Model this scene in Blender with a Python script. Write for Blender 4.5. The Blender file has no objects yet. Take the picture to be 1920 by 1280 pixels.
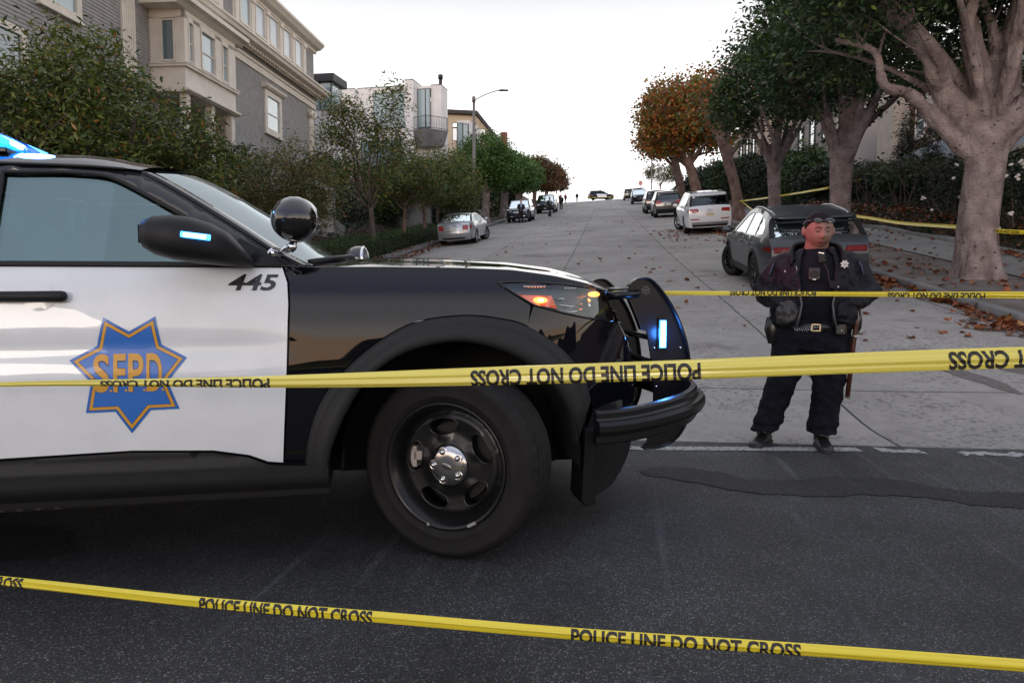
import bpy, bmesh, math, random
import numpy as np
from mathutils import Vector, Matrix, geometry
R = math.radians
scene = bpy.context.scene
C = scene.collection
# ------------------------------------------------------------------ camera, world, sun
cam_d = bpy.data.cameras.new('camera'); cam = bpy.data.objects.new('camera', cam_d); C.objects.link(cam)
cam.location = (0, 0, 1.12); cam.rotation_euler = (R(90) - math.atan(104/1400.), 0, 0)
cam_d.sensor_width = 36; cam_d.lens = 26.25; cam_d.clip_start = .05; cam_d.clip_end = 3000
scene.camera = cam
scene.view_settings.view_transform = 'Standard'; scene.view_settings.look = 'None'
scene.view_settings.exposure = 0.40; scene.view_settings.gamma = 1
world = bpy.data.worlds.new('World'); scene.world = world; world.use_nodes = True
def build_world():
    nt = world.node_tree; N = nt.nodes; Lk = nt.links; N.clear()
    out = N.new('ShaderNodeOutputWorld'); bg = N.new('ShaderNodeBackground'); Lk.new(bg.outputs[0], out.inputs[0])
    sky = N.new('ShaderNodeTexSky'); sky.sky_type = 'NISHITA'; sky.sun_disc = False
    sky.sun_elevation = R(5); sky.sun_rotation = R(195)
    tc = N.new('ShaderNodeTexCoord'); sep = N.new('ShaderNodeSeparateXYZ'); Lk.new(tc.outputs['Generated'], sep.inputs[0])
    def ramp(pts, fac):
        r = N.new('ShaderNodeValToRGB'); r.color_ramp.interpolation = 'EASE'
        while len(r.color_ramp.elements) < len(pts): r.color_ramp.elements.new(.5)
        for e, (p, c) in zip(r.color_ramp.elements, pts): e.position = p; e.color = (*c, 1)
        Lk.new(fac, r.inputs[0]); return r.outputs[0]
    # high thin overcast: white over the crest, blue dusk overhead, warm afterglow low down behind the viewer
    front = ramp([(0, (1.7, 1.65, 1.6)), (.18, (1.4, 1.38, 1.37)), (.38, (.68, .685, .70)), (.7, (.82, .84, .90)), (1, (.68, .71, .78))], sep.outputs[2])
    back = ramp([(0, (1.9, 1.15, .65)), (.045, (1.9, 1.25, .82)), (.10, (1.65, 1.45, 1.32)), (.24, (1.02, 1.01, 1.05)), (.5, (.44, .50, .70)), (1, (.64, .68, .78))], sep.outputs[2])
    mr = N.new('ShaderNodeMapRange'); mr.inputs[1].default_value = -.35; mr.inputs[2].default_value = .35; Lk.new(sep.outputs[1], mr.inputs[0])
    mx = N.new('ShaderNodeMixRGB'); Lk.new(mr.outputs[0], mx.inputs[0]); Lk.new(back, mx.inputs[1]); Lk.new(front, mx.inputs[2])
    sc = N.new('ShaderNodeVectorMath'); sc.operation = 'SCALE'; sc.inputs[3].default_value = .1; Lk.new(sky.outputs[0], sc.inputs[0])
    mx2 = N.new('ShaderNodeMixRGB'); mx2.inputs[0].default_value = .06; Lk.new(mx.outputs[0], mx2.inputs[1]); Lk.new(sc.outputs[0], mx2.inputs[2])
    Lk.new(mx2.outputs[0], bg.inputs[0]); bg.inputs[1].default_value = 1.0
build_world()
sun_d = bpy.data.lights.new('sun', 'SUN'); sun = bpy.data.objects.new('sun', sun_d); C.objects.link(sun)
sun_d.energy = .5; sun_d.angle = R(16); sun_d.color = (1, .88, .76)
sun.rotation_euler = (R(82), 0, R(-15)); sun.location = (0, -20, 20)

# ------------------------------------------------------------------ materials
MATS = {}
def mat(name, col=(.5, .5, .5), rough=.5, metal=0., coat=0., spec=.5, var=0., vscale=8., bump=0., bscale=40., emit=None, estr=0., trans=0., alpha=1., col2=None, mixlo=.35, mixhi=.65, ani=None, coord='Object', detail=6):
    if name in MATS: return MATS[name]
    m = bpy.data.materials.new(name); m.use_nodes = True; MATS[name] = m
    nt = m.node_tree; N = nt.nodes; L = nt.links; b = N['Principled BSDF']
    b.inputs['Base Color'].default_value = (*col, 1); b.inputs['Roughness'].default_value = rough; b.inputs['Metallic'].default_value = metal
    b.inputs['Coat Weight'].default_value = coat; b.inputs['Coat Roughness'].default_value = .02
    b.inputs['Specular IOR Level'].default_value = spec
    if trans: b.inputs['Transmission Weight'].default_value = trans
    if alpha < 1: b.inputs['Alpha'].default_value = alpha
    if emit: b.inputs['Emission Color'].default_value = (*emit, 1); b.inputs['Emission Strength'].default_value = estr
    if var or col2 or bump:
        tc = N.new('ShaderNodeTexCoord'); mp = N.new('ShaderNodeMapping'); L.new(tc.outputs[coord], mp.inputs[0])
        if ani: mp.inputs['Scale'].default_value = ani
        if var or col2:
            nz = N.new('ShaderNodeTexNoise'); nz.inputs['Scale'].default_value = vscale; nz.inputs['Detail'].default_value = detail; L.new(mp.outputs[0], nz.inputs[0])
            rp = N.new('ShaderNodeValToRGB'); rp.color_ramp.elements[0].position = mixlo; rp.color_ramp.elements[1].position = mixhi
            c2 = col2 or tuple(min(1, c*(1+var)) for c in col); c1 = col if col2 else tuple(c*(1-var) for c in col)
            rp.color_ramp.elements[0].color = (*c1, 1); rp.color_ramp.elements[1].color = (*c2, 1)
            L.new(nz.outputs[0], rp.inputs[0]); L.new(rp.outputs[0], b.inputs['Base Color'])
        if bump:
            nb = N.new('ShaderNodeTexNoise'); nb.inputs['Scale'].default_value = bscale; nb.inputs['Detail'].default_value = 5; L.new(mp.outputs[0], nb.inputs[0])
            bp = N.new('ShaderNodeBump'); bp.inputs['Strength'].default_value = bump; bp.inputs['Distance'].default_value = .02
            L.new(nb.outputs[0], bp.inputs['Height']); L.new(bp.outputs[0], b.inputs['Normal'])
    return m
def leafmat(name, cols, trans=.25, rough=.45):
    m = bpy.data.materials.new(name); m.use_nodes = True; MATS[name] = m
    nt = m.node_tree; N = nt.nodes; L = nt.links; b = N['Principled BSDF']; out = N['Material Output']
    g = N.new('ShaderNodeNewGeometry'); rp = N.new('ShaderNodeValToRGB'); rp.color_ramp.interpolation = 'CONSTANT'
    while len(rp.color_ramp.elements) < len(cols): rp.color_ramp.elements.new(.5)
    tot = sum(w for w, _ in cols); acc = 0
    for e, (w, c) in zip(rp.color_ramp.elements, cols): e.position = acc/tot; e.color = (*c, 1); acc += w
    L.new(g.outputs['Random Per Island'], rp.inputs[0]); L.new(rp.outputs[0], b.inputs['Base Color']); b.inputs['Roughness'].default_value = rough
    t = N.new('ShaderNodeBsdfTranslucent'); L.new(rp.outputs[0], t.inputs[0]); mx = N.new('ShaderNodeMixShader'); mx.inputs[0].default_value = trans
    L.new(b.outputs[0], mx.inputs[1]); L.new(t.outputs[0], mx.inputs[2]); L.new(mx.outputs[0], out.inputs[0])
    return m
def glassmat(name, tint=(.25, .32, .34), refl=.10, rough=.01, rcol=(.85, .95, 1)):
    m = bpy.data.materials.new(name); m.use_nodes = True; MATS[name] = m
    nt = m.node_tree; N = nt.nodes; L = nt.links; N.remove(N['Principled BSDF']); out = N['Material Output']
    t = N.new('ShaderNodeBsdfTransparent'); t.inputs[0].default_value = (*tint, 1)
    g = N.new('ShaderNodeBsdfGlossy'); g.inputs['Roughness'].default_value = rough; g.inputs[0].default_value = (*rcol, 1)
    lw = N.new('ShaderNodeFresnel'); lw.inputs[0].default_value = 1.5
    ad = N.new('ShaderNodeMath'); ad.operation = 'ADD'; ad.use_clamp = True; ad.inputs[1].default_value = refl; L.new(lw.outputs[0], ad.inputs[0])
    mx = N.new('ShaderNodeMixShader'); L.new(ad.outputs[0], mx.inputs[0]); L.new(t.outputs[0], mx.inputs[1]); L.new(g.outputs[0], mx.inputs[2]); L.new(mx.outputs[0], out.inputs[0])
    return m

# ------------------------------------------------------------------ mesh helpers
def nx3(v): return (float(v[0]), float(v[1]), float(v[2]))
class MB:
    def __init__(s): s.v = []; s.f = []; s.mi = []; s.mats = []; s.cur = 0; s.sm = []; s.smooth = True
    def use(s, m, smooth=None):
        if m not in s.mats: s.mats.append(m)
        s.cur = s.mats.index(m)
        if smooth is not None: s.smooth = smooth
        return s
    def add(s, vs, fs, smooth=None):
        o = len(s.v); s.v += [nx3(v) for v in vs]
        for f in fs: s.f.append(tuple(i+o for i in f)); s.mi.append(s.cur); s.sm.append(s.smooth if smooth is None else smooth)
        return s
    def box(s, c, d, rot=None, taper=1.0):
        hx, hy, hz = d[0]/2, d[1]/2, d[2]/2; vs = []
        for z, t in ((-hz, 1), (hz, taper)):
            for x, y in ((-hx, -hy), (hx, -hy), (hx, hy), (-hx, hy)):
                p = Vector((x*t, y*t, z))
                if rot is not None: p = rot @ p
                vs.append(p + Vector(c))
        return s.add(vs, [(3, 2, 1, 0), (4, 5, 6, 7), (0, 1, 5, 4), (1, 2, 6, 5), (2, 3, 7, 6), (3, 0, 4, 7)], False)
    def box2(s, a, b): return s.box([(a[i]+b[i])/2 for i in range(3)], [abs(b[i]-a[i]) for i in range(3)])
    def rings(s, rs, close=True, cap=True):
        n = len(rs[0]); vs = [p for r in rs for p in r]; fs = []
        for i in range(len(rs)-1):
            for j in range(n if close else n-1):
                k = (j+1) % n; fs.append((i*n+j, i*n+k, (i+1)*n+k, (i+1)*n+j))
        if cap and close: fs.append(tuple(range(n-1, -1, -1))); fs.append(tuple((len(rs)-1)*n+j for j in range(n)))
        return s.add(vs, fs)
    def tube(s, pts, rad, n=10, cap=True, flat=None):
        pts = [Vector(p) for p in pts]
        if not hasattr(rad, '__len__'): rad = [rad]*len(pts)
        rs = []; up = None
        for i, p in enumerate(pts):
            t = (pts[min(i+1, len(pts)-1)]-pts[max(i-1, 0)])
            if t.length < 1e-9: t = Vector((0, 0, 1))
            t.normalize()
            if up is None: up = Vector((0, 0, 1)) if abs(t.z) < .9 else Vector((1, 0, 0))
            a = t.cross(up)
            if a.length < 1e-6: a = t.orthogonal()
            a.normalize(); b = a.cross(t).normalized(); up = b
            fl = 1 if flat is None else flat
            rs.append([p + a*math.cos(2*math.pi*k/n)*rad[i] + b*math.sin(2*math.pi*k/n)*rad[i]*fl for k in range(n)])
        return s.rings(rs, True, cap)
    def cyl(s, a, b, r, n=16): return s.tube([a, b], r if hasattr(r, '__len__') else [r, r], n)
    def lathe(s, prof, c=(0, 0, 0), axis='z', n=32, cap=False):
        rs = []
        for r, h in prof:
            ring = []
            for k in range(n):
                a = 2*math.pi*k/n; u, v = r*math.cos(a), r*math.sin(a)
                p = {'z': (u, v, h), 'y': (u, h, v), 'x': (h, u, v)}[axis]
                ring.append((p[0]+c[0], p[1]+c[1], p[2]+c[2]))
            rs.append(ring)
        return s.rings(rs, True, cap)
    def ell(s, c, d, rot=None, nu=20, nv=12, fn=None):
        rs = []
        for i in range(nv+1):
            th = math.pi*i/nv; ring = []
            for j in range(nu):
                ph = 2*math.pi*j/nu
                p = Vector((d[0]*math.sin(th)*math.cos(ph), d[1]*math.sin(th)*math.sin(ph), -d[2]*math.cos(th)))
                if fn: p = fn(p)
                if rot is not None: p = rot @ p
                ring.append(p+Vector(c))
            rs.append(ring)
        return s.rings(rs, True, False)
    def prism(s, poly, z0, z1, T=None):
        n = len(poly); T = T or (lambda x, y, z: (x, y, z))
        vs = [T(x, y, z0) for x, y in poly]+[T(x, y, z1) for x, y in poly]
        fs = [tuple(range(n-1, -1, -1)), tuple(range(n, 2*n))]+[(i, (i+1) % n, n+(i+1) % n, n+i) for i in range(n)]
        return s.add(vs, fs, False)
    def grid(s, us, vs, fn):
        pts = [fn(u, v) for u in us for v in vs]; nv = len(vs); fs = []
        for i in range(len(us)-1):
            for j in range(nv-1): fs.append((i*nv+j, (i+1)*nv+j, (i+1)*nv+j+1, i*nv+j+1))
        return s.add(pts, fs)
    def mesh(s, name):
        me = bpy.data.meshes.new(name); me.from_pydata(s.v, [], s.f)
        for m in s.mats: me.materials.append(m)
        me.polygons.foreach_set('material_index', s.mi); me.polygons.foreach_set('use_smooth', s.sm); me.update()
        return me
    def build(s, name, m=None, parent=None, loc=None, rot=None, bevel=0, seg=2, sub=0, recalc=True, solid=0, auto=None):
        if m is not None and not s.mats: s.mats.append(m)
        me = s.mesh(name)
        if recalc:
            bm = bmesh.new(); bm.from_mesh(me); bmesh.ops.recalc_face_normals(bm, faces=bm.faces); bm.to_mesh(me); bm.free()
        o = bpy.data.objects.new(name, me); C.objects.link(o)
        if parent: o.parent = parent
        if loc is not None: o.location = loc
        if rot is not None: o.rotation_euler = rot
        if solid:
            md = o.modifiers.new('solid', 'SOLIDIFY'); md.thickness = solid; md.offset = -1
        if bevel:
            md = o.modifiers.new('bevel', 'BEVEL'); md.width = bevel; md.segments = seg; md.limit_method = 'ANGLE'; md.angle_limit = R(35)
        if sub:
            md = o.modifiers.new('sub', 'SUBSURF'); md.levels = sub; md.render_levels = sub
        if auto is not None: me.shade_flat() if False else None
        return o
def thing(name, label, cat, loc=(0, 0, 0), rz=0, group=None, kind=None):
    o = bpy.data.objects.new(name, None); C.objects.link(o); o.location = loc; o.rotation_euler = (0, 0, rz); o.empty_display_size = .3
    return tag(o, label, cat, group, kind)
def tag(o, label, cat, group=None, kind=None):
    if label: o['label'] = label
    if cat: o['category'] = cat
    if group: o['group'] = group
    if kind: o['kind'] = kind
    return o
def copy_tree(o, parent=None):
    c = o.copy(); C.objects.link(c); c.parent = parent
    for ch in [x for x in bpy.data.objects if x.parent == o]: copy_tree(ch, c)
    return c
def pip(P, poly):
    P = np.asarray(P, float); x, y = P[:, 0], P[:, 1]; ins = np.zeros(len(P), bool); n = len(poly)
    for i in range(n):
        x1, y1 = poly[i]; x2, y2 = poly[(i+1) % n]
        if y1 == y2: continue
        c = ((y1 > y) != (y2 > y)) & (x < (x2-x1)*(y-y1)/(y2-y1)+x1); ins ^= c
    return ins
def densify(poly, sp, closed=True):
    out = []; n = len(poly)
    for i in range(n if closed else n-1):
        a = poly[i]; b = poly[(i+1) % n]; d = math.hypot(b[0]-a[0], b[1]-a[1]); k = max(1, int(round(d/sp)))
        for j in range(k): out.append((a[0]+(b[0]-a[0])*j/k, a[1]+(b[1]-a[1])*j/k))
    if not closed: out.append(tuple(poly[-1]))
    return out
def spline(pts, n=8, closed=False):
    P = [np.array(p, float) for p in pts]; m = len(P); out = []
    rng = range(m if closed else m-1)
    for i in rng:
        if closed: p0, p1, p2, p3 = P[(i-1) % m], P[i], P[(i+1) % m], P[(i+2) % m]
        else: p0, p1, p2, p3 = P[max(i-1, 0)], P[i], P[i+1], P[min(i+2, m-1)]
        for j in range(n):
            t = j/n; out.append(tuple(.5*((2*p1)+(-p0+p2)*t+(2*p0-5*p1+4*p2-p3)*t*t+(-p0+3*p1-3*p2+p3)*t**3)))
    if not closed: out.append(tuple(P[-1]))
    return out
def tri2d(poly, holes=(), sp=.05):
    """constrained triangulation of a polygon with evenly spread inner points"""
    loops = [densify(poly, sp)]+[densify(h, sp) for h in holes]
    V = []; E = []
    for lp in loops:
        o = len(V); V += lp; n = len(lp); E += [(o+i, o+(i+1) % n) for i in range(n)]
    B = np.array(V); x0, y0 = B.min(0); x1, y1 = B.max(0)
    xs = np.arange(x0, x1, sp); ys = np.arange(y0, y1, sp*.866)
    G = np.array([(x+(sp/2 if k % 2 else 0), y) for k, y in enumerate(ys) for x in xs])
    if len(G):
        ins = pip(G, loops[0])
        for h in loops[1:]: ins &= ~pip(G, h)
        G = G[ins]
    if len(G):
        keep = np.ones(len(G), bool)
        for i in range(0, len(G), 500):
            d = ((G[i:i+500, None, :]-B[None])**2).sum(2).min(1); keep[i:i+500] = d > (sp*.55)**2
        G = G[keep]
    allv = [Vector(p) for p in V]+[Vector(p) for p in G]
    r = geometry.delaunay_2d_cdt(allv, E, [], 0, 1e-6)
    ov, of = [(p[0], p[1]) for p in r[0]], r[2]
    cen = np.array([[sum(ov[i][0] for i in f)/len(f), sum(ov[i][1] for i in f)/len(f)] for f in of])
    ok = pip(cen, loops[0])
    for h in loops[1:]: ok &= ~pip(cen, h)
    return ov, [tuple(f) for f, k in zip(of, ok) if k]
def panel(mb, poly, fn, sp=.05, holes=()):
    v, f = tri2d(poly, holes, sp); return mb.add([fn(a, b) for a, b in v], f)
def clipx(poly, x, keep_less):
    out = []; n = len(poly)
    ins = (lambda p: p[0] <= x+1e-9) if keep_less else (lambda p: p[0] >= x-1e-9)
    for i in range(n):
        a, b = poly[i], poly[(i+1) % n]
        if ins(a): out.append(a)
        if ins(a) != ins(b):
            t = (x-a[0])/(b[0]-a[0]); out.append((x, a[1]+t*(b[1]-a[1])))
    return out
_txt = {}
def text2d(s, bold=.0, size=1.0):
    k = (s, bold)
    if k not in _txt:
        cu = bpy.data.curves.new('t', 'FONT'); cu.body = s; cu.size = 1.0; cu.offset = bold; cu.fill_mode = 'FRONT'; cu.resolution_u = 4
        ob = bpy.data.objects.new('t', cu); me = bpy.data.meshes.new_from_object(ob)
        v = [(p.co.x, p.co.y) for p in me.vertices]; f = [tuple(p.vertices) for p in me.polygons]
        bpy.data.objects.remove(ob); bpy.data.curves.remove(cu); bpy.data.meshes.remove(me)
        A = np.array(v); mn = A.min(0); mx = A.max(0); v = [((a-mn[0])/(mx[0]-mn[0]), (b-mn[1])/(mx[1]-mn[1])) for a, b in v]
        _txt[k] = (v, f)
    return _txt[k]
def text_surface(mb, s, fn, bold=.02, cuts=6, clip=None, cutu=0):
    """letters filling the unit box, cut into strips so that they can follow a curved surface"""
    v, f = text2d(s, bold); bm = bmesh.new(); bv = [bm.verts.new((a, b, 0)) for a, b in v]
    for q in f:
        try: bm.faces.new([bv[i] for i in q])
        except ValueError: pass
    for i in range(1, cuts):
        bmesh.ops.bisect_plane(bm, geom=bm.verts[:]+bm.edges[:]+bm.faces[:], plane_co=(0, i/cuts, 0), plane_no=(0, 1, 0))
    for i in range(1, cutu):
        bmesh.ops.bisect_plane(bm, geom=bm.verts[:]+bm.edges[:]+bm.faces[:], plane_co=(i/cutu, 0, 0), plane_no=(1, 0, 0))
    if clip:
        bmesh.ops.bisect_plane(bm, geom=bm.verts[:]+bm.edges[:]+bm.faces[:], plane_co=(0, clip[0], 0), plane_no=(0, -1, 0), clear_outer=True)
        bmesh.ops.bisect_plane(bm, geom=bm.verts[:]+bm.edges[:]+bm.faces[:], plane_co=(0, clip[1], 0), plane_no=(0, 1, 0), clear_outer=True)
    bm.verts.index_update()
    mb.add([fn(p.co.x, p.co.y) for p in bm.verts], [tuple(q.index for q in g.verts) for g in bm.faces], False); bm.free()
    return mb
def ss(a, b, x): t = min(1, max(0, (x-a)/(b-a))); return t*t*(3-2*t)
def lerp(a, b, t): return a+(b-a)*t

# ------------------------------------------------------------------ street frame: s runs up the hill, v across (positive to the right)
S7, C7 = math.sin(R(7)), math.cos(R(7))
def xy(s, v): return (s*S7+v*C7, s*C7-v*S7)
def sv(x, y): return (x*S7+y*C7, x*C7-y*S7)
def z0(s):
    t = s-5.5
    if t < 0: return 0.
    if t < 1.2: return .128*t*t/2.4
    z = .128*(t-.6)
    e = s-143
    if e > 0: z -= .128*(e*e/16 if e < 8 else e-4)
    return z
def gz(s, v):
    k = .055*ss(5.5, 28, s); return z0(s)+k*(max(-26, min(14, v))-5.5)
def gpt(s, v, h=0): x, y = xy(s, v); return (x, y, gz(s, v)+h)
# ------------------------------------------------------------------ ground, street, kerbs
def bank(s, v):
    e = ss(9, 15, s)
    if v < -11.6: return e*(1.1*ss(-11.6, -13.5, v)+2.0*ss(-13.5, -18.5, v)+.0*v)
    if v > 9.35: return e*(.45*ss(9.35, 10.2, v)+1.5*ss(10.2, 14.5, v))
    return 0
def street_obj(mb, name, m, **k):
    o = mb.build(name, m, recalc=False, **k); o.rotation_euler = (0, 0, R(-7)); return o
def node_mat_asphalt(kk=1.0, nm='asphalt'):
    m = bpy.data.materials.new(nm); m.use_nodes = True; nt = m.node_tree; N = nt.nodes; L = nt.links; b = N['Principled BSDF']
    tc = N.new('ShaderNodeTexCoord')
    vo = N.new('ShaderNodeTexVoronoi'); vo.inputs['Scale'].default_value = 230; L.new(tc.outputs['Object'], vo.inputs[0])
    sp = N.new('ShaderNodeSeparateColor'); L.new(vo.outputs['Color'], sp.inputs[0])
    r1 = N.new('ShaderNodeValToRGB'); r1.color_ramp.interpolation = 'LINEAR'
    for i in range(2): r1.color_ramp.elements.new(.5)
    for e, (p, c) in zip(r1.color_ramp.elements, [(0, (.022, .0225, .024)), (.60, (.040, .0405, .043)), (.90, (.060, .060, .062)), (1, (.24, .238, .235))]): e.position = p; e.color = (*[q*kk for q in c], 1)
    L.new(sp.outputs[0], r1.inputs[0])
    def noise(scale, ani=None, rot=None, det=4):
        mp = N.new('ShaderNodeMapping'); L.new(tc.outputs['Object'], mp.inputs[0])
        if ani: mp.inputs['Scale'].default_value = ani
        if rot: mp.inputs['Rotation'].default_value = (0, 0, R(rot))
        n = N.new('ShaderNodeTexNoise'); n.inputs['Scale'].default_value = scale; n.inputs['Detail'].default_value = det; L.new(mp.outputs[0], n.inputs[0]); return n.outputs[0]
    def rmp(x, a, b_, c0, c1):
        r = N.new('ShaderNodeMapRange'); r.inputs[1].default_value = a; r.inputs[2].default_value = b_; r.inputs[3].default_value = c0; r.inputs[4].default_value = c1; L.new(x, r.inputs[0]); return r.outputs[0]
    big = rmp(noise(.55), .35, .7, .55, 1.25); mid = rmp(noise(3.2), .3, .7, .85, 1.15)
    mu = N.new('ShaderNodeMath'); mu.operation = 'MULTIPLY'; L.new(big, mu.inputs[0]); L.new(mid, mu.inputs[1])
    v1 = N.new('ShaderNodeVectorMath'); v1.operation = 'SCALE'; L.new(r1.outputs[0], v1.inputs[0]); L.new(mu.outputs[0], v1.inputs[3])
    scr = N.new('ShaderNodeMath'); scr.operation = 'MULTIPLY'
    L.new(rmp(noise(11, (1, .03, 1), -28, 4), .60, .70, 0, 1), scr.inputs[0]); L.new(rmp(noise(.9), .46, .62, 0, .6), scr.inputs[1])
    mx = N.new('ShaderNodeMixRGB'); L.new(scr.outputs[0], mx.inputs[0]); L.new(v1.outputs[0], mx.inputs[1]); mx.inputs[2].default_value = (.13*kk, .13*kk, .135*kk, 1)
    L.new(mx.outputs[0], b.inputs['Base Color'])
    b.inputs['Roughness'].default_value = .72; b.inputs['Specular IOR Level'].default_value = .35
    bp = N.new('ShaderNodeBump'); bp.inputs['Strength'].default_value = .55; bp.inputs['Distance'].default_value = .006
    L.new(vo.outputs['Distance'], bp.inputs['Height']); L.new(bp.outputs[0], b.inputs['Normal'])
    return m
def node_mat_concrete(name='street concrete', base=(.295, .276, .258), brick=True):
    m = bpy.data.materials.new(name); m.use_nodes = True; nt = m.node_tree; N = nt.nodes; L = nt.links; b = N['Principled BSDF']
    tc = N.new('ShaderNodeTexCoord'); mp = N.new('ShaderNodeMapping'); L.new(tc.outputs['Object'], mp.inputs[0])
    def noise(scale, det=4, src=None):
        n = N.new('ShaderNodeTexNoise'); n.inputs['Scale'].default_value = scale; n.inputs['Detail'].default_value = det; L.new(src or tc.outputs['Object'], n.inputs[0]); return n.outputs[0]
    def rmp(x, a, b_, c0, c1):
        r = N.new('ShaderNodeMapRange'); r.inputs[1].default_value = a; r.inputs[2].default_value = b_; r.inputs[3].default_value = c0; r.inputs[4].default_value = c1; L.new(x, r.inputs[0]); return r.outputs[0]
    if brick:
        mp.inputs['Location'].default_value = (1.05+3.15*4, 2.0, 0)
        wob = N.new('ShaderNodeVectorMath'); wob.operation = 'ADD'
        nn = N.new('ShaderNodeTexNoise'); nn.inputs['Scale'].default_value = .9; nn.inputs['Detail'].default_value = 5; L.new(tc.outputs['Object'], nn.inputs[0])
        sc = N.new('ShaderNodeVectorMath'); sc.operation = 'SCALE'; sc.inputs[3].default_value = .07; L.new(nn.outputs['Color'], sc.inputs[0])
        L.new(mp.outputs[0], wob.inputs[0]); L.new(sc.outputs[0], wob.inputs[1])
        br = N.new('ShaderNodeTexBrick'); br.offset = 0; br.inputs['Scale'].default_value = 1; br.inputs['Brick Width'].default_value = 3.15; br.inputs['Row Height'].default_value = 9.3
        br.inputs['Mortar Size'].default_value = .014; br.inputs['Mortar Smooth'].default_value = .3
        br.inputs['Color1'].default_value = (*[c*.88 for c in base], 1); br.inputs['Color2'].default_value = (*[c*1.12 for c in base], 1); br.inputs['Mortar'].default_value = (.055, .05, .046, 1)
        L.new(wob.outputs[0], br.inputs[0]); col = br.outputs['Color']
    else:
        rgb = N.new('ShaderNodeRGB'); rgb.outputs[0].default_value = (*base, 1); col = rgb.outputs[0]
    k = N.new('ShaderNodeMath'); k.operation = 'MULTIPLY'; L.new(rmp(noise(.35, 6), .3, .7, .8, 1.15), k.inputs[0]); L.new(rmp(noise(5, 5), .3, .7, .9, 1.1), k.inputs[1])
    # small dark pits of worn cement between the stones
    vo = N.new('ShaderNodeTexVoronoi'); vo.inputs['Scale'].default_value = 34; L.new(tc.outputs['Object'], vo.inputs[0])
    sp = N.new('ShaderNodeSeparateColor'); L.new(vo.outputs['Color'], sp.inputs[0])
    pit = rmp(sp.outputs[0], .80, .84, 1, .62); wear = rmp(noise(.8, 2), .42, .56, 0, 1)
    pm = N.new('ShaderNodeMixRGB'); pm.inputs[1].default_value = (1, 1, 1, 1); L.new(wear, pm.inputs[0]); L.new(pit, pm.inputs[2])
    gr = rmp(noise(120, 2), .3, .7, .85, 1.15); k2 = N.new('ShaderNodeMath'); k2.operation = 'MULTIPLY'; L.new(k.outputs[0], k2.inputs[0]); L.new(gr, k2.inputs[1])
    v1 = N.new('ShaderNodeVectorMath'); v1.operation = 'SCALE'; L.new(col, v1.inputs[0]); L.new(k2.outputs[0], v1.inputs[3])
    v2 = N.new('ShaderNodeVectorMath'); v2.operation = 'MULTIPLY'; L.new(v1.outputs[0], v2.inputs[0]); L.new(pm.outputs[0], v2.inputs[1])
    st = N.new('ShaderNodeMixRGB'); st.inputs[2].default_value = (.085, .07, .062, 1); L.new(rmp(noise(.6, 7), .60, .70, 0, .55), st.inputs[0]); L.new(v2.outputs[0], st.inputs[1])
    L.new(st.outputs[0], b.inputs['Base Color']); b.inputs['Roughness'].default_value = .85; b.inputs['Specular IOR Level'].default_value = .25
    bp = N.new('ShaderNodeBump'); bp.inputs['Strength'].default_value = .5; bp.inputs['Distance'].default_value = .01
    L.new(pit, bp.inputs['Height']); L.new(bp.outputs[0], b.inputs['Normal'])
    return m
ASPH = node_mat_asphalt(); ASPHD = node_mat_asphalt(.42, 'damp asphalt'); CONC = node_mat_concrete(); WALK = node_mat_concrete('sidewalk concrete', (.22, .215, .21), False)
EARTH = mat('earth', (.045, .03, .022), .95, var=.4, vscale=3, bump=.5, bscale=20, col2=(.09, .05, .033))
KERB = mat('kerb', (.16, .155, .15), .85, var=.25, vscale=2, bump=.3)
GRASSM = mat('grass soil', (.03, .035, .015), .95, col2=(.07, .05, .03), vscale=2.5)
KL, KR = -8.35, 5.5
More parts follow.
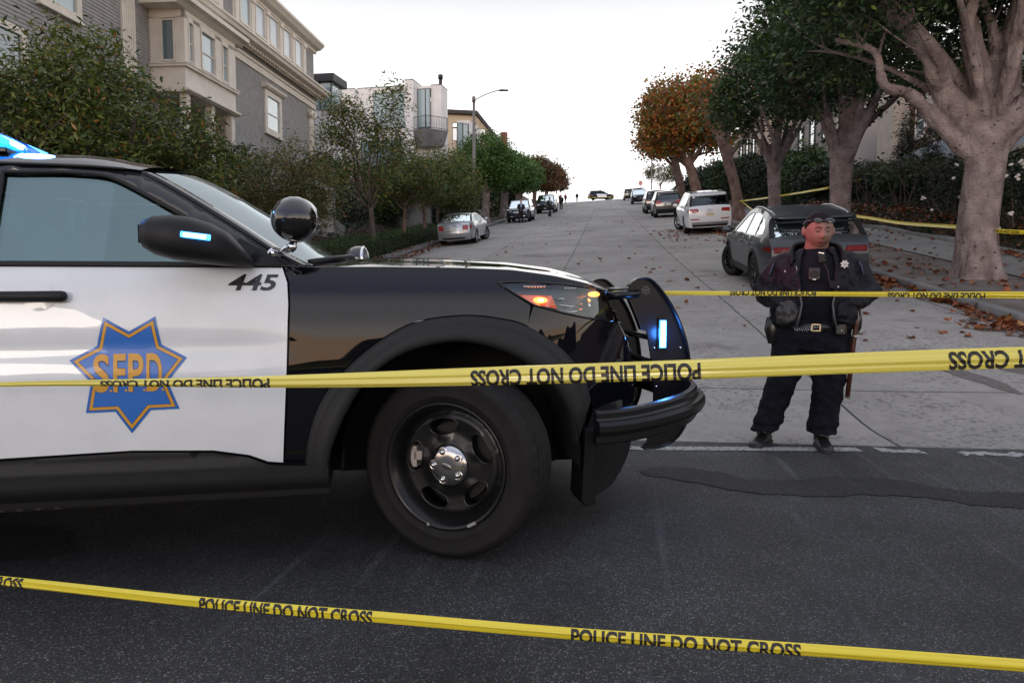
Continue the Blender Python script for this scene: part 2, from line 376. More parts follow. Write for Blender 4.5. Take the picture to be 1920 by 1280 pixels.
def build_ground():
    svals = [-400, -200, -80, -40, -20, -8, 0, 4, 5.5, 6, 6.5, 7, 8]+[9+i*2 for i in range(8)]+[26+i*4 for i in range(28)]+[137+i*2 for i in range(12)]+[170, 200, 260, 330]
    vvals = [-600, -200, -80, -40, -26, -22]+[-19+i*.75 for i in range(13)]+[-9.6, KL-.2, KL+.3, -4, 0, 3, KR-.3, KR+.2, 7.5, 9.2, 9.5, 10, 10.6, 11.3, 12, 13, 14, 16, 20, 40, 90, 250, 600]
    mb = MB()
    def g(s, v):
        z = gz(s, v)+bank(s, v)-.06
        if s > 200: z -= (s-200)*.05
        if KL-.3 < v < KR+.3 or s < 6: z -= .05
        return (v, s, z)
    mb.grid(svals, vvals, g); o = street_obj(mb, 'ground', EARTH); tag(o, None, None, kind='structure')
    # upper street, concrete slabs
    ss_ = [5.45, 5.6, 5.8, 6, 6.2, 6.4, 6.7, 7, 7.5]+[8+i for i in range(20)]+[28+i*3 for i in range(38)]+[141+i for i in range(14)]
    vs_ = [KL, -6, -3.7, -1.05, 2.1, KR]
    mb = MB(); mb.grid(ss_, vs_, lambda s, v: (v, s, gz(s, v)))
    tag(street_obj(mb, 'street', CONC), None, None, kind='structure')
    mb = MB(); mb.grid([-30, -10, 0, 3, 5.45], [-70, -30, -10, -3, 0, 3, 6, 10, 30, 70], lambda s, v: (v, s, 0))
    tag(street_obj(mb, 'cross_street', ASPH), None, None, kind='structure')
    mb = MB(); mb.grid([147, 152, 156, 162], [-70, -20, KL, KR, 20, 70], lambda s, v: (v, s, gz(s, max(-12, min(9, v)))+.008))
    tag(street_obj(mb, 'crest_street', ASPH), None, None, kind='structure')
    # kerbs: a real step, and the strips behind them
    for nm, a, b, m, ends in (('kerb', KR, KR+.16, KERB, 0), ('kerb', KL-.16, KL, KERB, 0)):
        mb = MB(); sl = [5.45+.25*i for i in range(12)]+[8.5+i*1.5 for i in range(90)]
        def hh(s): return .13*ss(5.6, 7.2, s)
        rs = [[(a, s, gz(s, a)-.05), (a, s, gz(s, a)+hh(s)+.002), (a+.015 if a > 0 else a, s, gz(s, a)+hh(s)+.014), (b-.015 if a < 0 else b, s, gz(s, b)+hh(s)+.014), (b, s, gz(s, b)+hh(s)+.002), (b, s, gz(s, b)-.05)] for s in sl]
        mb.rings(rs, True, True); o = mb.build(nm, m); o.rotation_euler = (0, 0, R(-7)); tag(o, None, None, kind='structure')
    def strip(name, m, v0, v1, h, s0=5.6, s1=147, kind='structure', nv=3):
        mb = MB(); sl = [s0+(min(8, s1)-s0)*i/8 for i in range(8)]+[8+(s1-8)*i/70 for i in range(71)]
        mb.grid(sl, [v0+(v1-v0)*i/nv for i in range(nv+1)], lambda s, v: (v, s, gz(s, v)+h*ss(5.6, 7.2, s)+(.02 if v in () else 0)))
        tag(street_obj(mb, name, m), None, None, kind=kind)
    strip('planting_strip', mat('strip soil', (.10, .075, .06), .95, col2=(.17, .15, .14), vscale=1.3, bump=.4), KR+.16, 7.55, .125)
    strip('sidewalk', WALK, 7.55, 9.3, .145)
    strip('verge', WALK, -9.05, KL-.16, .12)
    strip('verge_soil', GRASSM, -11.6, -9.05, .10)
    # low stone edging beyond the right sidewalk
    mb = MB(); sl = [9+i*1.2 for i in range(70)]
    rs = [[(9.3, s, gz(s, 9.3)), (9.3, s, gz(s, 9.3)+.24+.03*math.sin(s*5)), (9.47, s, gz(s, 9.4)+.25+.03*math.sin(s*4)), (9.47, s, gz(s, 9.4))] for s in sl]
    mb.rings(rs, True, True); o = mb.build('kerb', KERB); o.rotation_euler = (0, 0, R(-7)); tag(o, None, None, kind='structure'); o.name = 'garden_edging'
    # painted stop line and the damp band that runs along the gutter
    PAINT = mat('road paint', (.32, .32, .315), .85, col2=(.06, .06, .062), vscale=30, mixlo=.50, mixhi=.64)
    mb = MB()
    def ragged(x0, x1, y0, y1, seed, amp=.012):
        rd = random.Random(seed); n = max(2, int((x1-x0)/.05)); top = [(x0+(x1-x0)*i/n, y0+(y1-y0)*i/n+.06+rd.uniform(-amp, amp)) for i in range(n+1)]
        bot = [(x0+(x1-x0)*i/n, y0+(y1-y0)*i/n-.06+rd.uniform(-amp, amp)) for i in range(n+1)]
        mb.add([(x, y, .004) for x, y in top+bot], [(i, i+1, n+2+i, n+1+i) for i in range(n)], False)
    ragged(-6, 2.38, 5.28, 5.055, 1, .004); ragged(2.5, 2.78, 5.03, 4.985, 2, .03); ragged(3.0, 3.42, 4.93, 4.9, 3, .045); ragged(3.6, 5.0, 4.88, 4.83, 5, .05)
    mb.f = [f[::-1] for f in mb.f]
    tag(mb.build('stop_line', PAINT, recalc=False), None, None, kind='structure')
    TAR = ASPHD
    tar = [(0.8, 4.5), (1.021, 4.54), (1.226, 4.447), (1.361, 4.26), (1.604, 4.248), (1.945, 4.321), (2.121, 4.296), (2.258, 4.201), (2.377, 4.088), (2.56, 4.001), (2.779, 3.98), (3.107, 3.918), (2.901, 3.653), (2.592, 3.707), (2.399, 3.744), (2.28, 3.819), (2.109, 3.918), (1.948, 3.939), (1.702, 3.898), (1.49, 3.939), (1.325, 3.959), (1.205, 4.044), (1.087, 4.155), (0.931, 4.272), (0.804, 4.346)]
    rd = random.Random(4); tp = densify(spline(tar, 6, True), .02); tp = [(x+rd.uniform(-.014, .014), y+.022*math.sin(x*23)*math.sin(x*9)+rd.uniform(-.014, .014)) for x, y in tp]
    mb = MB(); panel(mb, tp, lambda a, b: (a, b, .004), .12); tag(mb.build('damp_patch', TAR), None, None, kind='structure')
    mb = MB(); oil = spline([(-2.9, 3.4), (-2.3, 3.43), (-2.03, 3.33), (-1.95, 3.2), (-1.85, 3.06), (-2.07, 2.96), (-2.5, 2.9), (-2.9, 2.95)], 6, True)
    panel(mb, oil, lambda a, b: (a, b, .004), .15); tag(mb.build('damp_patch', TAR), None, None, kind='structure')
    # dark drip stains on the concrete by the right kerb
    ST = mat('concrete stain', (.12, .105, .098), .8, var=.25, vscale=20)
    for k, (a, b, c, d) in enumerate([((8.6, 3.3), (8.0, 3.6), (7.2, 3.75), .16), ((8.7, 3.9), (8.0, 4.3), (7.1, 4.5), .2)]):
        mb = MB(); cen = spline([a, b, c], 8); rd = random.Random(k); n = len(cen)
        L_ = [(p[1]-d*math.sin(math.pi*(i+.3)/n)*rd.uniform(.6, 1), p[0]) for i, p in enumerate(cen)]; Rr = [(p[1]+d*math.sin(math.pi*(i+.3)/n)*rd.uniform(.6, 1), p[0]) for i, p in enumerate(cen)]
        mb.add([(v, s, gz(s, v)+.004) for v, s in L_+Rr], [(i, i+1, n+i+1, n+i) for i in range(n-1)], False)
        tag(street_obj(mb, 'stain', ST), None, None, kind='structure')
    # ridge added behind the viewer: a dark silhouette to reflect in paint and windows
    mb = MB(); n = 160; rd = random.Random(8); top = []
    for i in range(n+1):
        a = math.pi*(1.05+.9*i/n); r_ = 95; h = 5+3*math.sin(i*.21)+1.6*math.sin(i*.83+1)+rd.uniform(-.6, .6); top.append((r_*math.cos(a), r_*math.sin(a), h))
    bot = [(x, y, -1) for x, y, _ in top]; back = [(x*1.4, y*1.4, -1) for x, y, _ in top]
    mb.add(bot+top+back, [(i, i+1, n+2+i, n+1+i) for i in range(n)]+[(n+1+i, n+2+i, 2*n+3+i, 2*n+2+i) for i in range(n)], True)
    tag(mb.build('reflection_ridge', mat('added ridge', (.035, .035, .03), .95)), None, None, kind='structure')
build_ground()

# ------------------------------------------------------------------ leaves and trees
def quads_obj(name, P, mats, mi, parent=None, loc=None):
    """P: (n,4,3) leaf quads"""
    n = len(P); me = bpy.data.meshes.new(name); me.vertices.add(n*4); me.vertices.foreach_set('co', np.ascontiguousarray(P.reshape(-1), dtype=np.float32))
    me.loops.add(n*4); me.loops.foreach_set('vertex_index', np.arange(n*4, dtype=np.int32)); me.polygons.add(n)
    me.polygons.foreach_set('loop_start', np.arange(0, n*4, 4, dtype=np.int32)); me.polygons.foreach_set('loop_total', np.full(n, 4, dtype=np.int32))
    for m in mats: me.materials.append(m)
    if mi is not None: me.polygons.foreach_set('material_index', mi.astype(np.int32))
    me.update(calc_edges=True); o = bpy.data.objects.new(name, me); C.objects.link(o)
    if parent: o.parent = parent
    if loc is not None: o.location = loc
    return o
def leaf_quads(cen, rng, size, aspect=.42, droop=.2, up=.25):
    n = len(cen); d = rng.normal(size=(n, 3)); d[:, 2] = d[:, 2]*.6-droop; d /= np.linalg.norm(d, axis=1)[:, None]
    r = rng.normal(size=(n, 3)); r[:, 2] += up*3; w = np.cross(d, r); w /= np.linalg.norm(w, axis=1)[:, None]+1e-9
    L = (size*rng.uniform(.65, 1.3, n))[:, None]; W = L*aspect*.5; nrm = np.cross(w, d)
    a = cen; c = cen+d*L; m_ = cen+d*L*.45+nrm*L*.08
    return np.stack([a, m_+w*W, c, m_-w*W], 1)
def clumps(rng, blobs, nclump, per, spread, shell=.55, cut=None):
    """clump centres spread through ellipsoid blobs, denser near their surface"""
    vol = np.array([b[1][0]*b[1][1]*b[1][2] for b in blobs])**.7; pr = vol/vol.sum(); out = []
    idx = rng.choice(len(blobs), nclump, p=pr)
    u = rng.normal(size=(nclump, 3)); u /= np.linalg.norm(u, axis=1)[:, None]
    rad = shell+(1.0-shell)*rng.random(nclump)**.6; rad *= rng.uniform(.86, 1.1, nclump)
    cc = np.array([blobs[i][0] for i in idx])+u*rad[:, None]*np.array([blobs[i][1] for i in idx])
    k = np.repeat(np.arange(nclump), per); off = rng.normal(size=(len(k), 3))*spread*rng.uniform(.6, 1.3, nclump)[k][:, None]
    P = cc[k]+off
    if cut is not None: P = P[P[:, 2] > cut]
    return cc, P
def barkmat(name, c1, c2, c3, sc=1.0):
    m = bpy.data.materials.new(name); m.use_nodes = True; nt = m.node_tree; N = nt.nodes; L = nt.links; b = N['Principled BSDF']; tc = N.new('ShaderNodeTexCoord')
    def nz(scale, ani, det=6, dist=0):
        mp = N.new('ShaderNodeMapping'); mp.inputs['Scale'].default_value = ani; L.new(tc.outputs['Object'], mp.inputs[0]); n = N.new('ShaderNodeTexNoise'); n.inputs['Scale'].default_value = scale*sc; n.inputs['Detail'].default_value = det; n.inputs['Distortion'].default_value = dist; L.new(mp.outputs[0], n.inputs[0]); return n.outputs[0]
    def rmp(x, a, b_, c0, c1_):
        r = N.new('ShaderNodeMapRange'); r.inputs[1].default_value = a; r.inputs[2].default_value = b_; r.inputs[3].default_value = c0; r.inputs[4].default_value = c1_; L.new(x, r.inputs[0]); return r.outputs[0]
    m1 = N.new('ShaderNodeMixRGB'); m1.inputs[1].default_value = (*c1, 1); m1.inputs[2].default_value = (*c2, 1); L.new(rmp(nz(3.2, (1, 1, .8), 8), .35, .62, 0, 1), m1.inputs[0])
    fine = nz(20, (.45, .45, 2.4), 5, .6); m2 = N.new('ShaderNodeMixRGB'); m2.inputs[2].default_value = (*c3, 1); L.new(m1.outputs[0], m2.inputs[1]); L.new(rmp(fine, .60, .70, 0, .75), m2.inputs[0])
    v = N.new('ShaderNodeTexVoronoi'); v.inputs['Scale'].default_value = 5.5*sc; L.new(tc.outputs['Object'], v.inputs[0]); m3 = N.new('ShaderNodeMixRGB'); m3.inputs[2].default_value = (*[q*.6 for q in c3], 1); L.new(m2.outputs[0], m3.inputs[1]); L.new(rmp(v.outputs['Distance'], .10, .17, .8, 0), m3.inputs[0])
    L.new(m3.outputs[0], b.inputs['Base Color']); b.inputs['Roughness'].default_value = .85; b.inputs['Specular IOR Level'].default_value = .25
    ad = N.new('ShaderNodeMath'); ad.operation = 'ADD'; L.new(fine, ad.inputs[0]); L.new(rmp(nz(5, (1, 1, .5), 8, .4), .3, .7, 0, 2.2), ad.inputs[1]); bp = N.new('ShaderNodeBump'); bp.inputs['Strength'].default_value = .9; bp.inputs['Distance'].default_value = .035; L.new(ad.outputs[0], bp.inputs['Height']); L.new(bp.outputs[0], b.inputs['Normal'])
    return m
BARK = barkmat('grey bark', (.17, .125, .115), (.34, .27, .25), (.085, .06, .052))
BARKD = mat('dark bark', (.10, .075, .06), .9, var=.3, vscale=8, bump=.8, bscale=20, ani=(1, 1, .3))
BARKP = barkmat('plane bark', (.15, .09, .07), (.27, .18, .145), (.07, .045, .035))
LF_FICUS = leafmat('ficus leaves', [(5, (.018, .044, .014)), (5, (.030, .066, .018)), (3, (.052, .095, .025)), (.6, (.15, .20, .04))])
LF_ROUND = leafmat('bright ficus leaves', [(4, (.055, .125, .022)), (4, (.085, .18, .030)), (2, (.13, .24, .045)), (1, (.03, .065, .018))])
LF_OLIVE = leafmat('olive leaves', [(5, (.062, .098, .018)), (4, (.10, .14, .024)), (3, (.17, .19, .036)), (.7, (.28, .13, .03)), (2, (.036, .058, .016))])
LF_OLIVE2 = leafmat('sparse olive leaves', [(5, (.065, .085, .025)), (3, (.11, .12, .03)), (2, (.16, .14, .04)), (.8, (.25, .12, .04))])
LF_ORANGE = leafmat('autumn leaves', [(4, (.34, .10, .018)), (3, (.20, .055, .016)), (4, (.17, .16, .026)), (2, (.46, .18, .03)), (3.5, (.09, .115, .022))])
LF_RED = leafmat('reddish leaves', [(4, (.15, .055, .03)), (3, (.11, .075, .03)), (2, (.07, .085, .025)), (1, (.22, .07, .035))])
LF_HEDGE = leafmat('hedge leaves', [(5, (.030, .060, .014)), (4, (.045, .085, .019)), (2, (.075, .12, .026))])
LF_DARK = leafmat('dark shrub leaves', [(5, (.013, .024, .010)), (4, (.022, .036, .013)), (2, (.035, .05, .018))])
LF_PINE = leafmat('pine tufts', [(4, (.02, .036, .02)), (3, (.05, .06, .018)), (2, (.10, .085, .02))])
def curve_to(a, b, sag, rng, n=6, wob=.12):
    a = np.array(a, float); b = np.array(b, float); L = np.linalg.norm(b-a); out = []
    w1 = rng.normal(size=3)*wob*L; w2 = rng.normal(size=3)*wob*.6*L
    for i in range(n+1):
        t = i/n; out.append(a+(b-a)*t+np.array([0, 0, sag*L*math.sin(math.pi*t)])+w1*math.sin(math.pi*t)+w2*math.sin(2*math.pi*t)*.5)
    return out
def trunk_mb(mb, pts, rad, flare=1.5, lobes=5, seed=1, nb=20):
    """trunk with a lobed, flared foot and slightly uneven girth"""
    rd = random.Random(seed); pts = [Vector(p) for p in spline(pts, 5)]; n = len(pts); rs = []
    L = [0]; ph = [rd.uniform(0, 6.28) for _ in range(3)]
    for i in range(1, n): L.append(L[-1]+(pts[i]-pts[i-1]).length)
    for i, p in enumerate(pts):
        t = L[i]/L[-1]; r = np.interp(t, np.linspace(0, 1, len(rad)), rad); f = math.exp(-L[i]/(.55*rad[0]*2))
        tg = (pts[min(i+1, n-1)]-pts[max(0, i-1)]).normalized(); a = tg.cross(Vector((0, 1, 0))).normalized(); b = a.cross(tg)
        ring = []
        for k in range(nb):
            an = 2*math.pi*k/nb
            q = r*(1+(flare-1)*f+f*.22*math.cos(lobes*an+ph[0])+.05*math.cos(2*an+ph[1]+t*3)+.035*math.cos(3*an+ph[2]-t*5))
            ring.append(p+a*math.cos(an)*q+b*math.sin(an)*q)
        rs.append(ring)
    mb.rings(rs, True, True)
def fuse(name, mb, m, parent, voxel=.01, smooth=4, loc=None):
    me = mb.mesh('tmp'); o = bpy.data.objects.new('tmp', me); C.objects.link(o)
    md = o.modifiers.new('r', 'REMESH'); md.mode = 'VOXEL'; md.voxel_size = voxel; md.use_smooth_shade = True
    if smooth: s = o.modifiers.new('s', 'SMOOTH'); s.iterations = smooth; s.factor = .5
    dg = bpy.context.evaluated_depsgraph_get(); m2 = bpy.data.meshes.new_from_object(o.evaluated_get(dg)); bpy.data.objects.remove(o); bpy.data.meshes.remove(me)
    m2.materials.clear(); m2.materials.append(m); m2.name = name; q = bpy.data.objects.new(name, m2); C.objects.link(q)
    if parent: q.parent = parent
    if loc: q.location = loc
    return q
def tree(name, label, base, trunk, rads, blobs, bark, leaf, nclump, per, spread, lsize, nlimb=10, limb_r=.1, seed=1, aspect=.42, shell=.55, group=None, cut=None, extra=None, twigs=True, blend=0, cat='tree', fork=1.0, sag=.08):
    """trunk points and blobs are relative to the base"""
    rng = np.random.default_rng(seed); root = thing(name, label, cat, base, group=group)
    mb = MB(); trunk_mb(mb, trunk, rads, seed=seed); 
    cc, P = clumps(rng, blobs, nclump, per, spread, shell, cut)
    if not blend: mb.build('trunk', bark, root)
    lm = MB(); tp = np.array(trunk[-1], float); tb = np.array(trunk[-2], float)
    ends = []
    # main limbs run to well-spread clumps, twigs from the limbs to others
    pick = [cc[rng.integers(len(cc))]]
    while len(pick) < nlimb:
        cand = cc[rng.integers(0, len(cc), 24)]; d = np.min(np.linalg.norm(cand[:, None]-np.array(pick)[None], axis=2), axis=1); pick.append(cand[int(d.argmax())])
    for i, e in enumerate(pick):
        st = tb+(tp-tb)*rng.uniform(1-.35*fork, .98); e2 = st+(e-st)*.9
        path = curve_to(st, e2, sag, rng, 7, .07); r0 = limb_r*rng.uniform(.7, 1.1)
        lm.tube(path, [r0*(1-.82*t/7) for t in range(8)], 7); ends.append(path)
        if blend: mb.tube([p+(tb+(tp-tb)*.3-p)*(.5 if q == 0 else 0) for q, p in enumerate(path[:5])], [r0*1.25, r0*1.05, r0*.92, r0*.75, r0*.55], 10)
    if extra:
        for path, r0, r1 in extra:
            pp = spline(path, 5); lm.tube(pp, [r0+(r1-r0)*i/(len(pp)-1) for i in range(len(pp))], 12); ends.append([np.array(p) for p in pp])
            if blend: qq = [Vector(p) for p in pp]; k_ = max(4, int(len(qq)*.7)); mb.tube([qq[0]+Vector((-qq[0].x*.6, -qq[0].y*.6, -.5))]+qq[:k_], [r0*1.1]+[(r0+(r1-r0)*i/(len(pp)-1))*(1.12+.13*math.sin(i*1.7+seed+len(ends)))+.006 for i in range(k_)], 14)
    if blend: fuse('trunk', mb, bark, root, blend, 5)
    if twigs:
        for c in cc[rng.choice(len(cc), min(len(cc), nlimb*7), replace=False)]:
            best = None
            for path in ends:
                q = path[rng.integers(len(path)//3, len(path)-1)]; d = np.linalg.norm(q-c)
                if best is None or d < best[0]: best = (d, q)
            path = curve_to(best[1], c, .03, rng, 4, .08); r0 = max(.012, limb_r*.28)
            lm.tube(path, [r0*(1-.75*t/4) for t in range(5)], 5, cap=False)
    lm.build('limbs', bark, root, recalc=False)
    quads_obj('crown', leaf_quads(P, rng, lsize, aspect), [leaf], None, root)
    return root
# ------------------------------------------------------------------ vehicle materials
BLACKP = mat('black paint', (.0035, .004, .0065), .3, coat=1.0, spec=.0)
WHITEP = mat('white paint', (.70, .725, .75), .35, coat=.8, var=.035, vscale=7)
PLAST = mat('black plastic', (.011, .011, .012), .5, bump=.06, bscale=300, spec=.28)
PLASTG = mat('dark grey plastic', (.019, .019, .020), .55, spec=.25, bump=.05, bscale=260)
RUB = mat('tyre rubber', (.011, .0098, .0095), .8, spec=.3, var=.2, vscale=10, bump=.1, bscale=120)
DARK = mat('dark void', (.004, .004, .004), .9)
CHROME = mat('chrome', (.8, .8, .8), .08, metal=1)
SATIN = mat('alloy', (.45, .46, .48), .3, metal=.9)
STEELB = mat('black steel', (.0045, .0045, .005), .38, spec=.35, coat=.2)
MATTEB = mat('powder coated black', (.007, .007, .008), .30, spec=.4)
GLASS = glassmat('window glass', (.015, .022, .025), .01)
GLASSH = glassmat('cruiser side glass', (.50, .62, .62), .20, rcol=(.70, .93, .93))
GLASSW = glassmat('windshield glass', (.35, .42, .42), .16)
LENS = glassmat('headlight lens', (.75, .8, .82), .03)
REDL = mat('red lamp lens', (.35, .012, .012), .15, coat=1)
BLUEE = mat('blue light', (.1, .3, 1), .4, emit=(.05, .32, 1), estr=3.2)
BLUEC = mat('blue light core', (.6, .9, 1), .4, emit=(.45, .85, 1), estr=7)
BLUED = mat('blue lens', (.02, .10, .35), .15, coat=1, emit=(.01, .16, 1), estr=1.5)
AMBERE = mat('amber light', (1, .3, .05), .4, emit=(1, .20, .03), estr=5)
AMBERC = mat('amber light core', (1, .5, .1), .4, emit=(1, .55, .2), estr=14)
ORLENS = mat('orange lens', (.55, .10, .03), .2, coat=1, emit=(1, .15, .04), estr=.35)
SEAT = mat('seat cloth', (.02, .02, .022), .9)
PLATEM = mat('number plate', (.55, .55, .53), .5)

def wheel(root, x, y, r, w, steer=0, style='alloy', side=-1, label=None, rimmat=None):
    """wheel part (rim) with a tyre sub-part; outer face looks to local -y"""
    rr = r*.66; mb = MB(); rm = rimmat or SATIN; mb.use(rm)
    mb.lathe([(rr, w*.42), (rr*.93, w*.40), (rr*.90, -w*.35), (rr*.94, -w*.47), (rr*1.0, -w*.5), (rr*1.015, -w*.46)], axis='y', n=40)
    if style == 'alloy':
        ns = 10
        for k in range(ns):
            a = 2*math.pi*k/ns; ca, sa = math.cos(a), math.sin(a)
            p = [Vector((ca*q*rr, -w*h, sa*q*rr)) for q, h in ((.15, .36), (.5, .40), (.94, .44))]
            mb.tube(p, [rr*.075, rr*.06, rr*.055], 6)
        mb.lathe([(.001, -w*.42), (rr*.16, -w*.42), (rr*.2, -w*.36), (rr*.2, -w*.2)], axis='y', n=18)
        mb.use(DARK); mb.lathe([(.001, -w*.12), (rr*.93, -w*.12)], axis='y', n=24)
    ang = steer+(math.pi if side > 0 else 0)
    o = mb.build('wheel', None, root, (x, y, r), (0, 0, ang))
    if label: o['label'] = label
    t = MB(); t.use(RUB); h = w*.5
    t.lathe([(rr*.98, -h*.86), (rr*1.02, -h*.99), (rr*1.12, -h*1.12), (r*.80, -h*1.17), (r*.9, -h*1.12), (r*.965, -h*.98), (r*.99, -h*.8), (r, -h*.5), (r, h*.5), (r*.99, h*.8), (r*.965, h*.98), (r*.88, h*1.12), (rr*1.1, h*1.1), (rr*.98, h*.86)], axis='y', n=44)
    t.build('tyre', None, o)
    return o
class Body:
    """car body described by one side profile; x forward with 0 at the front axle, y to the left"""
    def __init__(s, hw, zbelt, zroof, prof, wb, xf, xr, roofw=.74, fb=.12, rb=.08, ft=.26, rt=.12):
        s.hw, s.wb, s.xf, s.xr = hw, wb, xf, xr; s.VZ = [.15, .3, .5, .72, zbelt-.12, zbelt, zroof]; s.VV = [.93, .965, .99, 1.0, .985, .95, roofw]
        s.fb, s.rb, s.ft, s.rt = fb, rb, ft, rt; s.prof = prof
    def plan(s, x):
        f = 1-s.ft*max(0, (x-.05)/(s.xf-.05))**2.5; r = 1-s.rt*max(0, (-s.wb-.1-x)/(-s.wb-.1-s.xr))**2.5
        return f*r
    def W(s, x, z): return s.hw*s.plan(x)*float(np.interp(z, s.VZ, s.VV))
    def side(s, sg, off=0): return lambda x, z: (x, sg*(s.W(x, z)+off), z)
def chaikin(pts):
    out = [pts[0]]
    for a, b in zip(pts[:-1], pts[1:]):
        d = math.hypot(b[0]-a[0], b[1]-a[1]); t = min(.25, .07/max(d, 1e-6))
        if a is not pts[0]: out.append((a[0]+(b[0]-a[0])*t, a[1]+(b[1]-a[1])*t, a[2]))
        else: pass
        if b is not pts[-1]: out.append((a[0]+(b[0]-a[0])*(1-t), a[1]+(b[1]-a[1])*(1-t), a[2]))
    out.append(pts[-1]); return out
def make_car(name, label, spec, paint, group=None, detail=2, cat='car', steer=0.):
    """spec prof: side profile from the rear bottom over the roof to the front bottom, (x, z, tag of the segment that follows)"""
    S_ = spec; wb, r, ww = S_['wb'], S_['r'], S_.get('ww', .23); root = thing(name, label, cat, group=group)
    prof = S_['prof']; xs = [p[0] for p in prof]; xf, xr = max(xs), min(xs)
    B = Body(S_['hw'], S_['zbelt'], S_['zroof'], prof, wb, xf, xr, S_.get('roofw', .74), S_.get('fb', .12), S_.get('rb', .07), S_.get('ft', .24), S_.get('rt', .12))
    P = chaikin(prof); mats = {'B': paint, 'W': GLASS, 'G': GLASS, 'R': S_.get('roofm', paint), 'T': S_.get('trim', PLAST)}
    trim = S_.get('trim', PLAST)
    # swept skin over the car
    Pd = []
    for a, b in zip(P[:-1], P[1:]):
        d = math.hypot(b[0]-a[0], b[1]-a[1]); k = max(1, int(d/.12))
        for j in range(k): Pd.append((a[0]+(b[0]-a[0])*j/k, a[1]+(b[1]-a[1])*j/k, a[2]))
    Pd.append(P[-1]); n = len(Pd); T = [math.copysign(abs(t)**.85, t) for t in np.linspace(-1, 1, 15)]
    def row(i):
        x, z, _ = Pd[i]; a = Pd[max(0, i-1)]; b = Pd[min(n-1, i+1)]; tx, tz = b[0]-a[0], b[1]-a[1]; L = math.hypot(tx, tz) or 1; nx, nz = -tz/L, tx/L
        fr = ss(xf-.6, xf-.1, x); re = ss(xr+.5, xr+.1, x) if False else (1-ss(xr+.1, xr+.5, x))
        bu = .035+.6*0+(B.fb-.035)*fr*abs(nx)+(B.rb-.035)*re*abs(nx); w = B.W(x, z)
        return [(x+nx*bu*(1-t*t), t*w, z+nz*bu*(1-t*t)) for t in T]
    rows = [row(i) for i in range(n)]
    seg = {}
    for i in range(n-1): seg.setdefault(Pd[i][2], []).append(i)
    def strip(mb, idx):
        for i in idx: mb.add(rows[i]+rows[i+1], [(j, j+1, 15+j+1, 15+j) for j in range(14)])
        return mb
    def merged(mb):
        return mb
    body = MB(); body.use(paint)
    for tg in ('B', 'R', 'T'):
        body.use(mats[tg]); strip(body, seg.get(tg, []))
    # side outline with wheel arches
    zb = Pd[0][1]; AR = r+.055
    low = [(x, z) for x, z, t in Pd]
    g0 = next(i for i in range(n) if Pd[i][2] in 'GR' and Pd[i][1] >= S_['zbelt']-.12); g1 = max(i for i in range(n) if Pd[i][2] in 'WR')+1
    belt_a, belt_b = low[g0], low[g1]
    lower = low[:g0+1]+low[g1:]
    arch = lambda cx: [(cx+AR*math.cos(a), r+AR*math.sin(a)) for a in np.linspace(0-math.asin(min(1, (r-zb)/AR)), math.pi+math.asin(min(1, (r-zb)/AR)), 15)]
    outline = lower+arch(0)+arch(-wb)
    cuts = S_.get('cuts', []) if detail >= 2 else []
    edges = [xr-9]+cuts+[xf+9]; names = S_.get('panels', ['rear_quarter', 'door', 'door', 'fender']) if cuts else ['body_side']
    for k in range(len(edges)-1):
        pol = outline
        if k > 0: pol = clipx(pol, edges[k]+.004, False)
        if k < len(edges)-2: pol = clipx(pol, edges[k+1]-.004, True)
        isdoor = names[k] == 'door'
        for sg in (-1, 1):
            m = MB() if isdoor else body; m.use(paint); panel(m, pol, B.side(sg), .09 if detail >= 2 else .16)
            if isdoor:
                o = m.build('door', None, root); hx = edges[k]+.16
                h = MB(); h.use(S_.get('handle', paint)); hz = S_['zbelt']-.13
                h.tube([(hx+q, sg*(B.W(hx, hz)+e), hz) for q, e in ((-.09, 0), (-.07, .03), (.07, .03), (.09, 0))], .012, 6); h.build('handle', None, o)
    # greenhouse sides
    top = low[g0:g1+1]
    gh = top
    wins = S_['wins']; 
    for sg in (-1, 1):
        body.use(S_.get('frame', paint)); panel(body, gh, B.side(sg), .1, wins)
    if cuts:
        body.use(DARK)
        for cx in cuts:
            zt = belt_a[1]
            for sg in (-1, 1):
                zz = [z for z in np.linspace(zb+.02, S_['zbelt']-.01, 9) if all((cx-c)**2+(z-r)**2 > (AR+.02)**2 for c in (0, -wb))]
                if len(zz) > 1: body.add([(cx+e, sg*(B.W(cx, z)-.012), z) for z in zz for e in (-.012, .012)], [(2*i, 2*i+1, 2*i+3, 2*i+2) for i in range(len(zz)-1)])
    # underside, wheel wells, lower cladding
    body.use(DARK); hwi = S_['hw']-.09
    for a, b in ((xr+.2, -wb-AR), (-wb+AR, -AR), (AR, xf-.25)):
        if b-a > .05: body.box2((a, -hwi, zb+.02), (b, hwi, S_['zbelt']-.25))
    body.box2((xr+.25, -hwi+.18, .3), (xf-.3, hwi-.18, S_['zbelt']-.2))
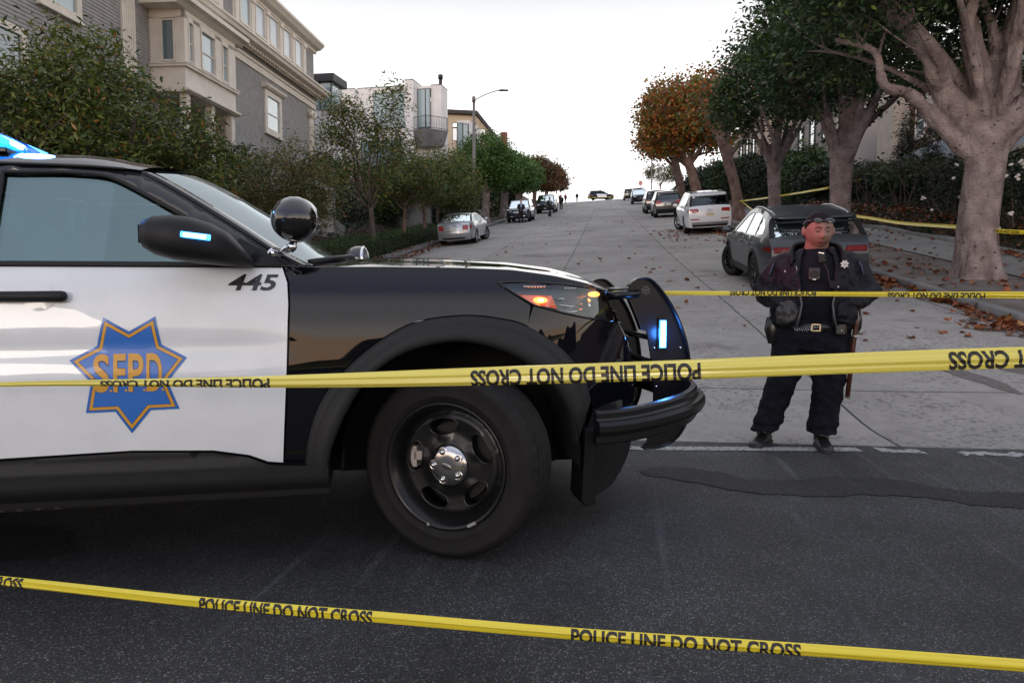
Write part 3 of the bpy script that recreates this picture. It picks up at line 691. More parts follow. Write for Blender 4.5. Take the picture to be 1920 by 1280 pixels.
    for sg in (-1, 1):
        for cx in (0, -wb):
            for i in range(16):
                a0, a1 = [lerp(-.3, math.pi+.3, q/16) for q in (i, i+1)]
                body.add([(cx+AR*math.cos(a0), sg*(S_['hw']-.02), r+AR*math.sin(a0)), (cx+AR*math.cos(a1), sg*(S_['hw']-.02), r+AR*math.sin(a1)), (cx+AR*math.cos(a1), sg*(S_['hw']-.34), r+AR*math.sin(a1)), (cx+AR*math.cos(a0), sg*(S_['hw']-.34), r+AR*math.sin(a0))], [(0, 1, 2, 3)])
            if S_.get('clad', True):
                body.use(trim); A1 = AR+.05; aa = np.linspace(-.25, math.pi+.25, 25)
                pts = [(cx+q*math.cos(a), r+q*math.sin(a)) for a in aa for q in (AR-.01, A1)]
                body.add([(x, sg*(B.W(x, z)+.008), z) for x, z in pts], [(2*i, 2*i+1, 2*i+3, 2*i+2) for i in range(24)]); body.use(DARK)
        if S_.get('clad', True):
            body.use(trim); pts = [(x, z) for x in np.linspace(-wb+AR, -AR, 9) for z in (zb, zb+.13)]
            body.add([(x, sg*(B.W(x, z)+.008), z) for x, z in pts], [(2*i, 2*i+1, 2*i+3, 2*i+2) for i in range(8)]); body.use(DARK)
    body.build('body', None, root, recalc=False)
    # glass
    for tg, nm in (('G', 'rear_window'), ('W', 'windshield')):
        if seg.get(tg):
            m = MB(); m.use(GLASS); strip(m, seg[tg]); m.build(nm, None, root, recalc=False)
            for lo, hi in ((0, 1), (13, 14)):   # dark border of the pane
                f = MB(); f.use(PLAST)
                for i in seg[tg]:
                    q = [rows[i][lo], rows[i][hi], rows[i+1][hi], rows[i+1][lo]]; f.add([(p[0]+(.006 if tg == 'W' else -.006), p[1], p[2]+.006) for p in q], [(0, 1, 2, 3)])
                f.build('window_seal', None, root, recalc=False)
    for sg in (-1, 1):
        for wpoly in wins:
            m = MB(); m.use(GLASS); panel(m, wpoly, B.side(sg, -.012), .14); m.build('window', None, root, recalc=False)
    # cabin
    cab = MB(); cab.use(SEAT); zs = S_['zbelt']; hwc = S_['hw']*.78
    for cx in (-.95, -1.95):
        for sy in ((-.42, .42) if cx > -1.5 else (-.45, .45)):
            cab.box((cx, sy, zs-.12), (.16, .5, .62)); cab.box((cx-.02, sy, zs+.28), (.1, .26, .2))
    cab.box((-.35, 0, zs-.12), (.5, hwc*1.8, .2)); cab.box2((xr+.5, -hwc, zs-.35), (-.4, hwc, zs-.3)); cab.build('seats', None, root)
    # wheels
    tr = S_['hw']-ww*.5-.03
    for sg in (-1, 1):
        wheel(root, 0, sg*tr, r, ww, steer, side=sg, rimmat=S_.get('rim')); wheel(root, -wb, sg*tr, r, ww, 0, side=sg, rimmat=S_.get('rim'))
    # mirrors
    if S_.get('mirror', True):
        mx, mz = S_.get('mir', (-.62, S_['zbelt']+.07))
        for sg in (-1, 1):
            m = MB(); m.use(S_.get('mirm', paint)); yb = sg*(S_['hw']+.11); m.ell((mx, yb, mz), (.07, .115, .075)); m.box((mx+.0, sg*(S_['hw']+.0), mz-.055), (.05, .14, .03)); m.build('wing_mirror', None, root)
    def face_fn(idx, sg_):
        A = np.array([[rows[i][k] for k in range(15)] for i in idx]); TT = np.array(T)
        def f(y, z, off=.006):
            t = max(-1, min(1, y/B.hw)); X = [np.interp(t, TT, A[i, :, 0]) for i in range(len(idx))]; Y = [np.interp(t, TT, A[i, :, 1]) for i in range(len(idx))]; Z = [np.interp(t, TT, A[i, :, 2]) for i in range(len(idx))]
            o_ = np.argsort(Z); Z = np.array(Z)[o_]; return (float(np.interp(z, Z, np.array(X)[o_]))+sg_*off, float(np.interp(z, Z, np.array(Y)[o_])), z)
        return f
    ri = [i for i in range(n) if i <= g0+3 and Pd[i][0] < xr+S_.get('rdepth', .5)]; fi = [i for i in range(n) if i >= g1 and Pd[i][0] > xf-.35]
    rf = face_fn(ri, -1); fr = face_fn(fi, 1)
    def patch(nm, m, poly, where, sp=.07, label=None, off=.006, mirror=True, one=False):
        for sg in ((-1, 1) if mirror else (1,)):
            b = MB(); b.use(m)
            if where == 'F': panel(b, [(sg*a, c) for a, c in poly], lambda y, z: fr(y, z, off), sp)
            elif where == 'Rr': panel(b, [(sg*a, c) for a, c in poly], lambda y, z: rf(y, z, off), sp)
            else: panel(b, poly, B.side(sg, off), sp)
            o = b.build(nm, None, root, recalc=False)
            if label: o['label'] = label
    root_fns = dict(fr=fr, rf=rf, patch=patch, B=B)
    for it in S_.get('patches', []): patch(*it[:4], **(it[4] if len(it) > 4 else {}))
    if 'rails' in S_:
        for sg in (-1, 1):
            m = MB(); m.use(S_.get('railm', SATIN)); pts = [(x, sg*S_['hw']*.66, z) for x, z in S_['rails']]; m.tube(pts, .018, 6); m.build('roof_rail', None, root)
    return root, root_fns
def place(root, s, v, yaw=0., facing=1, dz=0.):
    """stand a car on the street: (s, v) is its front axle; facing 1 = uphill, -1 = towards the viewer; yaw in degrees"""
    a = R(yaw)+(0 if facing > 0 else math.pi); du, dv = math.cos(a), math.sin(a)   # forward in (s, v): v positive = to the right
    L = 2.8; f = Vector(gpt(s, v)); b = Vector(gpt(s-du*L, v-dv*L)); l = Vector(gpt(s+dv*.9, v-du*.9)); r_ = Vector(gpt(s-dv*.9, v+du*.9))
    X = (f-b).normalized(); Y = (l-r_); Y = (Y-X*Y.dot(X)).normalized(); Z = X.cross(Y)
    M = Matrix((X, Y, Z)).transposed().to_4x4(); M.translation = f+Vector((0, 0, dz)); root.matrix_world = M
    return root
# ------------------------------------------------------------------ the police cruiser in front
def hero():
    HZ = [.2, .3, .45, .6, .75, .95, 1.07, 1.13, 1.19, 1.26, 1.5, 1.6, 1.7]; HV = [.93, .955, .985, .997, 1.0, .988, .972, .958, .93, .885, .755, .70, .63]
    # smooth the section curve so that the paint reflects without facets
    zz = np.linspace(.1, 1.8, 341); vv = np.interp(zz, HZ, HV); ker = np.exp(-np.linspace(-2.2, 2.2, 31)**2); ker /= ker.sum(); vv = np.convolve(np.pad(vv, 15, 'edge'), ker, 'valid')
    def plan(x): return (1-.34*max(0, (x-.1)/.72)**2.6)*(1-.12*max(0, (-x-2.9)/.9)**2.2)
    def bow(x, z): return -.012*math.exp(-((z-.60)/.06)**2)*ss(-.55, -.9, x) if False else -.010*math.exp(-((z-.885)/.05)**2)*(1-ss(-1.0, -.55, x))
    def W(x, z): return .995*plan(x)*float(np.interp(z, zz, vv))+bow(x, z)
    def sd(sg, off=0): return lambda x, z: (x, sg*(W(x, z)+off), z)
    root = thing('police_car', 'nearest police cruiser, black and white, number 445 on its door, blue lights on', 'police car', (-.40, 4.0, 0), R(11))
    SP = .035
    archo = spline([(-.70, .30), (-.63, .36), (-.62, .418), (-.6, .544), (-.546, .682), (-.452, .796), (-.326, .899), (-.177, .974), (.018, .999), (.173, .984), (.286, .952), (.431, .863), (.524, .766), (.575, .68), (.60, .58)], 4)
    archo = [p for p in archo if p[1] > .41 and (p[0] < 0 or p[1] > .6)]
    archi = spline([(-.535, .37), (-.528, .42), (-.509, .497), (-.444, .646), (-.349, .772), (-.221, .855), (-.049, .895), (.082, .883), (.216, .837), (.355, .743), (.458, .61), (.498, .50), (.508, .44)], 4)
    gapf = [(-.688, 1.192), (-.668, 1.133), (-.664, 1.05), (-.674, .78), (-.696, .425)]
    ao1 = [p for p in archo if p[0] <= .286]; ao2 = [p for p in archo if p[0] >= .28]
    hood_e = [(.228, 1.180), (0, 1.188), (-.34, 1.190)]
    fender = gapf+[(-.66, .418)]+[(x, z+.004) for x, z in ao1]+[(.30, 1.038), (.225, 1.085), (.155, 1.135), (.27, 1.141), (.466, 1.132), (.60, 1.120), (.577, 1.126), (.417, 1.156)]+hood_e
    doorF = [(x-.008, z) for x, z in gapf]; doorF = [(-.696, 1.192)]+doorF[1:-1]+[(-.704, .425), (-.76, .432), (-.83, .462), (-.96, .486), (-1.25, .498), (-1.79, .484), (-1.81, .8), (-1.81, 1.192)]
    doorR = [(-1.82, 1.192), (-1.82, .8), (-1.80, .484), (-2.28, .475), (-2.36, .62), (-2.46, .80), (-2.62, .95), (-2.70, 1.192)]
    ra = [(x-2.86, z) for x, z in archo]
    quarter = [(-2.71, 1.192), (-2.63, .955), (-2.47, .805)]+[p for p in [(-2.86+.565*math.cos(a), .43+.565*math.sin(a)) for a in np.linspace(R(130), R(0), 4)] if False]+[(-2.37, .62), (-2.32, .50)]
    rarch = [(-2.86+.56*math.cos(a), .43+.56*math.sin(a)) for a in np.linspace(R(20), R(182), 22)]
    quarter = [(-2.71, 1.192), (-2.63, .985)]+[p for p in rarch if p[0] < -2.6]+[(-3.75, .40), (-3.88, .55), (-3.93, .8), (-3.90, 1.0), (-3.86, 1.192)]
    flip = {}
    def skin(nm, poly, m, off=0, sp=SP, par=root, solid=.01, both=True, label=None, holes=()):
        outs = []
        for sg in ((-1, 1) if both else (-1,)):
            b = MB(); b.use(m); panel(b, poly, sd(sg, off), sp, holes)
            if sg < 0: pass
            o = b.build(nm, None, par, recalc=False); fixn(o, sg); outs.append(o)
            anorm(o, sg)
            if label: o['label'] = label
        return outs
    def anorm(o, sg):
        me = o.data; out = []
        for v in me.vertices:
            x, _, z = v.co; e = .006
            wx = (W(x+e, z)-W(x-e, z))/(2*e); wz = (W(x, z+e)-W(x, z-e))/(2*e); out.append(Vector((-wx, sg, -wz)).normalized())
        me.normals_split_custom_set_from_vertices(out)
    def fixn(o, sg):
        me = o.data; 
        if len(me.polygons) and (me.polygons[len(me.polygons)//2].normal.y*sg < 0): me.flip_normals()
    skin('fender', fender, BLACKP)
    df = skin('door', doorF, WHITEP, label='white front door'); dr = skin('door', doorR, WHITEP, label='white rear door')
    skin('quarter_panel', quarter, BLACKP)
    # cladding: wheel-arch trims and rocker
    def lip(nm, outer, inner, off):
        for sg in (-1, 1):
            b = MB(); b.use(PLASTG); rs = []
            nO = len(outer)
            io = [inner[int(round(i*(len(inner)-1)/(nO-1)))] for i in range(nO)]
            for (xo, zo), (xi, zi) in zip(outer, io):
                p = []
                for t, d in ((0, -.004), (.03, .012), (.30, .022), (.36, .020), (.42, .030), (.85, .040), (1.0, .028), (1.0, -.09)):
                    x = xo+(xi-xo)*t; z = zo+(zi-zo)*t; p.append((x, sg*(W(x, max(.2, z))+d*off), z))
                rs.append(p)
            b.rings(rs, False, False); o = b.build(nm, None, root, recalc=False)
            me = o.data
            if me.polygons[len(me.polygons)//2].normal.y*sg < 0: me.flip_normals()
    lip('wheel_arch_trim', archo, archi, 1.0)
    lip('wheel_arch_trim', [(-2.86+.565*math.cos(a), .43+.565*math.sin(a)) for a in np.linspace(R(190), R(-10), 40)], [(-2.86+.455*math.cos(a), .42+.47*math.sin(a)) for a in np.linspace(R(196), R(-16), 40)], 1.0)
    rock = [(-.53, .29), (-.53, .412), (-.70, .420), (-.756, .427), (-.83, .457), (-.96, .480), (-1.25, .492), (-1.72, .478), (-2.30, .470), (-2.36, .40), (-2.30, .27), (-1.73, .262), (-.71, .268)]
    for sg in (-1, 1):
        b = MB(); b.use(PLASTG)
        def rk(x, z, sg=sg):
            k = .035*ss(.27, .36, z)*(1-.6*ss(.42, .49, z)); groove = -.014*math.exp(-((z-.452)/.009)**2)*(1 if -2.2 < x < -.885 else 0)-.010*math.exp(-((z-.405)/.008)**2)*(1 if -2.2 < x < -.885 else 0)
            return (x, sg*(W(x, max(z, .3))+k+groove-.05*ss(.36, .26, z)), z)
        panel(b, rock, rk, .022); o = b.build('rocker_panel', None, root, recalc=False); fixn(o, sg)
    # bumper
    xe = lambda z: float(np.interp(z, [.18, .25, .32, .45, .6, .72, .85, .96, 1.03, 1.10, 1.14], [.76, .85, .905, .93, .93, .91, .85, .765, .72, .665, .64]))
    bump_hi = [(.285, .958), (.312, 1.036), (.46, .998), (.57, .977), (.70, .958), (.77, .955), (.85, .85), (.91, .72), (.93, .6), (.93, .55), (.60, .55), (.603, .6)]+ao2[::-1][1:]
    bump_lo = [(.60, .548), (.93, .548), (.93, .45), (.905, .32), (.85, .25), (.77, .185), (.64, .15), (.57, .2), (.53, .34), (.56, .46)]
    skin('bumper', bump_hi, BLACKP); skin('lower_bumper', bump_lo, PLAST, off=-.004)
    for sg in (-1, 1):   # mud flap ahead of the wheel
        b = MB(); b.prism([(.535, .19), (.55, .16), (.60, .17), (.60, .5), (.55, .5)], .74, .93, lambda x, z, y, sg=sg: (x, sg*y, z)); b.build('mud_flap', mat('flap rubber', (.006, .006, .006), .7, spec=.2), root, bevel=.006)
    # front face between the corners
    def fas(nm, y0, y1, zlo, zhi, m, off=0, ny=22, nz=10):
        b = MB(); b.use(m)
        def f(u, z):
            w = W(xe(z), z); y = u*w; return (xe(z)+(.14-.05*ss(.9, .7, z))*(1-u*u)+off, y, z)
        b.grid(np.linspace(y0, y1, ny), np.linspace(zlo, zhi, nz), f); o = b.build(nm, None, root, recalc=False)
        if o.data.polygons[0].normal.x < 0: o.data.flip_normals()
        return o
    fas('front_fascia', -1, 1, .55, .72, BLACKP); fas('front_fascia_lower', -1, 1, .19, .55, PLAST)
    fas('front_fascia_top', -1, 1, 1.03, 1.10, BLACKP); fas('grille', -.72, .72, .72, 1.03, mat('grille mesh', (.008, .008, .009), .5, bump=1, bscale=60))
    for a, b_ in ((-1, -.72), (.72, 1)): fas('front_corner', a, b_, .72, .955, BLACKP, ny=6)
    b = MB(); b.use(MATTEB)
    for z in (.79, .86, .93, .99):
        b.tube([(xe(z)+(.14-.05*ss(.9, .7, z))*(1-u*u)+.006, u*W(xe(z), z), z) for u in np.linspace(-.7, .7, 15)], .009, 6)
    b.build('grille_bar', None, root)
    # hood
    ue = np.array([-.70, -.62, -.34, 0, .228, .417, .577, .70]); ze = np.array([1.190, 1.190, 1.192, 1.190, 1.182, 1.158, 1.128, 1.092])
    us = np.linspace(-.66, .70, 46); ts = [math.copysign(1-(1-abs(t))**1.5, t) for t in np.linspace(-1, 1, 41)]
    b = MB(); b.use(BLACKP)
    def hf(u, t):
        fwd = .15*ss(-.1, .72, u)+.15*(1-ss(-.66, -.3, u)); z = float(np.interp(u, ue, ze)); K = float(np.interp(u, [-.66, -.3, .4, .7], [.052, .060, .047, .018]))
        w = W(u, z)-.002; ridge = .010*math.exp(-((abs(t)-.55)/.10)**2)*ss(-.6, 0, u)*(1-ss(.5, .7, u))
        return (u+fwd*(1-t*t), t*w, z+.004+K*(1-abs(t)**2.6)+ridge)
    b.grid(us, ts, hf); o = b.build('hood', None, root, recalc=False)
    if o.data.polygons[50].normal.z < 0: o.data.flip_normals()
    o.modifiers.new('solid', 'SOLIDIFY').thickness = .012
    # greenhouse
    side_e = spline([(-.608, 1.200), (-.718, 1.26), (-.865, 1.357), (-1.036, 1.465), (-1.185, 1.553), (-1.262, 1.590)], 4)
    wtop = [(.60, -1.30)]
    def ws(k, t, lo=0):
        x, z = side_e[k]; w = W(x, z)-.012; q = k/(len(side_e)-1); return (x+(.17-.05*q)*(1-t*t), t*w, z+.035*(1-t*t)*(1-q)+.05*(1-t*t)*q)
    ks = range(len(side_e)); b = MB(); b.use(GLASSW); b.grid(ks, np.linspace(-.94, .94, 25), lambda k, t: ws(int(k), t)); o = b.build('windshield', None, root, recalc=False)
    if o.data.polygons[5].normal.z < 0: o.data.flip_normals()
    for sg in (-1, 1):
        b = MB(); b.use(BLACKP); b.grid(ks, [sg*.94, sg*.97, sg*1.0, sg*1.012], lambda k, t: ws(int(k), t)); o = b.build('windshield_pillar', None, root, recalc=False)
        if o.data.polygons[5].normal.z < 0: o.data.flip_normals()
        o.modifiers.new('solid', 'SOLIDIFY').thickness = .02
    # roof
    rx = np.linspace(-3.66, -1.262, 40)
    def rz(x): return float(np.interp(x, [-3.7, -3.2, -2.4, -1.8, -1.5, -1.36, -1.262], [1.52, 1.565, 1.60, 1.606, 1.604, 1.598, 1.588]))
    def rf_(x, t):
        w = W(x, rz(x)); q = 1-abs(t)**5; fw = .12*(1-t*t)*ss(-1.7, -1.262, x); hh = .085*(1-.42*ss(-1.55, -1.262, x)); return (x+fw, t*w, rz(x)+hh*q)
    b = MB(); b.use(BLACKP); b.grid(rx, [math.copysign(1-(1-abs(t))**1.8, t) for t in np.linspace(-1, 1, 41)], rf_); o = b.build('roof', None, root, recalc=False)
    if o.data.polygons[50].normal.z < 0: o.data.flip_normals()
    # frames with window openings
    frame = [(-.62, 1.196)]+[(x-.012, z-.012) for x, z in side_e[1:]]+[(x, rz(x)-.012) for x in rx[::-1][1::3]]+[(-3.66, 1.50), (-3.84, 1.22), (-3.86, 1.196)]
    winF = spline([(-.775, 1.206), (-.881, 1.276), (-1.027, 1.365), (-1.175, 1.451), (-1.323, 1.533), (-1.400, 1.562), (-1.50, 1.570), (-1.582, 1.571), (-1.762, 1.565)], 3)+[(-1.745, 1.206)]
    winR = [(-1.83, 1.206), (-1.85, 1.566), (-2.0, 1.566), (-2.4, 1.56), (-2.62, 1.54), (-2.68, 1.206)]
    winQ = [(-2.80, 1.206), (-2.76, 1.52), (-3.1, 1.50), (-3.45, 1.44), (-3.62, 1.206)]
    for sg in (-1, 1):
        b = MB(); b.use(mat('window frame black', (.010, .0105, .013), .3, coat=.5)); panel(b, frame, sd(sg, -.006), .045, [winF, winR, winQ]); o = b.build('window_frame', None, root, recalc=False); fixn(o, sg)
        md = o.modifiers.new('solid', 'SOLIDIFY'); md.thickness = .03; md.offset = -1
        # rubber seal round the opening and the waist strip
        for k, (w_, par) in enumerate(((winF, df), (winR, dr), (winQ, None))):
            b = MB(); b.use(GLASSH); panel(b, w_, sd(sg, -.022), .05); g = b.build('window', None, (par[0 if sg < 0 else 1] if par else root), recalc=False); fixn(g, sg)
            if k == 0:
                b = MB(); b.use(glassmat('added pale pane', (.80, .86, .86), .11, .12, (.8, .96, .95))); panel(b, [(-1.36, 1.212), (-1.36, 1.535), (-1.45, 1.556), (-1.735, 1.556), (-1.725, 1.212)], sd(sg, -.034), .06); b.build('inner_pane', None, par[0 if sg < 0 else 1], recalc=False)  # pane added to lighten the rear part of the front window
            if k < 2:
                b = MB(); b.use(PLAST); b.tube([(x, sg*(W(x, z)-.008), z) for x, z in densify(w_, .05)+[w_[0]]], .008, 6, cap=False); b.build('window_seal', None, par[0 if sg < 0 else 1])
        b = MB(); b.use(PLAST); b.tube([(x, sg*(W(x, 1.199)+.002), 1.199) for x in np.linspace(-2.7, -.70, 30)], .009, 6); b.build('waist_strip', None, root)
        # black plastic triangle at the mirror foot
        b = MB(); b.use(PLAST); panel(b, [(-.64, 1.204), (-.78, 1.204), (-.90, 1.287), (-.86, 1.31), (-.72, 1.232)], sd(sg, .002), .04); o = b.build('mirror_base', None, root, recalc=False); fixn(o, sg)
        # drip moulding line
        b = MB(); b.use(SATIN if False else PLAST); b.tube([(x, sg*(W(x, rz(x)-.004)+.0), rz(x)-.004) for x in rx[::2]], .006, 5); b.build('drip_rail', None, root)
    # rear end
    b = MB(); b.use(BLACKP)
    back = [(-3.66, 1.52), (-3.78, 1.36), (-3.86, 1.19), (-3.91, 1.0), (-3.93, .8), (-3.88, .55), (-3.78, .40), (-3.6, .3)]
    b.grid(range(len(back)), np.linspace(-1, 1, 13), lambda k, t: (back[int(k)][0]-.08*(1-t*t), t*W(*back[int(k)]), back[int(k)][1])); b.build('tailgate', None, root)
    for sg in (-1, 1):
        b = MB(); b.use(REDL); panel(b, [(-3.62, 1.0), (-3.92, .95), (-3.88, 1.16), (-3.68, 1.14)], sd(sg, .006), .06); b.build('tail_light', None, root, recalc=False)
    # wheels
    wr = .386; WC = (0, .87)
    def steel_wheel(x, y, steer, side_):
        b = MB(); b.use(STEELB); f = -1
        b.lathe([(.215, .10), (.205, .06), (.19, .0), (.20, -.05), (.222, -.085), (.2345, -.122), (.249, -.130), (.254, -.126), (.253, -.112)], axis='y', n=72)
        def dish(px, pz):
            r_ = math.hypot(px, pz); d = float(np.interp(r_, [0, .05, .085, .10, .13, .165, .190, .208, .218, .225], [-.088, -.088, -.086, -.080, -.074, -.078, -.082, -.072, -.062, -.075]))
            a = math.atan2(pz, px); k = math.cos(5*(a-R(36)-off)); d -= .008*max(0, k)*ss(.085, .11, r_)*(1-ss(.17, .2, r_)); return (px, d, pz)
        off = R(90-36)
        holes = []
        for k in range(5):
            a = R(100)+2*math.pi*k/5; h = []
            for j in range(22):
                q = 2*math.pi*j/22; tr_ = .154+.034*math.copysign(abs(math.sin(q))**.8, math.sin(q)); ta = a+.40*math.copysign(abs(math.cos(q))**.9, math.cos(q))*(1+.12*math.sin(q)); h.append((tr_*math.cos(ta), tr_*math.sin(ta)))
            holes.append(h)
        off = R(100)-R(36)+R(36)+R(36)
        circ = [(.222*math.cos(2*math.pi*j/72), .222*math.sin(2*math.pi*j/72)) for j in range(72)]
        v, fcs = tri2d(circ, holes, .011); b.add([dish(p, q) for p, q in v], fcs)
        # rolled edges of the slots
        for h in holes:
            rs = []
            for (hx, hz) in h+[h[0]]:
                d = dish(hx, hz)[1]; cx = sum(p[0] for p in h)/22; cz = sum(p[1] for p in h)/22
                rs.append([(hx+(hx-cx)*.05, d-.001, hz+(hz-cz)*.05), (hx+(hx-cx)*.0, d-.0055, hz), (hx-(hx-cx)*.08, d+.004, hz-(hz-cz)*.08), (hx-(hx-cx)*.10, d+.03, hz-(hz-cz)*.10)])
            b.rings(rs, False, False)
        b.use(mat('brake iron', (.012, .010, .009), .7)); b.lathe([(.001, -.02), (.16, -.02)], axis='y', n=36)
        b.use(mat('caliper', (.42, .36, .33), .5)); b.box((-.172, -.035, .015), (.030, .05, .085)); b.box((-.150, -.05, .02), (.035, .02, .035)); b.use(DARK); b.lathe([(.001, .03), (.21, .03)], axis='y', n=30)
        w_ = b.build('wheel', None, root, (x, y, wr), (0, 0, steer+(math.pi if side_ > 0 else 0)), recalc=False)
        t = MB(); t.use(RUB); n = 132; rs = []
        pr = [(.238, -.100), (.246, -.112), (.258, -.124), (.275, -.130), (.279, -.1335), (.283, -.131), (.305, -.1325), (.330, -.130), (.338, -.1315), (.346, -.126), (.357, -.116), (.365, -.104), (.3685, -.092), (.3700, -.080), (.3705, -.072), (.3625, -.070), (.3625, -.064), (.3712, -.062), (.372, -.030), (.364, -.028), (.364, -.020), (.372, -.018), (.372, .018), (.364, .020), (.364, .028), (.372, .030), (.3712, .062), (.3625, .064), (.3625, .07), (.370, .075), (.365, .1), (.35, .122), (.3, .13), (.26, .12), (.238, .10)]
        for (r_, h) in pr:
            ring = []
            for k in range(n):
                a = 2*math.pi*(k+(.5 if .36 < r_ and abs(h) > .06 else 0)*0)/n; rr_ = r_
                if k % 3 == 0 and r_ > .3600 and -.108 < h < -.074: rr_ -= .007
                if k % 3 == 1 and r_ > .3695 and abs(h) < .062: rr_ -= .004
                zc = rr_*math.sin(a)
                if zc < -.366: zc = -.366-(abs(zc)-.366)*.2
                ring.append((rr_*math.cos(a), h*(1+.05*max(0, -math.sin(a)-.9)*10), zc))
            rs.append(ring)
        t.rings(rs, True, False); t.build('tyre', None, w_, recalc=False); w_.scale = (1.045, 1.045, 1.045)
        c = MB(); c.use(mat('hub chrome', (.62, .61, .60), .16, metal=1)); c.lathe([(.001, -.113), (.03, -.113), (.055, -.110), (.072, -.104), (.083, -.094), (.086, -.080), (.084, -.070)], axis='y', n=48)
        for k in range(5):
            a = R(100)+2*math.pi*k/5+R(8); cx, cz = .057*math.cos(a), .057*math.sin(a); c.ell((cx, -.108, cz), (.0125, .014, .0125), nu=16, nv=10); c.lathe([(.014, -.102), (.0175, -.111), (.0205, -.104)], (cx, 0, cz), 'y', 20)
        c.use(mat('hub badge', (.25, .25, .26), .3, metal=1)); c.ell((0, -.1135, 0), (.024, .002, .0105), Matrix.Rotation(R(20), 3, 'Y'), 20, 8); c.build('hub_cap', None, w_, recalc=False)
        k = MB(); k.use(mat('wheel weight', (.45, .45, .46), .4, metal=.7)); a = R(-62); k.box((.243*math.cos(a), -.130, .243*math.sin(a)), (.038, .008, .012), Matrix.Rotation(R(-28), 3, 'Y')); k.build('balance_weight', None, w_); k = MB(); k.use(mat('wheel weight')); a = R(-107); k.box((.243*math.cos(a), -.130, .243*math.sin(a)), (.012, .008, .010), Matrix.Rotation(R(17), 3, 'Y')); k.build('balance_weight', None, w_)
        return w_
    steel_wheel(0, -.900, R(-31), -1); steel_wheel(0, .880, R(-27), 1); steel_wheel(-2.86, -.865, 0, -1); steel_wheel(-2.86, .865, 0, 1)
    # wheel houses, floor and engine bay closed off in black
    b = MB(); b.use(DARK)
    for cx in (0, -2.86):
        for sg in (-1, 1):
            aa = np.linspace(R(-6), R(186), 24); ri = .50
            b.rings([[(cx+.02+ri*math.cos(a), sg*(W(cx, .7)-.03), .40+ri*.98*math.sin(a)), (cx+.02+ri*math.cos(a), sg*.45, .40+ri*.98*math.sin(a))] for a in aa], False, False)
            b.box2((cx-.5, sg*.44, .25), (cx+.54, sg*.42, .9))
    b.box2((-3.6, -.42, .25), (.70, .42, .55)); b.box2((-2.33, -.93, .28), (-.53, .93, .46)); b.box2((-3.75, -.85, .35), (-3.35, .85, .9)); b.box2((.55, -.6, .3), (.75, .6, .95)); b.box2((-2.33, -.90, .46), (-.55, .90, .52))
    b.box2((-.56, -.88, .3), (-.53, .88, 1.1))
    b.build('underbody', None, root)
    # cabin
    b = MB(); b.use(mat('grey seat', (.11, .11, .115), .85))
    for sy in (-.42, .42):
        b.box((-1.62, sy, 1.02), (.16, .52, .68), Matrix.Rotation(R(-10), 3, 'Y')); b.box((-1.35, sy, .72), (.55, .52, .16)); b.box((-1.73, sy, 1.42), (.10, .27, .17))
    b.box((-2.75, 0, 1.0), (.18, 1.3, .66)); b.build('seats', None, root, bevel=.03)
    b = MB(); b.use(PLAST); b.box((-.72, 0, 1.06), (.42, 1.62, .22)); b.box((-.98, .42, 1.12), (.10, .4, .10)); b.build('dashboard', None, root, bevel=.04)
    b = MB(); b.use(PLAST); b.lathe([(.19, -.012), (.20, 0), (.19, .012), (.18, 0), (.19, -.012)], axis='x', n=28); b.box((0, 0, 0), (.02, .36, .05)); b.build('steering_wheel', None, root, (-1.12, .42, 1.12), (0, R(-22), 0))
    b = MB(); b.use(glassmat('partition', (.55, .62, .64), .12)); b.add([(-1.92, -.66, .9), (-1.92, .66, .9), (-1.88, .60, 1.58), (-1.88, -.60, 1.58)], [(0, 1, 2, 3)]); b.use(MATTEB); b.tube([(-1.92, -.68, .85), (-1.88, -.61, 1.6), (-1.88, .61, 1.6), (-1.92, .68, .85)], .016, 6); b.build('partition', None, root)
    b = MB(); b.use(mat('headliner', (.30, .30, .29), .9)); b.grid(rx[2:-2], np.linspace(-.93, .93, 9), lambda x, t: (rf_(x, t)[0], rf_(x, t)[1], rf_(x, t)[2]-.035)); b.build('headliner', None, root)
    # door handle in its scooped recess
    for sg, par in ((-1, df[0]), (1, df[1])):
        for hx in (-1.455,):
            b = MB(); b.use(WHITEP)
            def cup(u, v_, sg=sg, hx=hx):
                x = hx-.10+.055*u*math.sqrt(max(0, 1)); z = 1.080+.052*v_; return (x, sg*(W(x, z)+.0015+.004*(1-u*u)*(1-v_*v_)), z)
            us_ = np.linspace(-1, 1, 9); b.add([cup(math.cos(q)*k, math.sin(q)*k) for k in (.02, .5, 1) for q in np.linspace(0, 2*math.pi, 24, endpoint=False)], [(i*24+j, i*24+(j+1) % 24, (i+1)*24+(j+1) % 24, (i+1)*24+j) for i in range(2) for j in range(24)]); b.build('handle_recess', None, par)
            b = MB(); b.use(PLAST); rs = []
            for q, rz_, ry in ((-.27, .0155, .012), (-.262, .020, .020), (-.235, .021, .024), (-.228, .018, .019), (-.222, .019, .022), (-.10, .020, .026), (-.02, .021, .026), (-.006, .018, .020), (0, .010, .012)):
                x = hx+q+.0; ring = []
                for k in range(14):
                    a = 2*math.pi*k/14; ring.append((x, sg*(W(x, 1.082)+.022+ry*math.cos(a)*.8), 1.082+rz_*math.copysign(abs(math.sin(a))**.7, math.sin(a))))
                rs.append(ring)
            b.rings(rs, True, True); b.build('handle', None, par)
    # number and star
    DEC = mat('decal black', (.012, .012, .014), .4, coat=.5)
    b = MB(); b.use(DEC); text_surface(b, '445', lambda u, v_: (lambda x, z: (x, -(W(x, z)+.0025), z))(-.902+.176*u+.022*v_, 1.102+.064*v_), bold=.025, cuts=3, cutu=5); b.build('door_number', None, df[0], recalc=False)
    def P_(x, y): return (-1.454+(x-130)*.001855, 1.004-(y-594)*.002014)
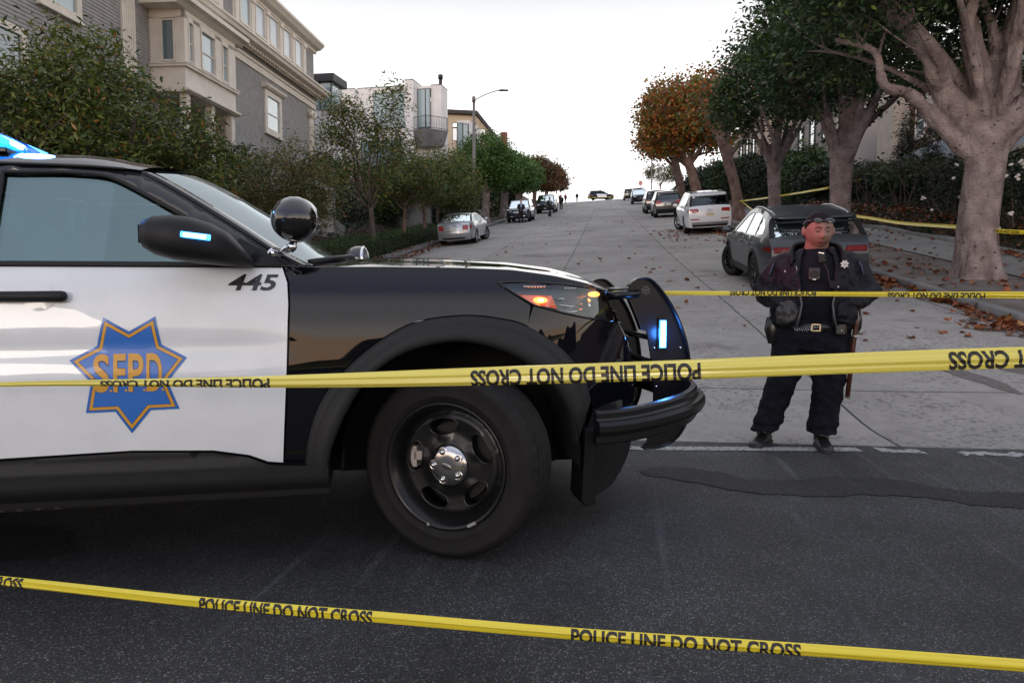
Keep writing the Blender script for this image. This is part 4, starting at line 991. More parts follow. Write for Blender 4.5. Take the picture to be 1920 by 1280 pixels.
    starp = [P_(*p) for p in [(241, 621), (291, 593), (301, 646), (350, 671), (313, 716), (334, 768), (279, 769), (241, 812), (212, 770), (157, 771), (169, 714), (129, 673), (180, 647), (193, 594)]]
    def inset(pl, d):
        n = len(pl); area = sum(pl[i][0]*pl[(i+1) % n][1]-pl[(i+1) % n][0]*pl[i][1] for i in range(n)); sg = 1 if area > 0 else -1; out = []
        for i in range(n):
            p0, p1, p2 = Vector(pl[i-1]), Vector(pl[i]), Vector(pl[(i+1) % n]); e1 = (p1-p0).normalized(); e2 = (p2-p1).normalized()
            n1 = Vector((-e1.y, e1.x))*sg; n2 = Vector((-e2.y, e2.x))*sg; bi = (n1+n2); bi /= max(.25, bi.length_squared/2) ; out.append(tuple(p1+bi*d))
        return out
    BL = mat('star blue', (.008, .13, .50), .35, coat=.35); OR = mat('star gold', (.62, .30, .02), .4, coat=.2); DK = mat('star outline', (.02, .04, .10), .4)
    stob = None
    for k, (d, m_) in enumerate(((0, BL), (.0085, DK), (.0100, OR), (.0205, DK), (.0220, BL))):
        b = MB(); b.use(m_); panel(b, inset(starp, d), sd(-1, .002+.0009*k), .03); o = b.build('star_emblem' if k == 0 else 'star_band', None, df[0] if k == 0 else stob, recalc=False); fixn(o, -1)
        if k == 0: stob = o
    for bold, m_, of in ((.060, DK, .0065), (.032, OR, .0072)):
        b = MB(); b.use(m_)
        for ch, x0, x1 in (('S', 174, 204), ('F', 211, 234), ('P', 239, 268), ('D', 273, 303)):
            text_surface(b, ch, lambda u, v_, x0=x0, x1=x1, of=of: (lambda p: (p[0], -(W(*p)+of), p[1]))(P_(x0+(x1-x0)*u, 733-71*v_)), bold=bold*.6, cuts=4)
        for x0 in (206, 234.5, 269, 304):
            x, z = P_(x0, 730); q = .006 if bold < .03 else .008; b.box((x, -(W(x, z)+of), z), (q, .001, q))
        b.build('star_lettering', None, stob, recalc=False)
    # headlights: clear lens over a dark housing with reflectors, amber lamp lit
    hl = [(.160, 1.134), (.232, 1.087), (.312, 1.041), (.46, 1.003), (.57, .982), (.70, .962), (.74, .962), (.72, 1.02), (.665, 1.102), (.466, 1.127), (.27, 1.137)]
    for sg in (-1, 1):
        b = MB(); b.use(LENS); panel(b, hl, sd(sg, .002), .03); o = b.build('headlight', None, root, recalc=False); fixn(o, sg)
        h = MB(); h.use(mat('lamp housing', (.03, .035, .045), .35, coat=.6)); panel(h, hl, sd(sg, -.045), .04)
        n = len(hl); h.add([sd(sg, .001)(*p) for p in hl]+[sd(sg, -.045)(*p) for p in hl], [(i, (i+1) % n, n+(i+1) % n, n+i) for i in range(n)]); h.build('lamp_housing', None, o)
        h = MB(); h.use(BLACKP); h.tube([sd(sg, .002)(*p) for p in densify(hl+[hl[0]], .04, False)], .005, 5); h.build('lamp_rim', None, o)
        h = MB(); h.use(ORLENS); panel(h, [(.245, 1.083), (.40, 1.078), (.425, 1.022), (.32, 1.045)], sd(sg, -.012), .03); h.use(AMBERE); h.ell(sd(sg, -.012)(.345, 1.060), (.034, .012, .013)); h.use(AMBERC); h.ell(sd(sg, -.002)(.348, 1.060), (.013, .010, .006)); h.build('amber_lamp', None, o); h = MB(); h.use(AMBERC); h.ell(sd(sg, -.006)(.625, 1.083), (.016, .01, .008)); h.use(AMBERE); h.ell(sd(sg, -.008)(.618, 1.083), (.027, .009, .012)); h.build('amber_lamp', None, o)
        for zc, xa, xb in ((1.062, .43, .485), (1.035, .44, .57), (1.012, .47, .57)): h = MB(); h.use(CHROME); h.tube([sd(sg, -.02)(x, zc+.004*math.sin(x*60)) for x in np.linspace(xa, xb, 6)], [.003, .005, .008, .008, .006, .003], 6); h.build('reflector', None, o)
        for xa, za in ((.28, 1.118), (.47, 1.110)):
            h = MB(); h.use(CHROME)
            for k in range(7 if xa < .4 else 4): h.ell(sd(sg, -.012)(xa+.015*k, za), (.0085, .003, .005), nu=8, nv=6)
            h.build('lamp_strip', None, o)
        h = MB(); h.use(CHROME); h.lathe([(.01, .03), (.035, .012), (.045, -.012)], sd(sg, -.05)(.60, 1.03), 'x', 20); h.build('reflector', None, o)
    # wing mirrors
    for sg in (-1, 1):
        b = MB(); b.use(PLAST); rs = []
        for x, z0_, z1_, y0_, y1_ in ((-1.142, 1.262, 1.340, -1.20, -1.06), (-1.135, 1.250, 1.352, -1.215, -1.04), (-1.10, 1.228, 1.366, -1.235, -1.02), (-1.04, 1.212, 1.371, -1.25, -1.005), (-.98, 1.203, 1.365, -1.245, -.99), (-.92, 1.197, 1.346, -1.22, -.975), (-.87, 1.193, 1.316, -1.16, -.96), (-.835, 1.191, 1.27, -1.08, -.945), (-.80, 1.191, 1.222, -1.0, -.93)):
            cy, cz, ry, rz_ = (y0_+y1_)/2, (z0_+z1_)/2, (y1_-y0_)/2, (z1_-z0_)/2; ring = []
            for k in range(24):
                a = 2*math.pi*k/24; e = .72; ring.append((x, sg*-(cy+ry*math.copysign(abs(math.cos(a))**e, math.cos(a))), cz+rz_*math.copysign(abs(math.sin(a))**e, math.sin(a))))
            rs.append(ring)
        b.rings(rs, True, True); o = b.build('wing_mirror', None, root)
        g = MB(); g.use(CHROME); g.add([(-1.147, sg*y, z) for y, z in ((1.08, 1.27), (1.19, 1.27), (1.19, 1.333), (1.08, 1.333))], [(0, 1, 2, 3)]); g.build('mirror_glass', None, o)
        g = MB(); g.use(BLUEE); yy = -1.250; g.tube([(x, sg*1.2445, 1.297-(x+.99)*.12) for x in (-.995, -.90)], .0105, 8, flat=1); g.use(BLUEC); g.tube([(x, sg*1.2490, 1.297-(x+.99)*.12) for x in (-.985, -.912)], .0075, 8); gl = g.build('blue_marker_light', None, o)
        b = MB(); b.use(PLASTG); b.tube([(x, -sg*-(1.0), z) for x, z in ()] or [(-1.12, sg*1.06, 1.252), (-1.0, sg*1.09, 1.225), (-.86, sg*1.05, 1.205)], [.02, .03, .02], 10, flat=.5); b.build('mirror_trim', None, o)
    # ball spotlights on chrome brackets
    for sg, c in ((-1, (-.640, -1.0, 1.375)), (1, (-.42, .86, 1.285))):
        b = MB(); b.use(mat('gloss black shell', (.008, .008, .009), .12, coat=1)); rot = Matrix.Rotation(R(0), 3, 'Z')
        b.lathe([(.001, -.088), (.03, -.083), (.058, -.067), (.079, -.038), (.087, -.005), (.084, .025), (.080, .042)], (0, 0, 0), 'x', 40); b.use(CHROME); b.lathe([(.082, .036), (.086, .044), (.080, .052)], (0, 0, 0), 'x', 40); b.use(mat('spotlight glass', (.6, .62, .65), .1, metal=.8)); b.lathe([(.080, .048), (.05, .062), (.001, .068)], (0, 0, 0), 'x', 32)
        yaw = R(62) if sg < 0 else R(-10)
        o = b.build('spotlight', None, root, c, (0, R(-4), yaw if sg < 0 else R(-15)))
        if sg < 0: o.rotation_euler = (0, R(0), R(75))
        h = MB(); h.use(CHROME); cc = Vector(c); foot = Vector((-.735, sg*(W(-.735, 1.262)), 1.262)); el = cc+Vector((-.01, 0, -.105)); h.tube([cc+Vector((0, 0, -.08)), el, el+Vector((-.01, 0, -.012))], [.013, .015, .017], 12); h.tube([el, foot.lerp(el, .45)+Vector((0, 0, -.012)), foot+Vector((.01, sg*.01, .0))], [.018, .011, .014], 12); h.ell(foot+Vector((.01, sg*.008, -.012)), (.032, .014, .022)); h.ell(el, (.019, .019, .019))
        if sg < 0: h.build('bracket', None, root)
    # wiper and cowl
    b = MB(); b.use(PLAST); b.tube([(-.60, -.80, 1.216), (-.50, -.60, 1.242), (-.44, -.35, 1.262), (-.43, -.15, 1.266)], [.014, .012, .010, .008], 8); b.build('wiper', None, root)
    b = MB(); b.use(PLAST); b.grid(np.linspace(-1, 1, 15), (0, 1), lambda t, q: (-.62+.165*(1-t*t)+.05*q-.02, t*.90, 1.190+.035*(1-t*t)+.004*q)); b.build('cowl', None, root)
    # roof light bar
    b = MB(); b.use(MATTEB); b.box((-1.91, 0, 1.672), (.22, 1.16, .022)); o = b.build('light_bar', None, root, bevel=.006)
    for sg in (-1, 1):
        for k, (y0_, y1_, m_) in enumerate(((.45, .58, mat('lit blue lens', (.02, .1, .4), .2, coat=1, emit=(.01, .22, 1), estr=3.2)), (.24, .44, BLUED), (.02, .23, BLUEE))):
            b = MB(); rs = []
            for y, sh in ((y0_, 1), (y1_-.03, 1), (y1_, .75 if k == 0 else 1)):
                rs.append([(-1.91+dx*sh, sg*y, 1.684+dz*(sh if dz > .01 else 1)) for dx, dz in ((-.115, 0), (-.10, .045), (-.05, .070), (.05, .070), (.105, .036), (.12, 0))])
            b.use(m_ if sg < 0 or k != 2 else BLUED); b.rings(rs, True, True); b.smooth = False
            if k == 0: b.use(BLUEC); b.box((-1.91, sg*.586, 1.712), (.07, .012, .012)); b.box((-1.794, sg*.50, 1.702), (.010, .10, .012))
            b.build('light_module', None, o)
    for nm, loc, col, en, tgt, ang in (('blue_beam', (-1.80, -.35, 1.80), (.08, .3, 1), 9, None, 0), ('red_beam', (-1.2, .5, 2.05), (1, .04, .18), 260, (2.10, 5.1, 1.50), 15)):
        ld = bpy.data.lights.new(nm, 'SPOT' if tgt else 'POINT'); lo = bpy.data.objects.new(nm, ld); C.objects.link(lo); ld.color = col; ld.energy = en; ld.shadow_soft_size = .08
        lo.parent = root; lo.location = loc
        if tgt:
            inv = Matrix.Translation((-.40, 4.0, 0)) @ Matrix.Rotation(R(11), 4, 'Z'); tl = inv.inverted() @ Vector(tgt); d = tl-Vector(loc); lo.rotation_euler = d.to_track_quat('-Z', 'Y').to_euler(); ld.spot_size = R(ang); ld.spot_blend = .7
    # push bar
    pl = [(0.935, 1.055), (0.949, 1.123), (0.977, 1.153), (1.02, 1.164), (1.063, 1.153), (1.122, 1.095), (1.197, 0.985), (1.259, 0.831), (1.286, 0.663), (1.289, 0.493), (1.253, 0.381), (1.194, 0.312), (1.12, 0.284), (1.038, 0.282), (1.032, 0.299), (1.055, 0.309), (1.054, 0.388), (1.044, 0.473), (1.087, 0.513), (1.085, 0.667), (1.044, 0.889), (1.003, 0.898), (0.973, 0.973)]
    plates = []
    bar = None
    for y in (-.36, .36):   # plate with folded front flange
        b = MB(); b.use(MATTEB); b.prism(pl, y-.007, y+.007, lambda x, z, y_: (x, y_, z))
        e = spline(pl[1:14], 3); s_ = -1 if y < 0 else 1
        b.rings([[(x, y-.032, z), (x, y+.032, z), (x-.008, y+.032, z-.006), (x-.008, y-.032, z-.006)] for x, z in e], True, True)
        b.rings([[(x, y-.03, z), (x, y+.01, z), (x+.007, y+.01, z), (x+.007, y-.03, z)] for x, z in spline([pl[0], pl[22], pl[21]], 4)], True, True)
        plates.append(b)
    bar = MB().build('push_bar', MATTEB, root, recalc=False)
    for q in plates: q.build('plate', None, bar)
    b = MB(); b.use(MATTEB)
    b.tube([(1.02, -.36, 1.09), (1.02, .36, 1.09)], .022, 12); b.tube([(1.16, -.36, .84), (1.16, .36, .84)], .018, 12); b.tube([(1.19, -.36, .70), (1.19, .36, .70)], .018, 12)
    for y in (-.36, .36): b.tube([(.82, y-.02, 1.068), (.99, y-.02, 1.082)], .021, 12); b.box((.98, y, .45), (.26, .02, .10))
    b.build('cross_tube', None, bar)
    b = MB(); b.use(MATTEB); path = spline([(.572, -1.005), (.70, -.99), (.86, -.945), (1.04, -.85), (1.165, -.69), (1.235, -.50), (1.268, -.25), (1.275, 0)], 5); path = path+[(x, -y) for x, y in path[::-1][1:]]
    rs = []
    for i, (x, y) in enumerate(path):
        a = path[max(0, i-1)]; c = path[min(len(path)-1, i+1)]; tx, ty = c[0]-a[0], c[1]-a[1]; L = math.hypot(tx, ty); nx, ny = ty/L, -tx/L; zc = .525+.055*ss(.6, 1.3, x)
        sec = [(-.022, -.076), (.004, -.076), (.010, -.068), (.010, -.040), (.018, -.032), (.040, -.030), (.049, -.014), (.049, .010), (.040, .026), (.018, .028), (.010, .036), (.010, .058), (.002, .068), (-.022, .070)]
        rs.append([(x+nx*u, y+ny*u, zc+w_) for u, w_ in sec])
    b.rings(rs, True, True); bar.data = b.mesh('push_bar'); es = bar.modifiers.new('e', 'EDGE_SPLIT'); es.split_angle = R(28)
    b = MB(); b.use(CHROME); b.ell((.60, -1.047, .520), (.010, .004, .010), nu=10, nv=6); b.build('bolt', None, bar)
    for x, z in ((1.085, .80), (1.23, .80), (1.10, .60), (1.17, .372), (1.205, .372)): b = MB(); b.use(CHROME); b.ell((x, -.369, z), (.006, .004, .006), nu=10, nv=6); b.build('bolt', None, bar)
    b = MB(); b.use(MATTEB); b.box((1.125, -.373, .873), (.05, .012, .17)); b.use(BLUEE); b.box((1.125, -.381, .873), (.034, .010, .142)); b.use(BLUEC); b.box((1.125, -.388, .873), (.022, .006, .130)); b.build('blue_marker_light', None, bar)
    ld = bpy.data.lights.new('marker_glow', 'POINT'); lo = bpy.data.objects.new('marker_glow', ld); C.objects.link(lo); ld.color = (.05, .25, 1); ld.energy = 1.6; ld.shadow_soft_size = .03; lo.parent = root; lo.location = (1.125, -.43, .873)
    # small etched badge on the plate
    b = MB(); b.use(mat('etched badge', (.10, .10, .10), .5)); c0 = (1.035, 1.098); outer = []
    for k in range(14):
        a = math.pi/2+math.pi*k/7+math.pi; rr_ = .026 if k % 2 == 0 else .016; outer.append((c0[0]+rr_*math.cos(a), c0[1]+rr_*math.sin(a)))
    inn = [(c0[0]+(x-c0[0])*.72, c0[1]+(z-c0[1])*.72) for x, z in outer]; v, fcs = tri2d(outer, [inn], .02); b.add([(x, -.3685, z) for x, z in v], fcs); b.box((c0[0], -.3685, c0[1]), (.016, .001, .010)); b.build('plate_badge', None, bar)
    return root
hero()
# ------------------------------------------------------------------ houses
CREAM = mat('cream trim paint', (.70, .64, .55), .6, var=.06, vscale=2)
SIDING = mat('grey clapboard', (.29, .275, .26), .65, var=.12, vscale=3)
WHITEW = mat('white stucco', (.80, .78, .76), .8, var=.05, vscale=1.2)
GREYST = mat('grey stucco', (.20, .20, .21), .85, var=.15, vscale=1)
DKTRIM = mat('dark trim', (.02, .02, .024), .5)
WGLASS = mat('house window glass', (.10, .15, .17), .04, spec=1.0, coat=1)
WGLASSL = mat('bright window glass', (.30, .40, .42), .08, spec=1.0, coat=1)
CURT = mat('drawn blind', (.50, .56, .60), .3, coat=.8)
def fr_(ox, oy, ang):
    """frame: a runs away along the facade, b out towards the street"""
    a_ = R(ang); return lambda t, o, z: (t*math.sin(a_)+o*math.cos(a_), t*math.cos(a_)-o*math.sin(a_), z)
def tb(mb, T, a, b):
    (x0, y0, z0_), (x1, y1, z1_) = a, b
    vs = [T(x, y, z) for z in (z0_, z1_) for x, y in ((x0, y0), (x1, y0), (x1, y1), (x0, y1))]
    return mb.add(vs, [(3, 2, 1, 0), (4, 5, 6, 7), (0, 1, 5, 4), (1, 2, 6, 5), (2, 3, 7, 6), (3, 0, 4, 7)], False)
def extr(mb, T, prof, t0, t1):
    n = len(prof); return mb.add([T(t, o, z) for t in (t0, t1) for o, z in prof], [tuple(range(n)), tuple(range(2*n-1, n-1, -1))]+[(i, n+i, n+(i+1) % n, (i+1) % n) for i in range(n)], False)
def siding(mb, T, t0, t1, zlo, zhi, step=.13, o=0, skip=()):
    z = zlo; vs = []; fs = []
    while z < zhi-.01:
        z2 = min(zhi, z+step); segs = [(t0, t1)]
        for (a, b, c, d) in skip:
            if c < z+step/2 < d: segs = [s for p, q in segs for s in ((p, min(q, a)), (max(p, b), q)) if s[1]-s[0] > .01]
        for p, q in segs:
            k = len(vs); vs += [T(p, o+.028, z), T(q, o+.028, z), T(q, o+.006, z2), T(p, o+.006, z2), T(p, o, z), T(q, o, z)]; fs += [(k, k+1, k+2, k+3), (k+4, k+5, k+1, k)]
        z = z2
    return mb.add(vs, fs, False)
def window_part(root, T, t0, t1, z0_, z1_, o=0., frame=CREAM, glass=WGLASS, wide=.10, hung=True, sill=True, depth=.10, swap=False, label=None):
    f = MB(); f.use(frame); TT = (lambda t, q, z: T(q, t, z)) if swap else T
    tb(f, TT, (t0-wide, o-.02, z0_-wide), (t0, o+depth, z1_+wide)); tb(f, TT, (t1, o-.02, z0_-wide), (t1+wide, o+depth, z1_+wide)); tb(f, TT, (t0, o-.02, z1_), (t1, o+depth, z1_+wide)); tb(f, TT, (t0, o-.02, z0_-wide), (t1, o+depth, z0_))
    if hung: zm = z0_+(z1_-z0_)*.47; tb(f, TT, (t0, o+.0, zm-.03), (t1, o+.055, zm+.03))
    w = f.build('window', None, root)
    g = MB(); g.use(glass); tb(g, TT, (t0, o-.03, z0_), (t1, o+.02, z1_)); g.build('pane', None, w)
    if sill: g = MB(); g.use(frame); tb(g, TT, (t0-wide-.04, o-.02, z0_-wide-.07), (t1+wide+.04, o+depth+.08, z0_-wide-.002)); g.build('sill', None, w)
    return w
def grey_house():
    root = thing('house', 'grey clapboard house with cream trim and projecting bay window behind the nearest trees', 'house', (-14.6, 33, 0)); T = fr_(0, 0, 5)
    holes = [(9.45, 11.75, 9.7, 12.1), (-8.2, -6.2, 10.3, 12.4), (-10.8, -8.9, 6.6, 9.2), (-1.8, 2.75, 9.1, 12.5)]
    b = MB(); b.use(SIDING); siding(b, T, -24, 17.45, .5, 12.72, skip=holes); siding(b, T, 15.75, 17.45, 13.9, 16.4); siding(b, T, 4.7, 5.75, 13.9, 16.4); siding(b, T, -24, 2.2, 13.9, 16.4)
    b.use(DKTRIM); tb(b, T, (-24, -12, 0), (17.44, -.01, 16.4)); b.build('wall', None, root, recalc=False)
    b = MB(); b.use(CREAM); tb(b, T, (5.75, -.02, 13.9), (15.75, .05, 16.4)); tb(b, T, (2.2, -.02, 13.9), (4.7, .05, 16.4)); b.build('upper_panel', None, root)
    b = MB(); b.use(CREAM); tb(b, T, (-24, 0, 12.70), (17.5, .10, 13.02)); extr(b, T, [(0, 13.02), (.16, 13.04), (.20, 13.16), (0, 13.18)], -24, 17.56); b.build('frieze', None, root)
    b = MB(); b.use(SIDING); extr(b, T, [(0, 13.18), (.34, 13.50), (.34, 13.53), (0, 13.55)], -24, 17.5); b.build('cove', None, root)
    b = MB(); b.use(CREAM); extr(b, T, [(0, 13.5), (.62, 13.53), (.86, 13.60), (.92, 13.74), (1.0, 13.80), (1.0, 13.90), (0, 13.98)], -24, 17.9); b.build('cornice', None, root)
    b = MB(); b.use(CREAM)
    for i in range(46): tb(b, T, (3.2+i*.32, .34, 13.40), (3.36+i*.32, .58, 13.528))
    tb(b, T, (3.2, .30, 13.36), (17.9, .36, 13.54)); b.build('dentils', None, root)
    b = MB(); b.use(CREAM); extr(b, T, [(0, 16.36), (.12, 16.4), (.14, 16.55), (.45, 16.62), (.6, 16.78), (.68, 16.84), (.68, 16.98), (-.3, 17.05)], -24, 17.75); b.build('cornice', None, root)
    b = MB(); b.use(DKTRIM); tb(b, T, (-24, -12.2, 16.9), (17.6, -.2, 17.03)); b.build('roof', None, root)
    for k, t in enumerate((2.75, 6.45, 8.32, 10.2, 12.14, 14.0)): window_part(root, T, t, t+1.12, 14.72, 16.22, .05, glass=CURT if k != 1 else WGLASSL, hung=False, wide=.09)
    for t in (5.85, 7.72, 9.62, 11.52, 13.42, 15.30): b = MB(); b.use(CREAM); tb(b, T, (t, .04, 14.0), (t+.40, .16, 16.2)); tb(b, T, (t-.06, .04, 16.1), (t+.46, .24, 16.33)); b.build('pilaster', None, root)
    # bay
    b = MB(); b.use(CREAM)
    for (a0, a1) in ((-1.8, -1.52), (-1.08, -.50), (.82, 1.38), (2.05, 2.75)): tb(b, T, (a0, 1.38, 10.15), (a1, 1.5, 12.1))
    tb(b, T, (-1.8, 1.38, 11.95), (2.75, 1.5, 12.4)); tb(b, T, (-1.8, 0, 11.95), (-1.68, 1.5, 12.4)); tb(b, T, (-1.8, 0, 10.1), (-1.70, .47, 12.0)); tb(b, T, (-1.8, 1.10, 10.1), (-1.70, 1.38, 12.0)); tb(b, T, (2.65, 0, 9.1), (2.75, 1.38, 12.4))
    tb(b, T, (-1.78, 0, 9.15), (2.73, 1.47, 10.05)); b.build('bay', None, root)
    b = MB(); b.use(CREAM); tb(b, T, (-1.9, 0, 10.02), (2.85, 1.60, 10.14)); tb(b, T, (-1.94, 0, 10.12), (2.88, 1.64, 10.17)); extr(b, T, [(0, 9.0), (1.52, 9.0), (1.66, 9.08), (1.66, 9.16), (0, 9.18)], -1.92, 2.9); b.build('bay_sill', None, root)
    b = MB(); b.use(CREAM); extr(b, T, [(0, 12.30), (1.55, 12.30), (1.72, 12.42), (1.95, 12.48), (1.95, 12.66), (0, 12.72)], -2.5, 3.3); b.build('bay_roof', None, root)
    for a0, a1, g in ((-1.47, -1.12, WGLASSL), (-.42, .74, WGLASSL), (1.46, 1.97, WGLASSL)): window_part(root, T, a0, a1, 10.32, 11.86, 1.40, glass=g, wide=.06, depth=.14, sill=False)
    window_part(root, T, .55, 1.02, 10.30, 11.84, -1.74, glass=WGLASS, wide=.07, depth=-.09, sill=False, swap=True)
    window_part(root, T, 9.62, 11.35, 9.95, 11.72, .02, wide=.30, glass=WGLASSL)
    b = MB(); b.use(CREAM); extr(b, T, [(0, 12.02), (.22, 12.06), (.34, 12.16), (.36, 12.26), (0, 12.32)], 9.0, 11.95); b.build('window_hood', None, root)
    window_part(root, T, -8.0, -6.4, 10.5, 12.3, .02, wide=.26, glass=WGLASSL); window_part(root, T, -10.7, -9.1, 6.8, 8.9, .02, wide=.24)
    for (t, w_, zb, zt, cap, o) in ((-3.75, .85, .5, 12.5, 0, .10), (2.95, .55, .5, 9.0, 0, 1.05), (3.1, .5, 9, 12.2, 1, .1), (16.35, .62, .5, 12.0, 1, .12)):
        b = MB(); b.use(CREAM); tb(b, T, (t, 0, zb), (t+w_, o, zt))
        for k in range(5): q = t+w_*(.14+.155*k); tb(b, T, (q, o-.005, zb), (q+w_*.07, o+.03, zt-.35))
        if cap:
            tb(b, T, (t-.1, 0, zt+.3), (t+w_+.1, o+.14, zt+.46)); tb(b, T, (t-.05, 0, zt), (t+w_+.05, o+.06, zt+.12))
            for q in (t-.02, t+w_+.02): b.tube([T(q, 0, zt+.16), T(q, o+.16, zt+.16)], [.17, .17], 14)
        b.build('pilaster', None, root)
    # darker base storey with posts behind the trees
    b = MB(); b.use(CREAM)
    for t in (-1.6, .5, 2.4): b = MB(); b.use(CREAM); tb(b, T, (t, 1.1, 4.6), (t+.3, 1.4, 9.0)); b.build('porch_post', None, root)
def modern_houses():
    root = thing('house', 'dark roofed house with tall corner glazing right behind the grey house', 'house', (-14.6, 56, 0), R(-10))
    b = MB(); b.use(WHITEW); b.box2((-.6, 0, 4), (1.5, 2, 14)); b.build('wall', None, root)
    b = MB(); b.use(WGLASSL); b.box2((-.3, -.05, 14.0), (1.45, 1.9, 15.95)); b.build('window', None, root)
    b = MB(); b.use(DKTRIM); b.box2((-.7, -.35, 15.95), (1.75, 2.2, 16.5)); b.build('roof', None, root)
    b = MB(); b.use(DKTRIM)
    for x in (.55, 1.42): b.box2((x-.02, -.09, 14.0), (x+.05, -.04, 15.95))
    b.build('mullions', None, root)
    root = thing('house', 'white modernist house with wide teal windows, balcony railing and black flue', 'house', (-14.9, 66.5, 0), R(-12))
    b = MB(); b.use(WHITEW)
    b.box2((0, -.6, 4), (1.5, 8, 18.0)); b.box2((1.5, 0, 4), (6.2, 8, 18.15)); b.box2((6.2, -1.0, 9), (6.95, 2, 18.35)); b.box2((8.1, .3, 4), (9.0, 2.2, 18.15)); b.box2((6.95, .2, 4), (8.2, 3, 14.4)); b.box2((6.95, .2, 17.85), (8.2, 3, 18.1)); b.box2((9.35, 3.8, 4), (10.5, 8, 15.9)); b.build('wall', None, root)
    b = MB(); b.use(DKTRIM)
    for a, c in (((-.02, -.62, 18.0), (1.52, 8, 18.06)), ((1.5, -.02, 18.15), (6.2, 8, 18.21)), ((6.18, -1.02, 18.35), (6.97, 2, 18.41)), ((8.08, .28, 18.15), (9.02, 2.2, 18.21))): b.box2(a, c)
    b.build('parapet_cap', None, root)
    for (x0, x1, a, c, y) in ((3.1, 6.05, 14.7, 17.55, -.03), (1.9, 5.4, 11.4, 13.6, -.03), (7.02, 7.62, 14.6, 17.8, .15), (7.72, 8.05, 14.6, 17.8, .12), (9.45, 9.9, 12.9, 15.6, 3.75), (10.0, 10.4, 12.9, 15.5, 3.75)):
        f = MB(); f.use(DKTRIM); f.box2((x0-.07, y-.04, a-.07), (x1+.07, y+.02, c+.07)); w = f.build('window', None, root); g = MB(); g.use(WGLASSL); g.box2((x0, y-.06, a), (x1, y-.045, c)); g.build('pane', None, w)
    b = MB(); b.use(GREYST); b.add([(6.95, -1.0, 14.2), (8.3, -1.6, 14.2), (9.6, -.2, 14.2), (9.6, .3, 14.2), (6.95, .3, 14.2), (7.1, -.5, 12.9), (8.2, -.9, 12.9), (9.2, 0, 12.9), (9.2, .3, 12.9), (7.1, .3, 12.9)], [(0, 1, 2, 3, 4), (5, 6, 7, 8, 9), (0, 1, 6, 5), (1, 2, 7, 6), (2, 3, 8, 7), (3, 4, 9, 8), (4, 0, 5, 9)], False); bal = b.build('balcony', None, root)
    b = MB(); b.use(DKTRIM); rail = [(6.95, -1.0), (8.3, -1.6), (9.6, -.2), (9.6, .3)]
    for z in (14.3, 15.25): b.tube([(x, y, z) for x, y in rail], .025, 5)
    for x, y in densify(rail, .16, False): b.tube([(x, y, 14.2), (x, y, 15.25)], .012, 4)
    b.build('railing', None, bal)
    b = MB(); b.use(DKTRIM); b.cyl((8.55, 1.6, 18.15), (8.55, 1.6, 19.15), .15); b.cyl((8.55, 1.6, 19.0), (8.55, 1.6, 19.35), .21); b.build('flue', None, root)
    root = thing('house', 'cream house with brown sloping eaves and a red brick chimney beyond the lamp post', 'house', (-7.6, 84, 0), R(-8))
    b = MB(); b.use(mat('cream stucco', (.55, .46, .34), .8)); b.prism([(0, 6), (5.2, 6), (5.2, 17.9), (3.7, 19.7), (0, 20.0)], 0, 11, lambda x, z, y: (x, y, z)); b.build('wall', None, root)
    b = MB(); b.use(mat('brown roof', (.05, .045, .042), .8)); b.prism([(-.6, 20.02), (3.8, 19.75), (5.6, 17.5), (5.8, 17.6), (3.95, 20.1), (-.6, 20.45)], -.7, 11.5, lambda x, z, y: (x, y, z)); b.build('roof', None, root)
    for x0, x1, a, c in ((1.1, 3.6, 17.1, 18.4), (1.1, 3.6, 18.55, 18.95), (4.1, 4.7, 17.0, 18.2)):
        f = MB(); f.use(DKTRIM); f.box2((x0-.06, -.06, a-.06), (x1+.06, .01, c+.06)); w = f.build('window', None, root); g = MB(); g.use(CURT if a < 18.5 else WGLASSL); g.box2((x0, -.08, a), (x1, -.065, c)); g.build('pane', None, w)
    b = MB(); b.use(mat('red brick', (.28, .09, .07), .8)); b.box2((5.5, 6, 16), (6.2, 6.8, 19.1)); b.build('chimney', None, root)
